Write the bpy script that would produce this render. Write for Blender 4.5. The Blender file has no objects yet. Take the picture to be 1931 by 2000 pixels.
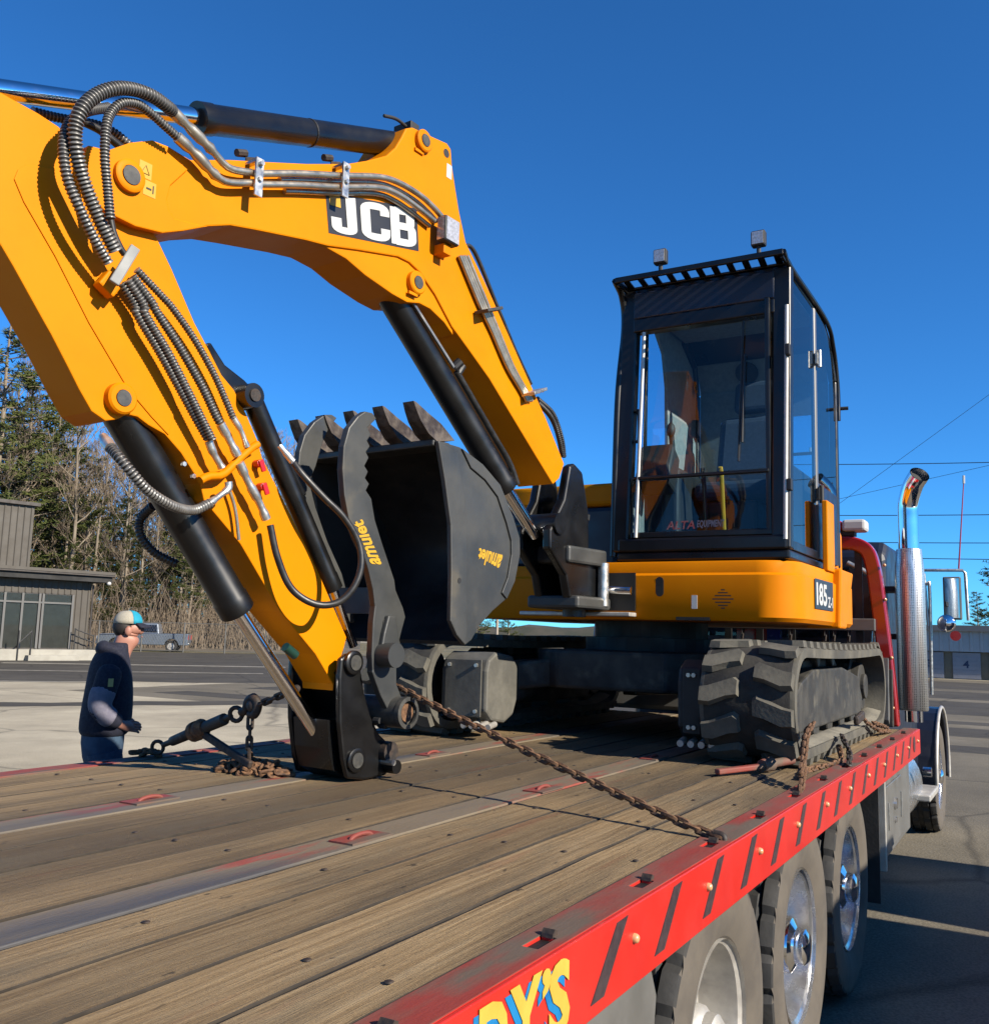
# Yellow tracked excavator chained down on a red rollback truck, parking lot behind.
import bpy, bmesh, math, random
from mathutils import Vector, Matrix, noise as mnoise
random.seed(7)
sc = bpy.context.scene
col = sc.collection
V = Vector
R = math.radians

# ------------------------------------------------------------------ camera
cam_d = bpy.data.cameras.new('camera')
cam = bpy.data.objects.new('camera', cam_d)
col.objects.link(cam)
cam_d.sensor_fit = 'HORIZONTAL'
cam_d.sensor_width = 36.0
cam_d.lens = 34.49
cam_d.clip_start = 0.05
cam_d.clip_end = 2000
cam.matrix_world = Matrix(((0.50037, -0.125147, -0.856719, 0.0),
                           (-0.865398, -0.041703, -0.499347, 0.0),
                           (0.026764, 0.991261, -0.129169, 1.70),
                           (0, 0, 0, 1)))
sc.camera = cam

# ------------------------------------------------------------------ light
SUN_TO = V((-0.10, -1.0, 0.58)).normalized()       # direction towards the sun
SUN_EL = math.asin(SUN_TO.z)
SUN_AZ = math.atan2(SUN_TO.x, SUN_TO.y)            # clockwise from +Y
world = bpy.data.worlds.new('World')
sc.world = world
world.use_nodes = True
wn = world.node_tree
wn.nodes.clear()
sky = wn.nodes.new('ShaderNodeTexSky')
sky.sky_type = 'NISHITA'
sky.sun_disc = False
sky.sun_elevation = SUN_EL
sky.sun_rotation = SUN_AZ
sky.altitude = 2500
sky.air_density = 1.0
sky.dust_density = 0.0
sky.ozone_density = 1.6
tint = wn.nodes.new('ShaderNodeMix')                # the camera's cool white balance on a deep winter sky
tint.data_type = 'RGBA'
tint.blend_type = 'MULTIPLY'
tint.inputs[0].default_value = 1.0
tint.inputs[7].default_value = (0.27, 0.87, 1.45, 1)
bg = wn.nodes.new('ShaderNodeBackground')
bg.inputs['Strength'].default_value = 0.062
wo = wn.nodes.new('ShaderNodeOutputWorld')
wn.links.new(sky.outputs[0], tint.inputs[6])
wn.links.new(tint.outputs[2], bg.inputs['Color'])
wn.links.new(bg.outputs[0], wo.inputs['Surface'])
sun_d = bpy.data.lights.new('sun', 'SUN')
sun_d.energy = 4.9
sun_d.angle = R(0.5)
sun_d.color = (1.0, 0.91, 0.77)
sun = bpy.data.objects.new('sun', sun_d)
col.objects.link(sun)
sun.rotation_euler = SUN_TO.to_track_quat('Z', 'Y').to_euler()
sun.location = (0, -20, 20)
sc.view_settings.view_transform = 'Standard'
sc.view_settings.look = 'None'
sc.view_settings.exposure = 1.1
sc.view_settings.gamma = 1.0

# ------------------------------------------------------------------ materials
MATS = {}
ALB = 0.5


def nd(nt, t, **k):
    n = nt.nodes.new(t)
    for a, b in k.items():
        setattr(n, a, b)
    return n


def pmat(name, c1, c2=None, ns=4.0, cut=(0.42, 0.62), rough=0.5, rvar=0.12, metal=0.0,
         bump=0.0, bs=60.0, coat=0.0, spec=0.5, stretch=(1, 1, 1), rnd=0.0, detail=8.0, c3=None, cut3=(0.6, 0.7), ns3=1.3):
    if name in MATS:
        return MATS[name]
    if metal < 0.5:                                   # paints, rubber, wood and stone at real-world reflectance
        k_ = ALB
        c1 = tuple(v * k_ for v in c1)
        c2 = None if c2 is None else tuple(v * k_ for v in c2)
        c3 = None if c3 is None else tuple(v * k_ for v in c3)
    m = bpy.data.materials.new(name)
    m.use_nodes = True
    nt = m.node_tree
    bs_ = nt.nodes['Principled BSDF']
    L = nt.links.new
    tc = nd(nt, 'ShaderNodeTexCoord')
    mp = nd(nt, 'ShaderNodeMapping')
    mp.inputs['Scale'].default_value = stretch
    L(tc.outputs['Object'], mp.inputs['Vector'])
    vec = mp.outputs[0]
    if rnd:
        oi = nd(nt, 'ShaderNodeObjectInfo')
        ml = nd(nt, 'ShaderNodeMath', operation='MULTIPLY')
        ml.inputs[1].default_value = 37.0
        L(oi.outputs['Random'], ml.inputs[0])
        ad = nd(nt, 'ShaderNodeVectorMath', operation='ADD')
        L(vec, ad.inputs[0])
        L(ml.outputs[0], ad.inputs[1])
        vec = ad.outputs[0]
    out = None
    if c2 is not None:
        nz = nd(nt, 'ShaderNodeTexNoise')
        nz.inputs['Scale'].default_value = ns
        nz.inputs['Detail'].default_value = detail
        nz.inputs['Roughness'].default_value = 0.62
        L(vec, nz.inputs['Vector'])
        rp = nd(nt, 'ShaderNodeValToRGB')
        rp.color_ramp.elements[0].position = cut[0]
        rp.color_ramp.elements[1].position = cut[1]
        rp.color_ramp.elements[0].color = (*c1, 1)
        rp.color_ramp.elements[1].color = (*c2, 1)
        L(nz.outputs['Fac'], rp.inputs[0])
        out = rp.outputs[0]
        if c3 is not None:
            n3 = nd(nt, 'ShaderNodeTexNoise')
            n3.inputs['Scale'].default_value = ns3
            n3.inputs['Detail'].default_value = 6
            L(vec, n3.inputs['Vector'])
            r3 = nd(nt, 'ShaderNodeValToRGB')
            r3.color_ramp.elements[0].position = cut3[0]
            r3.color_ramp.elements[1].position = cut3[1]
            L(n3.outputs['Fac'], r3.inputs[0])
            mx = nd(nt, 'ShaderNodeMix', data_type='RGBA')
            L(r3.outputs[0], mx.inputs[0])
            L(out, mx.inputs[6])
            mx.inputs[7].default_value = (*c3, 1)
            out = mx.outputs[2]
        if rnd:
            hv = nd(nt, 'ShaderNodeHueSaturation')
            mr = nd(nt, 'ShaderNodeMapRange')
            mr.inputs[3].default_value = 1 - rnd
            mr.inputs[4].default_value = 1 + rnd
            L(oi.outputs['Random'], mr.inputs[0])
            L(mr.outputs[0], hv.inputs['Value'])
            L(out, hv.inputs['Color'])
            out = hv.outputs[0]
        L(out, bs_.inputs['Base Color'])
    else:
        bs_.inputs['Base Color'].default_value = (*c1, 1)
    bs_.inputs['Metallic'].default_value = metal
    bs_.inputs['Specular IOR Level'].default_value = spec
    if rvar:
        n2 = nd(nt, 'ShaderNodeTexNoise')
        n2.inputs['Scale'].default_value = ns * 1.7
        n2.inputs['Detail'].default_value = 5
        L(vec, n2.inputs['Vector'])
        mr2 = nd(nt, 'ShaderNodeMapRange')
        mr2.inputs[1].default_value = 0.3
        mr2.inputs[2].default_value = 0.7
        mr2.inputs[3].default_value = max(0.02, rough - rvar)
        mr2.inputs[4].default_value = min(1.0, rough + rvar)
        L(n2.outputs['Fac'], mr2.inputs[0])
        L(mr2.outputs[0], bs_.inputs['Roughness'])
    else:
        bs_.inputs['Roughness'].default_value = rough
    bs_.inputs['Coat Weight'].default_value = coat
    bs_.inputs['Coat Roughness'].default_value = 0.08
    if bump:
        n4 = nd(nt, 'ShaderNodeTexNoise')
        n4.inputs['Scale'].default_value = bs
        n4.inputs['Detail'].default_value = 6
        L(vec, n4.inputs['Vector'])
        bp = nd(nt, 'ShaderNodeBump')
        bp.inputs['Strength'].default_value = bump
        bp.inputs['Distance'].default_value = 0.01
        L(n4.outputs['Fac'], bp.inputs['Height'])
        L(bp.outputs[0], bs_.inputs['Normal'])
    MATS[name] = m
    return m


def glass_mat(name, tint, gl=0.9, rough=0.01):
    if name in MATS:
        return MATS[name]
    m = bpy.data.materials.new(name)
    m.use_nodes = True
    nt = m.node_tree
    nt.nodes.clear()
    L = nt.links.new
    tr = nd(nt, 'ShaderNodeBsdfTransparent')
    tr.inputs[0].default_value = (*tint, 1)
    gg = nd(nt, 'ShaderNodeBsdfGlossy')
    gg.inputs['Roughness'].default_value = rough
    gg.inputs['Color'].default_value = (gl, gl, gl, 1)
    fr = nd(nt, 'ShaderNodeFresnel')
    fr.inputs['IOR'].default_value = 1.5
    mx = nd(nt, 'ShaderNodeMixShader')
    ge = nd(nt, 'ShaderNodeNewGeometry')              # the exit face adds no second reflection
    iv = nd(nt, 'ShaderNodeMath', operation='SUBTRACT')
    iv.inputs[0].default_value = 1.0
    L(ge.outputs['Backfacing'], iv.inputs[1])
    mu = nd(nt, 'ShaderNodeMath', operation='MULTIPLY')
    L(fr.outputs[0], mu.inputs[0])
    L(iv.outputs[0], mu.inputs[1])
    L(mu.outputs[0], mx.inputs[0])
    L(tr.outputs[0], mx.inputs[1])
    L(gg.outputs[0], mx.inputs[2])
    o = nd(nt, 'ShaderNodeOutputMaterial')
    L(mx.outputs[0], o.inputs['Surface'])
    MATS[name] = m
    return m


YEL = pmat('yellow_paint', (1.04, 0.322, 0.0), (0.99, 0.292, 0.0), ns=2.2, rough=0.5, rvar=0.08, coat=0.0, spec=0.09, bump=0.012, bs=25)
BLK = pmat('black_paint', (0.0065, 0.0065, 0.007), (0.011, 0.011, 0.011), ns=5, rough=0.34, rvar=0.1, coat=0.1, spec=0.4)
BLKM = pmat('black_plastic', (0.014, 0.014, 0.015), (0.022, 0.022, 0.022), ns=9, rough=0.6, rvar=0.1)
BKT = pmat('bucket_steel', (0.046, 0.049, 0.048), (0.074, 0.075, 0.070), ns=3.5, rough=0.52, rvar=0.14, bump=0.05, bs=45,
           c3=(0.13, 0.115, 0.085), cut3=(0.62, 0.74), ns3=5.0)
BKTI = pmat('bucket_inner_shade', (0.016, 0.016, 0.017), (0.035, 0.033, 0.030), ns=6, rough=0.6)  # shell coloured darker to stand in for shade inside the bucket
WORN = pmat('worn_tooth_steel', (0.045, 0.028, 0.020), (0.17, 0.135, 0.105), ns=18, rough=0.55, metal=0.2, bump=0.15, bs=70)
CHR = pmat('chrome', (0.82, 0.82, 0.84), rough=0.08, rvar=0.05, metal=1.0, ns=8)
STEEL = pmat('zinc_steel', (0.55, 0.54, 0.50), (0.42, 0.40, 0.36), ns=25, rough=0.36, metal=0.85)
PIPE = pmat('plated_pipe', (0.42, 0.37, 0.29), (0.33, 0.29, 0.23), ns=12, rough=0.33, metal=0.8)
HOSE = pmat('hose_guard', (0.085, 0.082, 0.078), (0.14, 0.135, 0.125), ns=30, rough=0.4, rvar=0.1)
HOSEB = pmat('black_hose', (0.02, 0.019, 0.018), (0.035, 0.033, 0.03), ns=20, rough=0.45)
PINM = pmat('pin_grey', (0.075, 0.075, 0.072), (0.12, 0.115, 0.10), ns=30, rough=0.5, metal=0.3)
RUST = pmat('rusty_iron', (0.13, 0.060, 0.026), (0.30, 0.15, 0.065), ns=40, rough=0.85, bump=0.2, bs=120, c3=(0.045, 0.028, 0.020), cut3=(0.52, 0.62), ns3=16)
RUSTD = pmat('dark_iron', (0.022, 0.016, 0.013), (0.07, 0.042, 0.026), ns=30, rough=0.7, bump=0.2, bs=100)
RED = pmat('red_paint', (0.80, 0.034, 0.020), (0.72, 0.028, 0.018), ns=3, rough=0.4, coat=0.15, bump=0.02, bs=20)
REDW = pmat('worn_red_paint', (0.36, 0.045, 0.030), (0.25, 0.10, 0.070), ns=7, cut=(0.40, 0.62), rough=0.7, stretch=(0.35, 1.4, 1), bump=0.1, bs=90,
            c3=(0.17, 0.12, 0.085), cut3=(0.52, 0.62), ns3=6)
STRIP = pmat('strip_steel_worn', (0.40, 0.085, 0.055), (0.26, 0.205, 0.135), ns=3.6, cut=(0.38, 0.47), rough=0.65, stretch=(0.45, 3.0, 1), bump=0.25, bs=60,
             c3=(0.105, 0.10, 0.10), cut3=(0.54, 0.66), ns3=1.1)
DKRED = pmat('dark_red_paint', (0.52, 0.014, 0.012), (0.46, 0.012, 0.010), ns=3, rough=0.22, coat=0.5)
TAPE = pmat('reflective_tape', (0.065, 0.045, 0.050), (0.09, 0.06, 0.062), ns=30, rough=0.4)
RUB = pmat('track_rubber', (0.085, 0.080, 0.066), (0.19, 0.175, 0.135), ns=5, cut=(0.38, 0.66), rough=0.85, bump=0.15, bs=60, c3=(0.20, 0.185, 0.145), cut3=(0.60, 0.75), ns3=9)
RUBD = pmat('dusty_rubber', (0.36, 0.33, 0.255), (0.26, 0.24, 0.19), ns=9, rough=0.9, bump=0.2, bs=70)
TYRE = pmat('tyre_rubber', (0.022, 0.022, 0.023), (0.045, 0.043, 0.040), ns=6, rough=0.75, bump=0.1, bs=70)
TYRED = pmat('tyre_sidewall_dust', (0.16, 0.135, 0.105), (0.115, 0.098, 0.08), ns=5, rough=0.85, bump=0.05, bs=50)
ALU = pmat('dull_aluminium', (0.46, 0.44, 0.40), (0.36, 0.34, 0.31), ns=9, rough=0.5, metal=0.55)
GREYM = pmat('grey_box_metal', (0.30, 0.295, 0.28), (0.24, 0.235, 0.22), ns=4, rough=0.42, metal=0.35, bump=0.02, bs=20)
UNDER = pmat('undercarriage_grey', (0.030, 0.029, 0.026), (0.075, 0.070, 0.058), ns=6, rough=0.7, bump=0.1, bs=50, c3=(0.16, 0.145, 0.11), cut3=(0.60, 0.74), ns3=7)
BELT = pmat('track_belt_shade', (0.022, 0.021, 0.019), (0.055, 0.050, 0.040), ns=7, rough=0.85, bump=0.15, bs=60)  # belt face darkened in colour for the shade between lugs
DARK = pmat('dark_chassis', (0.010, 0.010, 0.010), (0.02, 0.019, 0.018), ns=5, rough=0.6)
BLUE = pmat('blue_truck_paint', (0.015, 0.035, 0.20), rough=0.25, coat=0.6, rvar=0.04)
NAVY = pmat('navy_panel', (0.012, 0.016, 0.035), rough=0.4)
WHITE = pmat('white_paint', (0.80, 0.80, 0.78), (0.72, 0.72, 0.70), ns=6, rough=0.5)
DECALK = pmat('decal_charcoal', (0.035, 0.036, 0.040), rough=0.4, rvar=0.04)
DECALY = pmat('decal_yellow', (0.82, 0.46, 0.02), rough=0.45, rvar=0.04)
LTYEL = pmat('letter_yellow', (0.85, 0.60, 0.09), (0.86, 0.52, 0.07), ns=10, rough=0.45)
LTBLU = pmat('letter_blue', (0.012, 0.28, 0.66), (0.01, 0.18, 0.50), ns=12, rough=0.45)
LENS = pmat('lamp_lens', (0.42, 0.40, 0.38), (0.62, 0.60, 0.58), ns=90, rough=0.15, metal=0.5)
AMBER = pmat('amber_marker', (0.90, 0.48, 0.22), rough=0.25, rvar=0.03, coat=0.5)
SEATM = pmat('seat_cloth', (0.045, 0.065, 0.11), (0.06, 0.08, 0.13), ns=40, rough=0.85)
LINER = pmat('cab_liner', (0.36, 0.37, 0.36), (0.30, 0.31, 0.31), ns=30, rough=0.85)
GLS = glass_mat('tinted_glass', (0.86, 0.96, 1.0))
GLSD = glass_mat('dark_tinted_glass', (0.74, 0.84, 0.88))
REDPL = pmat('red_plastic', (0.75, 0.012, 0.010), rough=0.3, rvar=0.03, coat=0.4)


def wood_material():
    m = bpy.data.materials.new('weathered_wood')
    m.use_nodes = True
    nt = m.node_tree
    L = nt.links.new
    b = nt.nodes['Principled BSDF']
    tc = nd(nt, 'ShaderNodeTexCoord')
    oi = nd(nt, 'ShaderNodeObjectInfo')
    ml = nd(nt, 'ShaderNodeMath', operation='MULTIPLY')
    ml.inputs[1].default_value = 53.0
    L(oi.outputs['Random'], ml.inputs[0])
    ad = nd(nt, 'ShaderNodeVectorMath', operation='ADD')
    L(tc.outputs['Object'], ad.inputs[0])
    L(ml.outputs[0], ad.inputs[1])

    def noise(scale, st, det=8, ro=0.6, src=None):
        mp = nd(nt, 'ShaderNodeMapping')
        mp.inputs['Scale'].default_value = st
        L(src or ad.outputs[0], mp.inputs['Vector'])
        n = nd(nt, 'ShaderNodeTexNoise')
        n.inputs['Scale'].default_value = scale
        n.inputs['Detail'].default_value = det
        n.inputs['Roughness'].default_value = ro
        L(mp.outputs[0], n.inputs['Vector'])
        return n.outputs['Fac']

    def ramp(fac, *els):
        r = nd(nt, 'ShaderNodeValToRGB')
        e = r.color_ramp.elements
        e[0].position, e[0].color = els[0][0], (*els[0][1], 1)
        e[1].position, e[1].color = els[-1][0], (*els[-1][1], 1)
        for p, c in els[1:-1]:
            k = e.new(p)
            k.color = (*c, 1)
        L(fac, r.inputs[0])
        return r.outputs[0]

    def mixc(f, a, c, blend='MIX'):
        x = nd(nt, 'ShaderNodeMix', data_type='RGBA', blend_type=blend)
        if isinstance(f, float):
            x.inputs[0].default_value = f
        else:
            L(f, x.inputs[0])
        L(a, x.inputs[6])
        if isinstance(c, tuple):
            x.inputs[7].default_value = (*c, 1)
        else:
            L(c, x.inputs[7])
        return x.outputs[2]
    grain = noise(3.0, (0.7, 26, 26), 10, 0.65)
    base = ramp(grain, (0.26, (0.17, 0.115, 0.060)), (0.42, (0.40, 0.30, 0.175)), (0.58, (0.55, 0.435, 0.275)), (0.76, (0.66, 0.55, 0.38)))
    fine = noise(9.0, (1.6, 60, 60), 6, 0.7)
    base = mixc(0.55, base, ramp(fine, (0.3, (0.55, 0.53, 0.50)), (0.7, (1.0, 1.0, 1.0))), 'MULTIPLY')
    # dark oily tracks worn along the deck, and grey weathering blotches
    stain = noise(0.9, (0.45, 2.6, 1), 7, 0.6, tc.outputs['Object'])
    base = mixc(ramp(stain, (0.46, (0, 0, 0)), (0.64, (0.82, 0.82, 0.82))), base, (0.15, 0.125, 0.09))
    # the middle lane between the steel strips is dark with years of machine tracks
    sep = nd(nt, 'ShaderNodeSeparateXYZ')
    L(tc.outputs['Generated'], sep.inputs[0])
    geo = nd(nt, 'ShaderNodeNewGeometry')
    sp = nd(nt, 'ShaderNodeSeparateXYZ')
    L(geo.outputs['Position'], sp.inputs[0])
    wob = noise(1.3, (0.8, 2.0, 1), 5, 0.6, geo.outputs['Position'])
    ya = nd(nt, 'ShaderNodeMath', operation='MULTIPLY_ADD')
    L(wob, ya.inputs[0])
    ya.inputs[1].default_value = 0.9
    L(sp.outputs[1], ya.inputs[2])
    yb = nd(nt, 'ShaderNodeMath', operation='SUBTRACT')
    L(ya.outputs[0], yb.inputs[0])
    yb.inputs[1].default_value = 2.50
    yc = nd(nt, 'ShaderNodeMath', operation='ABSOLUTE')
    L(yb.outputs[0], yc.inputs[0])
    lane = ramp(yc.outputs[0], (0.10, (0.72, 0.72, 0.72)), (0.50, (0.0, 0.0, 0.0)))
    base = mixc(lane, base, (0.155, 0.120, 0.078))
    rs = noise(2.4, (0.35, 3.2, 1), 6, 0.6, geo.outputs['Position'])
    base = mixc(ramp(rs, (0.62, (0, 0, 0)), (0.72, (0.5, 0.5, 0.5))), base, (0.33, 0.13, 0.08))
    spots = noise(14.0, (1, 2.2, 1), 4, 0.5)
    base = mixc(ramp(spots, (0.68, (0, 0, 0)), (0.74, (0.8, 0.8, 0.8))), base, (0.05, 0.040, 0.030))
    ol = noise(2.2, (0.8, 3, 1), 5)
    base = mixc(ramp(ol, (0.52, (0, 0, 0)), (0.68, (0.5, 0.5, 0.5))), base, (0.235, 0.215, 0.165))
    hv = nd(nt, 'ShaderNodeHueSaturation')
    mr = nd(nt, 'ShaderNodeMapRange')
    mr.inputs[3].default_value = 0.78
    mr.inputs[4].default_value = 1.16
    L(oi.outputs['Random'], mr.inputs[0])
    L(mr.outputs[0], hv.inputs['Value'])
    L(base, hv.inputs['Color'])
    wm = nd(nt, 'ShaderNodeMix', data_type='RGBA', blend_type='MULTIPLY')
    wm.inputs[0].default_value = 1.0
    wm.inputs[7].default_value = (0.52, 0.465, 0.385, 1)
    L(hv.outputs[0], wm.inputs[6])
    L(wm.outputs[2], b.inputs['Base Color'])
    b.inputs['Roughness'].default_value = 0.82
    b.inputs['Specular IOR Level'].default_value = 0.3
    bp = nd(nt, 'ShaderNodeBump')
    bp.inputs['Strength'].default_value = 0.7
    bp.inputs['Distance'].default_value = 0.006
    hs = nd(nt, 'ShaderNodeMath', operation='ADD')
    L(grain, hs.inputs[0])
    L(fine, hs.inputs[1])
    L(hs.outputs[0], bp.inputs['Height'])
    L(bp.outputs[0], b.inputs['Normal'])
    return m


WOOD = wood_material()
WOODE = pmat('dark_plank_edge', (0.035, 0.026, 0.017), (0.07, 0.052, 0.034), ns=12, rough=0.95)  # plank sides coloured darker so the gaps read dark
RIDGE = pmat('hose_ridge_glint', (0.30, 0.29, 0.27), (0.22, 0.21, 0.195), ns=30, rough=0.38, metal=0.3)  # ridge colour lightened to stand in for glints
GROOVE = pmat('hose_groove_shade', (0.018, 0.017, 0.016), rough=0.6)  # groove colour darkened to stand in for shade between ribs

# ------------------------------------------------------------------ helpers
ORG = {}
XF = []            # optional rotation applied to everything built (the swung boom)


def link(o, parent=None):
    col.objects.link(o)
    if parent is not None:
        o.parent = parent
        ORG[o.name] = ORG[parent.name]
    else:
        ORG[o.name] = V((0, 0, 0))
    return o


def tag(o, label, cat, group=None):
    o['label'] = label
    o['category'] = cat
    if group:
        o['group'] = group
    return o


def thing(name, loc, label, cat, group=None):
    o = bpy.data.objects.new(name, None)
    o.empty_display_size = 0.2
    col.objects.link(o)
    o.location = loc
    ORG[o.name] = V(loc)
    return tag(o, label, cat, group)


def catmull(pts, n=8):
    pts = [V(p) for p in pts]
    if len(pts) < 3:
        return pts
    P_ = [pts[0] * 2 - pts[1]] + pts + [pts[-1] * 2 - pts[-2]]
    out = []
    for i in range(1, len(P_) - 2):
        a, b, c, d = P_[i - 1:i + 3]
        for k in range(n):
            t = k / n
            out.append(0.5 * ((2 * b) + (c - a) * t + (2 * a - 5 * b + 4 * c - d) * t * t + (3 * b - a - 3 * c + d) * t ** 3))
    out.append(pts[-1])
    return out


def resample(pts, step):
    out = [pts[0]]
    acc = 0.0
    for a, b in zip(pts, pts[1:]):
        d = (b - a).length
        if d < 1e-9:
            continue
        while acc + d >= step:
            t = (step - acc) / d
            a = a + (b - a) * t
            out.append(a)
            d = (b - a).length
            acc = 0.0
        acc += d
    return out


class MB:
    def __init__(s):
        s.v, s.f = [], []

    def add(s, vs, fs):
        o = len(s.v)
        s.v += [V(v) for v in vs]
        s.f += [tuple(i + o for i in f) for f in fs]
        return s

    def box(s, lo, hi, m=None):
        x0, y0, z0 = lo
        x1, y1, z1 = hi
        vs = [V(p) for p in ((x0, y0, z0), (x1, y0, z0), (x1, y1, z0), (x0, y1, z0), (x0, y0, z1), (x1, y0, z1), (x1, y1, z1), (x0, y1, z1))]
        if m is not None:
            vs = [m @ v for v in vs]
        return s.add(vs, [(0, 3, 2, 1), (4, 5, 6, 7), (0, 1, 5, 4), (1, 2, 6, 5), (2, 3, 7, 6), (3, 0, 4, 7)])

    def cbox(s, c, sz, m=None):
        c = V(c)
        h = V(sz) / 2
        if m is None:
            return s.box(c - h, c + h)
        return s.box(-h, h, Matrix.Translation(c) @ m.to_4x4())

    def bar(s, a, b, w, h, up=(0, 0, 1)):
        a, b = V(a), V(b)
        d = (b - a)
        L = d.length
        x = d / L
        y = V(up).cross(x)
        if y.length < 1e-4:
            y = V((0, 1, 0)).cross(x)
        y.normalize()
        z = x.cross(y)
        m = Matrix((x, y, z)).transposed().to_4x4()
        m.translation = a
        return s.box((0, -w / 2, -h / 2), (L, w / 2, h / 2), m)

    def prism(s, xz, y0, y1):
        n = len(xz)
        vs = [(x, y0, z) for x, z in xz] + [(x, y1, z) for x, z in xz]
        return s.add(vs, [tuple(range(n)), tuple(range(2 * n - 1, n - 1, -1))] + [(i, i + n, (i + 1) % n + n, (i + 1) % n) for i in range(n)])

    def prismz(s, xy, z0, z1):
        n = len(xy)
        vs = [(x, y, z0) for x, y in xy] + [(x, y, z1) for x, y in xy]
        return s.add(vs, [tuple(range(n)), tuple(range(2 * n - 1, n - 1, -1))] + [(i, i + n, (i + 1) % n + n, (i + 1) % n) for i in range(n)])

    def loft(s, rings, caps=True, closed=True):
        n = len(rings[0])
        o = len(s.v)
        for r in rings:
            s.v += [V(p) for p in r]
        for i in range(len(rings) - 1):
            for j in range(n if closed else n - 1):
                k = (j + 1) % n
                s.f.append((o + i * n + j, o + i * n + k, o + (i + 1) * n + k, o + (i + 1) * n + j))
        if caps:
            s.f.append(tuple(o + j for j in range(n - 1, -1, -1)))
            e = o + (len(rings) - 1) * n
            s.f.append(tuple(e + j for j in range(n)))
        return s

    def tube(s, pts, r, n=10, caps=True):
        pts = [V(p) for p in pts]
        rs = r if isinstance(r, (list, tuple)) else [r] * len(pts)
        rings = []
        t0 = (pts[1] - pts[0]).normalized()
        u = t0.orthogonal().normalized()
        for i, p in enumerate(pts):
            t = (pts[min(i + 1, len(pts) - 1)] - pts[max(i - 1, 0)])
            if t.length < 1e-9:
                t = t0
            t.normalize()
            u = (u - t * u.dot(t))
            if u.length < 1e-6:
                u = t.orthogonal()
            u.normalize()
            w = t.cross(u)
            rings.append([p + (u * math.cos(a) + w * math.sin(a)) * rs[i] for a in (2 * math.pi * k / n for k in range(n))])
        return s.loft(rings, caps)

    def cyl(s, a, b, r, n=20, r2=None):
        return s.tube([a, b], [r, r if r2 is None else r2], n)

    def disc_y(s, c, r, y0, y1, n=24):
        return s.tube([(c[0], y0, c[2]), (c[0], y1, c[2])], r, n)

    def lathe(s, prof, c, axis='y', n=32, a0=0.0, caps=False):
        """prof: list of (radius, offset along axis)"""
        rings = []
        for r_, o_ in prof:
            ring = []
            for k in range(n):
                a = 2 * math.pi * k / n + a0
                ca, sa = r_ * math.cos(a), r_ * math.sin(a)
                if axis == 'y':
                    ring.append(V((c[0] + ca, c[1] + o_, c[2] + sa)))
                elif axis == 'z':
                    ring.append(V((c[0] + ca, c[1] + sa, c[2] + o_)))
                else:
                    ring.append(V((c[0] + o_, c[1] + ca, c[2] + sa)))
            rings.append(ring)
        return s.loft(rings, caps)

    def sphere(s, c, r, n=10, m=7):
        c = V(c)
        rr = r if isinstance(r, (tuple, list, Vector)) else (r, r, r)
        rings = []
        for i in range(m + 1):
            t = math.pi * i / m
            rad = max(math.sin(t), 0.02)
            rings.append([c + V((rr[0] * rad * math.cos(a), rr[1] * rad * math.sin(a), rr[2] * math.cos(t))) for a in (2 * math.pi * k / n for k in range(n))])
        return s.loft(rings, True)

    def mesh(s, name, mat, smooth=None, org=None):
        me = bpy.data.meshes.new(name)
        o = org or V((0, 0, 0))
        me.from_pydata([v - o for v in s.v], [], s.f)
        bm = bmesh.new()
        bm.from_mesh(me)
        bmesh.ops.recalc_face_normals(bm, faces=bm.faces)
        bm.to_mesh(me)
        bm.free()
        me.materials.append(mat)
        if smooth is not None:
            for p in me.polygons:
                p.use_smooth = True
            me.set_sharp_from_angle(angle=R(smooth))
        return me

    def build(s, name, mat, parent=None, smooth=None, bevel=0, seg=2):
        if XF:
            s.v = [XF[0] @ v for v in s.v]
        me = s.mesh(name, mat, smooth, ORG[parent.name] if parent else None)
        o = bpy.data.objects.new(name, me)
        link(o, parent)
        if bevel:
            md = o.modifiers.new('bevel', 'BEVEL')
            md.width = bevel
            md.segments = seg
            md.limit_method = 'ANGLE'
            md.angle_limit = R(40)
            md.harden_normals = False
        return o


def inst(name, me, parent, mw):
    o = bpy.data.objects.new(name, me)
    link(o, parent)
    if XF:
        mw = XF[0] @ mw
    o.matrix_basis = Matrix.Translation(-ORG[parent.name]) @ mw
    return o


def hose_mb(path, r, pitch=0.0115, n=10, depth=0.16):
    p = resample(catmull(path, 14), pitch / 4)
    rs = [r * (1.0 if (i % 4) < 2 else 1 - depth) for i in range(len(p))]
    return MB().tube(p, rs, n)


def frame(x, z, o):
    x = V(x).normalized()
    z = (V(z) - x * V(z).dot(x)).normalized()
    y = z.cross(x)
    m = Matrix((x, y, z)).transposed().to_4x4()
    m.translation = V(o)
    return m


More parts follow.
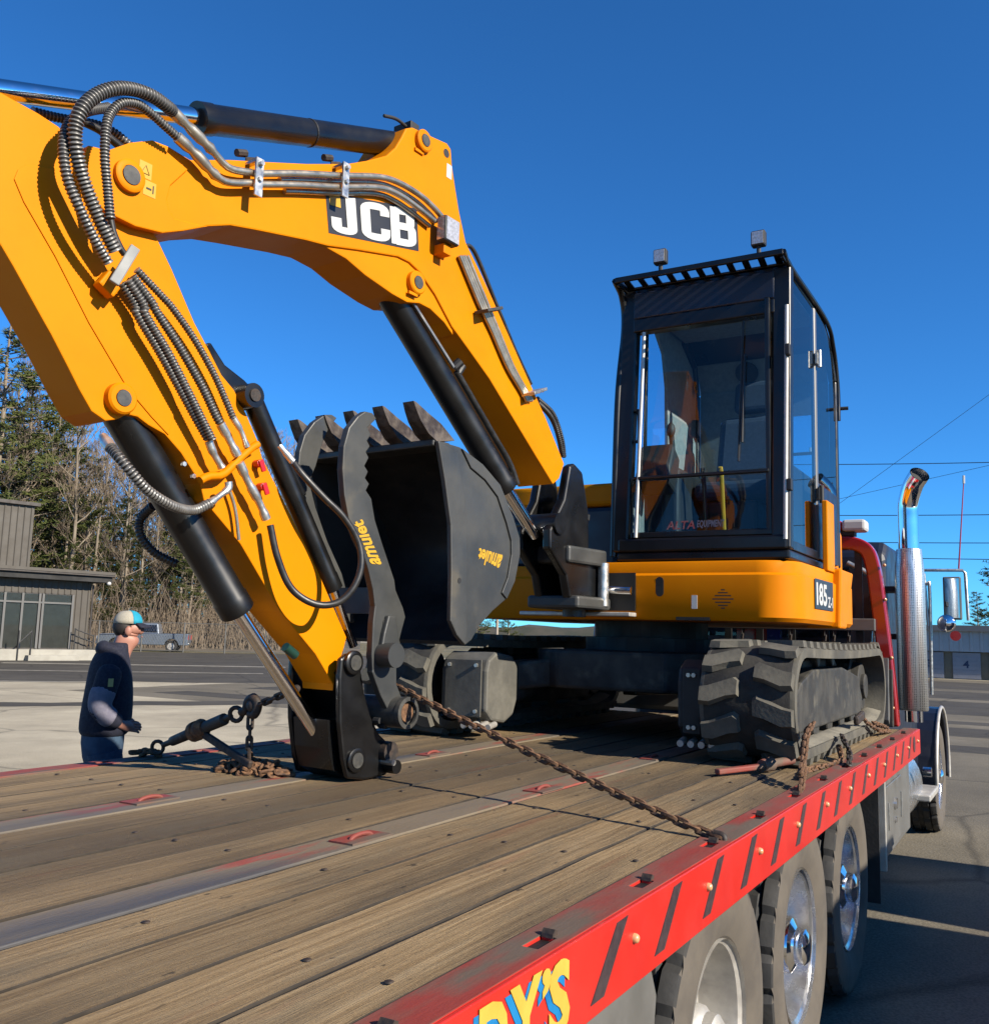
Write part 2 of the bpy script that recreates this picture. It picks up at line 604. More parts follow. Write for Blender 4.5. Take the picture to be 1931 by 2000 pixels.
def text_mesh(name, body, mat, extrude=0.002, offset=0.0, shear=0.0):
    cu = bpy.data.curves.new(name, 'FONT')
    cu.body = body
    cu.extrude = extrude
    cu.offset = offset
    cu.shear = shear
    cu.resolution_u = 3
    t = bpy.data.objects.new(name, cu)
    col.objects.link(t)
    bpy.context.view_layer.update()
    dg = bpy.context.evaluated_depsgraph_get()
    me = bpy.data.meshes.new_from_object(t.evaluated_get(dg))
    bpy.data.objects.remove(t)
    bpy.data.curves.remove(cu)
    me.materials.clear()
    me.materials.append(mat)
    xs = [v.co.x for v in me.vertices]
    ys = [v.co.y for v in me.vertices]
    x0, x1, y0, y1 = min(xs), max(xs), min(ys), max(ys)
    for v in me.vertices:                      # normalise to a unit box, thickness kept
        v.co.x = (v.co.x - x0) / (x1 - x0)
        v.co.y = (v.co.y - y0) / (y1 - y0)
    return me


def quad_fit(me, q, nrm, thick=1.0):
    """map the unit box onto a quad (bl, br, tr, tl) with z along nrm"""
    bl, br, tr, tl = [V(p) for p in q]
    nrm = V(nrm)
    for v in me.vertices:
        u, w, h = v.co
        v.co = (bl * (1 - u) + br * u) * (1 - w) + (tl * (1 - u) + tr * u) * w + nrm * h * thick
    return me


def put_mesh(name, me, parent):
    o_ = ORG[parent.name]
    for v in me.vertices:
        v.co = (XF[0] @ v.co if XF else v.co) - o_
    return link(bpy.data.objects.new(name, me), parent)


D = 1.15          # height of the truck's deck
# ------------------------------------------------------------------ outlines (x, z) and paths (x, y, z) of the machine's parts, in metres
P={'boom': [(1.6234, 3.0428), (1.6365, 3.0948), (1.6998, 3.1076), (1.7689, 3.1639), (1.846, 3.2081), (1.9034, 3.214), (1.9855, 3.2057), (2.1411, 3.2751), (2.2933, 3.3352), (2.483, 3.4114), (2.6916, 3.5035), (2.7947, 3.562), (2.9055, 3.6335), (2.9555, 3.6897), (2.9904, 3.751), (3.0165, 3.8044), (3.0581, 3.8289), (3.1943, 3.8486), (3.2905, 3.8645), (3.3207, 3.8493), (3.332, 3.7767), (3.3633, 3.6763), (3.3943, 3.5847), (3.45, 3.4605), (3.5935, 3.3343), (3.7225, 3.2083), (3.9261, 3.0057), (4.1473, 2.7913), (4.3317, 2.5863), (4.2844, 2.5016), (4.2267, 2.4641), (4.0327, 2.6036), (3.6596, 2.8751), (3.482, 2.9788), (3.3707, 3.0419), (3.247, 3.1502), (3.1405, 3.2155), (3.073, 3.235), (3.0021, 3.2345), (2.7698, 3.1797), (2.6065, 3.1372), (2.4985, 3.1196), (2.2672, 3.0715), (2.1589, 3.0469), (2.0717, 3.01), (1.9763, 2.9581), (1.9032, 2.9238), (1.8083, 2.9095), (1.7081, 2.9176), (1.672, 2.9334), (1.6512, 2.9661)],
'boom_bracket': [(2.5103, 3.1317), (2.6147, 3.1338), (2.7163, 3.1271), (2.8242, 3.0974), (2.9863, 3.0711), (3.0793, 3.0653), (3.1575, 3.0851), (3.2292, 3.0822), (3.326, 3.0513), (3.3936, 3.0101), (3.3797, 3.0646), (3.2556, 3.1729), (3.1487, 3.2381), (3.0099, 3.2567), (2.7768, 3.2008)],
'boom_nose': [(1.619, 3.0385), (1.632, 3.0904), (1.6952, 3.1032), (1.764, 3.1593), (1.8409, 3.2033), (1.9732, 3.1629), (1.9142, 3.084), (1.9051, 3.0343), (1.9152, 3.0026), (1.9376, 2.9842), (2.0124, 2.9959), (2.0659, 3.0059), (1.9708, 2.9541), (1.8978, 2.9199), (1.8033, 2.9057), (1.7034, 2.9137), (1.6674, 2.9295), (1.6467, 2.9621)],
'dipper': [(1.5567, 3.1236), (1.4948, 3.1342), (1.3867, 3.1426), (1.2774, 3.1506), (1.2039, 3.1185), (1.1767, 3.0198), (1.2092, 2.9379), (1.2929, 2.8557), (1.4264, 2.7201), (1.4677, 2.6703), (1.5687, 2.5394), (1.5909, 2.5114), (1.6507, 2.4279), (1.6886, 2.3733), (1.7319, 2.3187), (1.778, 2.299), (1.8156, 2.3113), (1.8464, 2.3334), (1.8832, 2.333), (1.9222, 2.3152), (1.9824, 2.2977), (2.0471, 2.2485), (2.1264, 2.1645), (2.1469, 2.1085), (2.3049, 1.9813), (2.4923, 1.7652), (2.6737, 1.6146), (2.7691, 1.506), (2.7735, 1.4798), (2.7803, 1.5357), (2.8212, 1.645), (2.83, 1.6776), (2.7348, 1.8156), (2.6712, 1.9081), (2.6066, 1.9965), (2.3747, 2.2909), (2.3526, 2.3429), (2.2922, 2.4316), (2.2368, 2.4996), (2.1827, 2.538), (2.1206, 2.6148), (2.0626, 2.6835), (1.9646, 2.831), (1.901, 2.9153), (1.7572, 3.0055), (1.6327, 3.0892)],
'dipper_panel': [(1.5718, 3.0007), (1.4768, 2.9683), (1.4542, 2.9463), (1.4457, 2.9142), (1.478, 2.8603), (1.5801, 2.7386), (1.6986, 2.5766), (1.8405, 2.4109), (1.93, 2.3406), (1.9946, 2.2963), (2.0145, 2.3995), (1.8953, 2.6011), (1.747, 2.7976), (1.6246, 2.9732)],
'decal': [(2.5792, 3.3409), (3.1029, 3.4825), (3.1265, 3.3022), (2.6073, 3.1883)],
'thumb_near': [(2.8082, 2.5022), (2.7847, 2.5194), (2.745, 2.5173), (2.7077, 2.491), (2.6643, 2.4393), (2.6425, 2.3656), (2.6416, 2.2813), (2.6578, 2.188), (2.6848, 2.1079), (2.7288, 2.0408), (2.7612, 2.0017), (2.8008, 1.9264), (2.8299, 1.8556), (2.8443, 1.7958), (2.8376, 1.7352), (2.8382, 1.6155), (2.846, 1.5618), (2.845, 1.5523), (2.8704, 1.5082), (2.8975, 1.4636), (2.9332, 1.4182), (2.961, 1.3728), (2.9877, 1.3491), (3.0393, 1.3432), (3.0727, 1.3666), (3.0609, 1.4182), (3.0154, 1.4538), (2.9823, 1.5054), (2.9782, 1.5728), (2.9751, 1.6235), (2.9963, 1.6973), (3.0186, 1.7608), (3.0035, 1.7947), (2.9563, 1.8613), (2.9466, 1.8993), (2.9155, 1.9532), (2.8644, 2.0418), (2.8237, 2.1178), (2.7993, 2.1949), (2.7686, 2.2215), (2.7844, 2.2483), (2.7613, 2.2665), (2.7753, 2.2933), (2.7549, 2.3116), (2.7755, 2.3459), (2.7593, 2.3648), (2.7797, 2.3901), (2.7626, 2.4088), (2.7813, 2.4341), (2.762, 2.4585)],
'thumb_far': [(2.9252, 2.5665), (2.897, 2.5743), (2.8566, 2.566), (2.8015, 2.5246), (2.7536, 2.4625), (2.7329, 2.3936), (2.7296, 2.3218), (2.7361, 2.2327), (2.7789, 2.1095), (2.8655, 1.9887), (2.9638, 1.8648), (3.0466, 1.7362), (3.0845, 1.7372), (2.9961, 1.9328), (2.9053, 2.0576), (2.8345, 2.1808), (2.7926, 2.2796), (2.8226, 2.3498), (2.8513, 2.4476), (2.8828, 2.5139)],
'bucket_side': [(2.9722, 2.4308), (3.1093, 2.4301), (3.2514, 2.3887), (3.3797, 2.3209), (3.4802, 2.197), (3.5325, 2.1128), (3.5378, 2.0441), (3.5039, 1.925), (3.4477, 1.8477), (3.3577, 1.7976), (3.2719, 1.7367), (3.2211, 1.6786), (3.18, 1.6593), (3.1266, 1.6961), (3.0834, 1.7507), (3.0789, 1.9301), (3.066, 2.1169), (3.0197, 2.2873)],
'bucket_cutter': [(2.9541, 2.4228), (3.0809, 2.4011), (3.1128, 2.2873), (3.1456, 2.157), (3.1588, 1.9987), (3.1631, 1.8095), (3.1734, 1.7096), (3.1603, 1.6596), (3.1073, 1.6961), (3.0643, 1.7504), (3.0599, 1.9286), (3.047, 2.1141), (3.0011, 2.2834)],
'tooth': [(2.8494, 2.5629), (2.8646, 2.5613), (2.9311, 2.5348), (3.0116, 2.5067), (3.0961, 2.4552), (2.9858, 2.4316), (2.9357, 2.4538), (2.8902, 2.4949), (2.8643, 2.5332)],
'foot_near': [(2.737, 1.5304), (2.7399, 1.6001), (2.773, 1.6206), (2.821, 1.6052), (2.8477, 1.5611), (2.8735, 1.4725), (2.9113, 1.3884), (2.9609, 1.3192), (3.0136, 1.2821), (3.0474, 1.2177), (3.0127, 1.1596), (2.8901, 1.1546), (2.8032, 1.1689), (2.7773, 1.2359), (2.7493, 1.3702)],
'foot_block': [(2.8419, 1.1618), (3.0041, 1.1506), (3.0409, 1.238), (2.9084, 1.3588), (2.7695, 1.55), (2.8932, 1.4038), (2.8402, 1.3726), (2.7372, 1.378), (2.7499, 1.2735), (2.7764, 1.195), (2.8553, 1.1572)],
'bucket_ear': [(2.9, 1.7637), (2.9423, 1.7623), (2.9641, 1.6821), (2.9989, 1.6044), (2.9533, 1.5771), (2.8856, 1.5886), (2.8632, 1.6212), (2.8791, 1.6974)],
'thumb_lug': [(2.1154, 2.6263), (2.1349, 2.6387), (2.1984, 2.5779), (2.2833, 2.5452), (2.3277, 2.5194), (2.3426, 2.4718), (2.3001, 2.441), (2.2377, 2.4845), (2.1808, 2.5329)],
'q_bucket': [(3.4194, 2.0309), (3.2528, 2.0456), (3.2432, 1.9956), (3.3793, 1.9476)],
'q_thumb': [(2.8713, 1.9526), (2.7534, 2.112), (2.6982, 2.0924), (2.7802, 1.9495)],
'king': [(4.3866, 2.585), (4.4336, 2.6078), (4.5225, 2.571), (4.5928, 2.355), (4.5999, 2.1109), (4.7391, 2.1013), (4.744, 1.9159), (4.4094, 1.9001), (4.3684, 2.0145), (4.2106, 2.137), (4.207, 2.2322), (4.3365, 2.4033)]}
Q={'boom_tip_pin': [(1.7645, 2.1, 3.0484)],
'boom_lug_pin': [(3.1209, 2.1, 3.7922)],
'boom_hole': [(3.2877, 2.1, 3.8152)],
'boom_cyl_pin': [(3.1172, 2.1, 3.159)],
'dipper_pin': [(1.8134, 2.125, 2.3725)],
'foot_pin': [(2.8351, 2.07, 1.2317)],
'rust_pin': [(3.0013, 2.09, 1.2486)],
'knob_pin': [(3.0137, 2.06, 1.1948)],
'thumb_pin': [(2.9902, 1.99, 1.4017)],
'link_pin': [(2.7962, 2.07, 1.5866)],
'bucket_pin': [(2.8953, 1.9, 1.6167)],
'thumb_cyl_pin': [(2.2887, 2.1, 2.4866)],
'boom_lamp': [(3.2521, 2.1, 3.418)],
'white_tag': [(3.3111, 2.1, 3.7396)],
'valve_red1': [(2.3446, 2.125, 2.2616)],
'valve_red2': [(2.3653, 2.125, 2.1845)],
'warn_tri': [(1.8213, 2.1, 3.0948)],
'warn_low': [(1.8402, 2.1, 3.0408)],
'green_cap': [(2.5655, 2.125, 1.6304)],
'bolt_a': [(2.0544, 2.125, 2.214)],
'bolt_b': [(2.0931, 2.125, 2.1807)],
'dip_rod': [(1.2612, 2.2, 3.1342), (1.4204, 2.2, 3.191), (2.0553, 2.2, 3.4202)],
'dip_bar': [(2.0698, 2.2, 3.4217), (3.1221, 2.2, 3.8046)],
'boom_bar': [(3.0377, 2.2, 3.1366), (3.9431, 2.2, 2.4147)],
'boom_rod': [(3.9431, 2.2, 2.4147), (4.2244, 2.2, 2.2104)],
'buck_bar': [(1.8517, 2.2, 2.3738), (2.3685, 2.2, 1.7602)],
'buck_rod': [(2.3685, 2.2, 1.7602), (2.7996, 2.2, 1.2921)],
'thumb_bar': [(2.3359, 2.16, 2.5069), (2.78, 2.16, 1.8581)],
'thumb_rod': [(2.78, 2.16, 1.8581), (2.9042, 2.16, 1.6446)],
'h_outer': [(1.6945, 2.04, 2.7408), (1.6367, 2.03, 2.7951), (1.5839, 2.02, 2.8568), (1.5439, 2.02, 2.9202), (1.5236, 2.02, 2.9909), (1.5276, 2.03, 3.0557), (1.5542, 2.05, 3.1151), (1.6231, 2.1, 3.1937), (1.724, 2.16, 3.2758)],
'h_main': [(1.7124, 2.04, 2.7841), (1.6529, 2.03, 2.85), (1.5888, 2.02, 2.9392), (1.5456, 2.0, 3.0151), (1.5343, 1.99, 3.0748), (1.5473, 1.98, 3.1342), (1.5875, 1.98, 3.1911), (1.639, 1.98, 3.2341), (1.7045, 1.99, 3.2669), (1.7697, 2.0, 3.2819), (1.8309, 2.02, 3.2883), (1.8642, 2.04, 3.2955)],
'h_main_pipe': [(1.8775, 2.06, 3.3085), (1.9453, 2.06, 3.2841), (2.0322, 2.06, 3.2502), (2.1003, 2.06, 3.2192), (2.1673, 2.06, 3.2316), (2.2069, 2.06, 3.2464), (2.2174, 2.06, 3.2464), (2.4066, 2.06, 3.3282), (2.606, 2.06, 3.4062), (2.8263, 2.06, 3.4953), (2.9467, 2.06, 3.5206), (3.0752, 2.06, 3.5211), (3.1658, 2.06, 3.5036), (3.2317, 2.06, 3.4807)],
'h_inner': [(1.6654, 2.0, 2.8557), (1.6496, 2.0, 2.9391), (1.628, 1.99, 3.017), (1.6241, 1.99, 3.1096), (1.6405, 2.0, 3.1662), (1.6715, 2.0, 3.2109), (1.7249, 2.01, 3.2387), (1.7777, 2.02, 3.24), (1.8331, 2.03, 3.2303), (1.8902, 2.04, 3.2202)],
'h_inner_pipe': [(1.9038, 2.06, 3.2325), (1.9775, 2.06, 3.2068), (2.0547, 2.06, 3.1711), (2.1098, 2.06, 3.1687), (2.2097, 2.06, 3.2085), (2.2202, 2.06, 3.2085), (2.4097, 2.06, 3.2858), (2.609, 2.06, 3.3616), (2.829, 2.06, 3.451), (2.9498, 2.06, 3.4695), (3.0611, 2.06, 3.4617), (3.1506, 2.06, 3.4491), (3.1873, 2.06, 3.4452)],
'h_inner_tail': [(1.6893, 2.04, 2.8748), (1.7037, 2.04, 2.8347), (1.7288, 2.04, 2.7983), (1.7481, 2.04, 2.7802)],
'h_back': [(1.5558, 2.28, 3.218), (1.6223, 2.28, 3.233), (1.691, 2.28, 3.253), (1.7625, 2.28, 3.2739), (1.8242, 2.28, 3.2755), (1.8796, 2.28, 3.2591)],
'h_back2': [(1.6863, 2.24, 3.2383), (1.7501, 2.24, 3.2374), (1.8032, 2.24, 3.2214), (1.8277, 2.24, 3.2143)],
'h_low_a': [(1.7606, 2.07, 2.7072), (1.8104, 2.07, 2.6558), (1.8214, 2.07, 2.626), (1.9043, 2.07, 2.5346), (1.9911, 2.07, 2.4311), (2.0586, 2.07, 2.3496), (2.1045, 2.07, 2.2969)],
'h_low_a2': [(1.7703, 2.055, 2.7158), (1.8277, 2.055, 2.6584), (1.8387, 2.055, 2.6285), (1.9223, 2.055, 2.537), (2.005, 2.055, 2.4323), (2.0678, 2.055, 2.3498), (2.1087, 2.055, 2.2962)],
'h_low_a_ferrule': [(2.1074, 2.07, 2.293), (2.1288, 2.07, 2.257), (2.1701, 2.07, 2.2105)],
'h_low_b': [(1.7878, 2.06, 2.7352), (1.8576, 2.06, 2.6771), (1.8831, 2.06, 2.6469), (1.968, 2.06, 2.563), (2.0574, 2.06, 2.4626), (2.1164, 2.06, 2.3824), (2.1399, 2.06, 2.356)],
'h_low_b_ferrule': [(2.1476, 2.07, 2.3586), (2.1836, 2.07, 2.3161), (2.2295, 2.07, 2.2608)],
'h_low_c': [(1.812, 2.08, 2.7688), (1.9068, 2.08, 2.7136), (1.9475, 2.08, 2.6874), (2.0348, 2.08, 2.6108), (2.1158, 2.08, 2.5196), (2.1708, 2.08, 2.4416), (2.2054, 2.08, 2.3896)],
'h_low_c_ferrule': [(2.2054, 2.08, 2.3896), (2.2389, 2.08, 2.355), (2.2716, 2.08, 2.3011)],
'bracket_bar': [(1.7701, 2.03, 2.8131), (1.7105, 2.03, 2.6827)],
'bracket_block': [(1.7626, 2.08, 2.7604), (1.7198, 2.08, 2.6917)],
'saddle': [(2.0953, 2.085, 2.1648), (2.1253, 2.085, 2.1825), (2.1778, 2.085, 2.195), (2.2137, 2.085, 2.2277), (2.2499, 2.085, 2.2656), (2.2927, 2.085, 2.3054), (2.3205, 2.085, 2.3244)],
'h_cyl': [(2.1107, 2.05, 2.0907), (2.0441, 2.04, 2.0603), (1.9417, 2.0, 2.0577), (1.8422, 1.98, 2.0875), (1.7855, 1.98, 2.1304), (1.7564, 2.0, 2.1704), (1.7554, 2.05, 2.2063)],
'h_cyl_up': [(2.1789, 2.05, 2.1703), (2.1806, 2.05, 2.1483), (2.1504, 2.05, 2.1221), (2.1107, 2.05, 2.0907)],
'h_cyl_fit': [(1.7554, 2.05, 2.2063), (1.7576, 2.1, 2.2476)],
'h_far': [(2.0773, 2.3, 2.0922), (2.0782, 2.36, 2.0549), (2.0802, 2.36, 2.0007), (2.1226, 2.34, 1.9452), (2.1867, 2.3, 1.9086)],
'h_thumb_fit': [(2.2336, 2.07, 2.2433), (2.278, 2.07, 2.1819), (2.3289, 2.07, 2.12), (2.3688, 2.07, 2.0602)],
'h_thumb': [(2.38, 2.07, 2.0522), (2.4117, 2.06, 1.9437), (2.4632, 2.04, 1.8414), (2.5346, 2.0, 1.7918), (2.604, 1.96, 1.7977), (2.6503, 1.93, 1.851), (2.6757, 1.92, 1.9329), (2.664, 1.93, 2.019), (2.6056, 1.95, 2.1005), (2.5359, 1.98, 2.1625), (2.4689, 2.02, 2.2359), (2.4481, 2.05, 2.2809)],
'h_thumb_end': [(2.4481, 2.05, 2.2809), (2.4002, 2.08, 2.3413)],
'thin_line': [(2.2198, 2.1, 2.1619), (2.2534, 2.1, 2.0894), (2.2784, 2.1, 1.9834)],
'boom_back_hoses': [(3.3882, 2.08, 3.3883), (3.558, 2.08, 3.1914)],
'bp0': [(3.3864, 2.085, 3.3713), (3.5504, 2.085, 3.1899), (3.6478, 2.085, 3.0992), (3.776, 2.085, 2.964), (3.8963, 2.085, 2.8763), (3.9529, 2.085, 2.8268)],
'bp1': [(3.4026, 2.085, 3.377), (3.5675, 2.085, 3.1952), (3.662, 2.085, 3.1033), (3.789, 2.085, 2.9673), (3.9079, 2.085, 2.8789), (3.9667, 2.085, 2.8298)],
'bp2': [(3.4189, 2.085, 3.3828), (3.5848, 2.085, 3.2005), (3.6763, 2.085, 3.1073), (3.802, 2.085, 2.9706), (3.9195, 2.085, 2.8816), (3.9805, 2.085, 2.8329)],
'bp3': [(3.4408, 2.085, 3.3905), (3.608, 2.085, 3.2077), (3.6955, 2.085, 3.1128), (3.8195, 2.085, 2.975), (3.9351, 2.085, 2.8852), (3.9991, 2.085, 2.8369)],
'bp_black': [(3.4592, 2.13, 3.4546), (3.5543, 2.13, 3.4588), (3.7551, 2.13, 3.2426), (3.9111, 2.13, 3.074), (4.0499, 2.13, 2.9432)],
'bp_tail': [(4.0949, 2.12, 2.8622), (4.2017, 2.12, 2.8268), (4.2794, 2.13, 2.7847), (4.3448, 2.14, 2.7121), (4.4072, 2.16, 2.6449)],
'bp_tail2': [(4.1551, 2.16, 2.8999), (4.288, 2.16, 2.8628), (4.3675, 2.17, 2.8133), (4.4369, 2.18, 2.733), (4.4914, 2.2, 2.656)],
'clamp_mid': [(3.5804, 2.07, 3.1487)],
'clamp_low': [(3.9733, 2.07, 2.8544)],
'clamp1': [(2.2129, 2.05, 3.2319)],
'clamp2': [(2.6182, 2.05, 3.3952)],
'thumb_hole': [(2.9142, 2.0, 1.7316)],
'plate_hole': [(3.1097, 1.815, 1.9051)]}
# ------------------------------------------------------------------ the rollback truck
truck = thing('flatbed_truck', (4.0, 2.06, 0.0), 'red-railed rollback flatbed truck with wooden deck carrying the yellow excavator', 'truck')
YR, YL = 0.766, 3.356           # outer faces of the two deck rails
X0, X1 = -1.6, 7.06

deck = MB()
deck.box((X0, YR + 0.102, D - 0.150), (X1 - 0.05, YL - 0.102, D - 0.0050))
for k in range(18):
    x = X0 + 0.1 + k * 0.5
    deck.box((x, YR + 0.35, D - 0.26), (x + 0.08, YL - 0.35, D - 0.1502))
deck.box((X0 + 0.3, 1.55, D - 0.50), (9.6, 1.75, D - 0.2602))
deck.box((X0 + 0.3, 2.40, D - 0.50), (9.6, 2.60, D - 0.2602))
deck_o = deck.build('deck_frame', DARK, truck)


def plank_mesh(x0, x1, w, seed):
    rr = random.Random(seed)
    n = max(4, int((x1 - x0) / 0.16))
    rings = []
    c = 0.002
    for i in range(n + 1):
        x = x0 + (x1 - x0) * i / n
        j = lambda s=0.0016: rr.uniform(-s, s)
        h = w / 2
        dz = j(0.001)
        a, b = j(), j()
        rings.append([(x, -h + a, -0.045), (x, -h + a, -c + dz), (x, -h + c + a, dz), (x, h - c + b, dz), (x, h + b, -c + dz), (x, h + b, -0.045)])
    me = MB().loft(rings).mesh('plank', WOOD)
    me.materials.append(WOODE)
    for p in me.polygons:
        if p.normal.z < 0.9:
            p.material_index = 1
    return me


bands = [(0.872, 1.554, 4), (1.700, 2.392, 4), (2.548, 3.250, 4)]
rp = random.Random(3)
for bi, (ya, yb, n) in enumerate(bands):
    ws = [rp.uniform(0.9, 1.1) for _ in range(n)]
    tot = sum(ws)
    gap = 0.009
    y = ya
    for k in range(n):
        w = (yb - ya) * ws[k] / tot
        cut = rp.uniform(-0.6, 0.9) if k % 2 else rp.uniform(3.6, 5.4)
        for (a, b) in ((X0, cut - 0.003), (cut + 0.003, X1 - 0.12)):
            me = plank_mesh(a, b, w - gap, rp.random())
            inst('plank', me, deck_o, Matrix.Translation((0, y + w / 2, D + rp.uniform(-0.002, 0.0015))))
        y += w

# carriage bolts holding the planks to the cross-members
bolt_me = MB().lathe([(0.0085, 0.0005), (0.008, 0.0022), (0.004, 0.0032), (0.0005, 0.0034)], (0, 0, 0), 'z', 8).mesh('plank_bolt', RUSTD, 60)
for k in range(15):
    for y_ in (0.93, 1.10, 1.27, 1.46, 1.78, 1.96, 2.14, 2.31, 2.63, 2.80, 2.99, 3.16):
        if rp.random() < 0.85:
            inst('plank_bolt', bolt_me, deck_o, Matrix.Translation((-0.2 + 0.5 * k + rp.uniform(-0.015, 0.015), y_ + rp.uniform(-0.02, 0.02), D + 0.0008)))
for (ya, yb) in ((1.566, 1.690), (2.404, 2.536)):
    MB().box((X0, ya, D - 0.04), (X1 - 0.1, yb, D + 0.0015)).build('steel_strip', STRIP, truck, bevel=0.003)
# tie-down loops welded into the steel strips
loop = MB()
arc = [V((0.045 * math.cos(a), 0, 0.011 * math.sin(a))) for a in [math.pi * k / 10 for k in range(11)]]
loop.tube(arc, 0.006, 8)
loop.box((-0.085, -0.04, -0.002), (0.085, 0.04, 0.003))
loop_me = loop.mesh('tie_down_loop', REDW, 40)
for (x, y) in ((2.10, 1.61), (3.15, 1.60), (2.14, 2.48), (3.72, 2.46), (0.9, 2.46), (4.3, 1.61)):
    inst('tie_down_loop', loop_me, truck, Matrix.Translation((x, y, D + 0.0035)))

# side rails: outer plate, top flange with keyhole slots, lower lip
SLOTS = [1.60 + 0.5 * k for k in range(-6, 11)]
for side in (0, 1):
    def yy(o):
        return YR + o if side == 0 else YL - o
    r = MB()

    def bx(x0, x1, o0, o1, z0, z1):
        a, b = sorted((yy(o0), yy(o1)))
        r.box((x0, a, z0), (x1, b, z1))
    bx(X0, X1, 0.0, 0.010, D - 0.158, D + 0.002)
    bx(X0, X1, 0.0102, 0.032, D - 0.010, D + 0.002)
    bx(X0, X1, 0.066, 0.100, D - 0.010, D + 0.002)
    xs = [X0] + [v for s in SLOTS for v in (s - 0.038, s + 0.038)] + [X1]
    for i in range(0, len(xs), 2):
        bx(xs[i], xs[i + 1], 0.0322, 0.0658, D - 0.010, D + 0.002)
    bx(X0, X1, 0.0102, 0.055, D - 0.158, D - 0.150)
    rail = r.build('side_rail', REDW if side else RED, truck, bevel=0.0025)
    if side == 0:
        main_rail = rail
        # the flange on top is scuffed down to primer and wood dust
        fl = MB()
        for i in range(0, len(xs), 2):
            fl.box((xs[i], YR + 0.010, D + 0.0022), (xs[i + 1], YR + 0.0995, D + 0.0042))
        for s_ in SLOTS:
            fl.box((s_ - 0.038, YR + 0.010, D + 0.0022), (s_ + 0.038, YR + 0.0320, D + 0.0042))
            fl.box((s_ - 0.038, YR + 0.0662, D + 0.0022), (s_ + 0.038, YR + 0.0995, D + 0.0042))
        fl.build('rail_flange', REDW, truck)
pk_me = MB().box((-0.0375, -0.0165, -0.135), (0.0375, 0.0165, -0.004)).mesh('slot_dark_fill', DARK)  # dark block stands in for the shade inside each slot
for s_ in SLOTS:
    inst('slot_dark_fill', pk_me, main_rail, Matrix.Translation((s_, YR + 0.049, D)))
# slot keepers (small upright lugs beside each slot)
kp = MB().prism([(-0.010, 0), (0.012, 0), (0.010, 0.010), (0.0, 0.014), (-0.008, 0.007)], -0.010, 0.014)
kp_me = kp.mesh('slot_keeper', RUSTD)
for s_ in SLOTS:
    inst('slot_keeper', kp_me, main_rail, Matrix.Translation((s_ + 0.045, YR + 0.050, D + 0.002)))
# slanting reflective strips and marker lamps on the outer plate
st = MB().prism([(-0.060 - 0.032, -0.131), (-0.060 + 0.028, -0.131), (0.060 + 0.028, -0.010), (0.060 - 0.028, -0.012)], -0.0015, 0.0005)
st_me = st.mesh('reflective_strip', TAPE)
for k in range(0, 16):
    x = 1.81 + 0.335 * k
    if x < X1 - 0.25:
        inst('reflective_strip', st_me, main_rail, Matrix.Translation((x, YR - 0.0005, D)))
lm = MB().lathe([(0.0105, 0.001), (0.010, -0.005), (0.008, -0.009), (0.005, -0.011), (0.0005, -0.012)], (0, 0, 0), 'y', 12)
lm_me = lm.mesh('marker_lamp', AMBER, 60)
for k in range(11):
    inst('marker_lamp', lm_me, main_rail, Matrix.Translation((1.935 + 0.497 * k, YR, D - 0.064)))
# number plate sized disc at the front end of the rail
MB().disc_y((6.72, 0, D - 0.07), 0.05, YR - 0.003, YR + 0.004, 18).build('rail_reflector', TAPE, truck)
MB().box((X1 - 0.01, YR + 0.004, D - 0.10), (X1 + 0.03, YR + 0.05, D - 0.02)).build('corner_lamp', WHITE, truck, bevel=0.006)

# painted name on the rail: yellow letters with blue drop shade
for ch, x0, x1, zb, zt in (('R', 1.170, 1.275, -0.120, -0.010), ('D', 1.305, 1.395, -0.128, -0.010), ('Y', 1.400, 1.512, -0.132, -0.010),
                           ('\u2019', 1.512, 1.545, -0.058, -0.012), ('S', 1.540, 1.622, -0.140, -0.012)):
    for mat_, dx, dz, yo, nm in ((LTBLU, -0.014, -0.008, -0.0012, 'letter_shade'), (LTYEL, 0, 0, -0.0030, 'letter')):
        me = text_mesh(nm, ch, mat_, extrude=0.0004, offset=0.035)
        quad_fit(me, [(x0 + dx, YR + yo, D + zb + dz), (x1 + dx, YR + yo, D + zb + dz), (x1 + dx, YR + yo, D + zt + dz), (x0 + dx, YR + yo, D + zt + dz)], (0, -1, 0))
        put_mesh(nm, me, main_rail)


# wheels ------------------------------------------------------------
def tyre_mb(r=0.50, w=0.27, n=112):
    """tyre centred on the origin, axis Y, outer side at -w/2"""
    m = MB()
    cols = [-0.5, -0.42, -0.34, -0.31, -0.27, -0.10, -0.06, 0.06, 0.10, 0.27, 0.31, 0.34, 0.42, 0.5]
    lev = [0.972, 0.992, 1.0, 0.966, 1.0, 1.0, 0.966, 0.966, 1.0, 1.0, 0.966, 1.0, 0.992, 0.972]
    rings = []
    prof_in = [(0.57, -0.40), (0.60, -0.47), (0.68, -0.535), (0.80, -0.56), (0.90, -0.54), (0.945, -0.515)]
    for pr, po in prof_in:
        rings.append([(pr * r, po * w, None)])
    for c_, l_ in zip(cols, lev):
        rings.append([(l_ * r, c_ * w, True)])
    for pr, po in reversed(prof_in):
        rings.append([(pr * r, -po * w, None)])
    out = []
    for ri in rings:
        rad, off, tr = ri[0]
        ring = []
        for k in range(n):
            a = 2 * math.pi * k / n
            q = rad
            if tr:
                ph = 2 if abs(off) > 0.28 * w else 0
                if (k + ph) % 5 == 0:
                    q = rad * 0.966 if abs(off) > 0.07 * w else rad * 0.985
            ring.append(V((q * math.cos(a), off, q * math.sin(a))))
        out.append(ring)
    m.loft(out, caps=False)
    return m


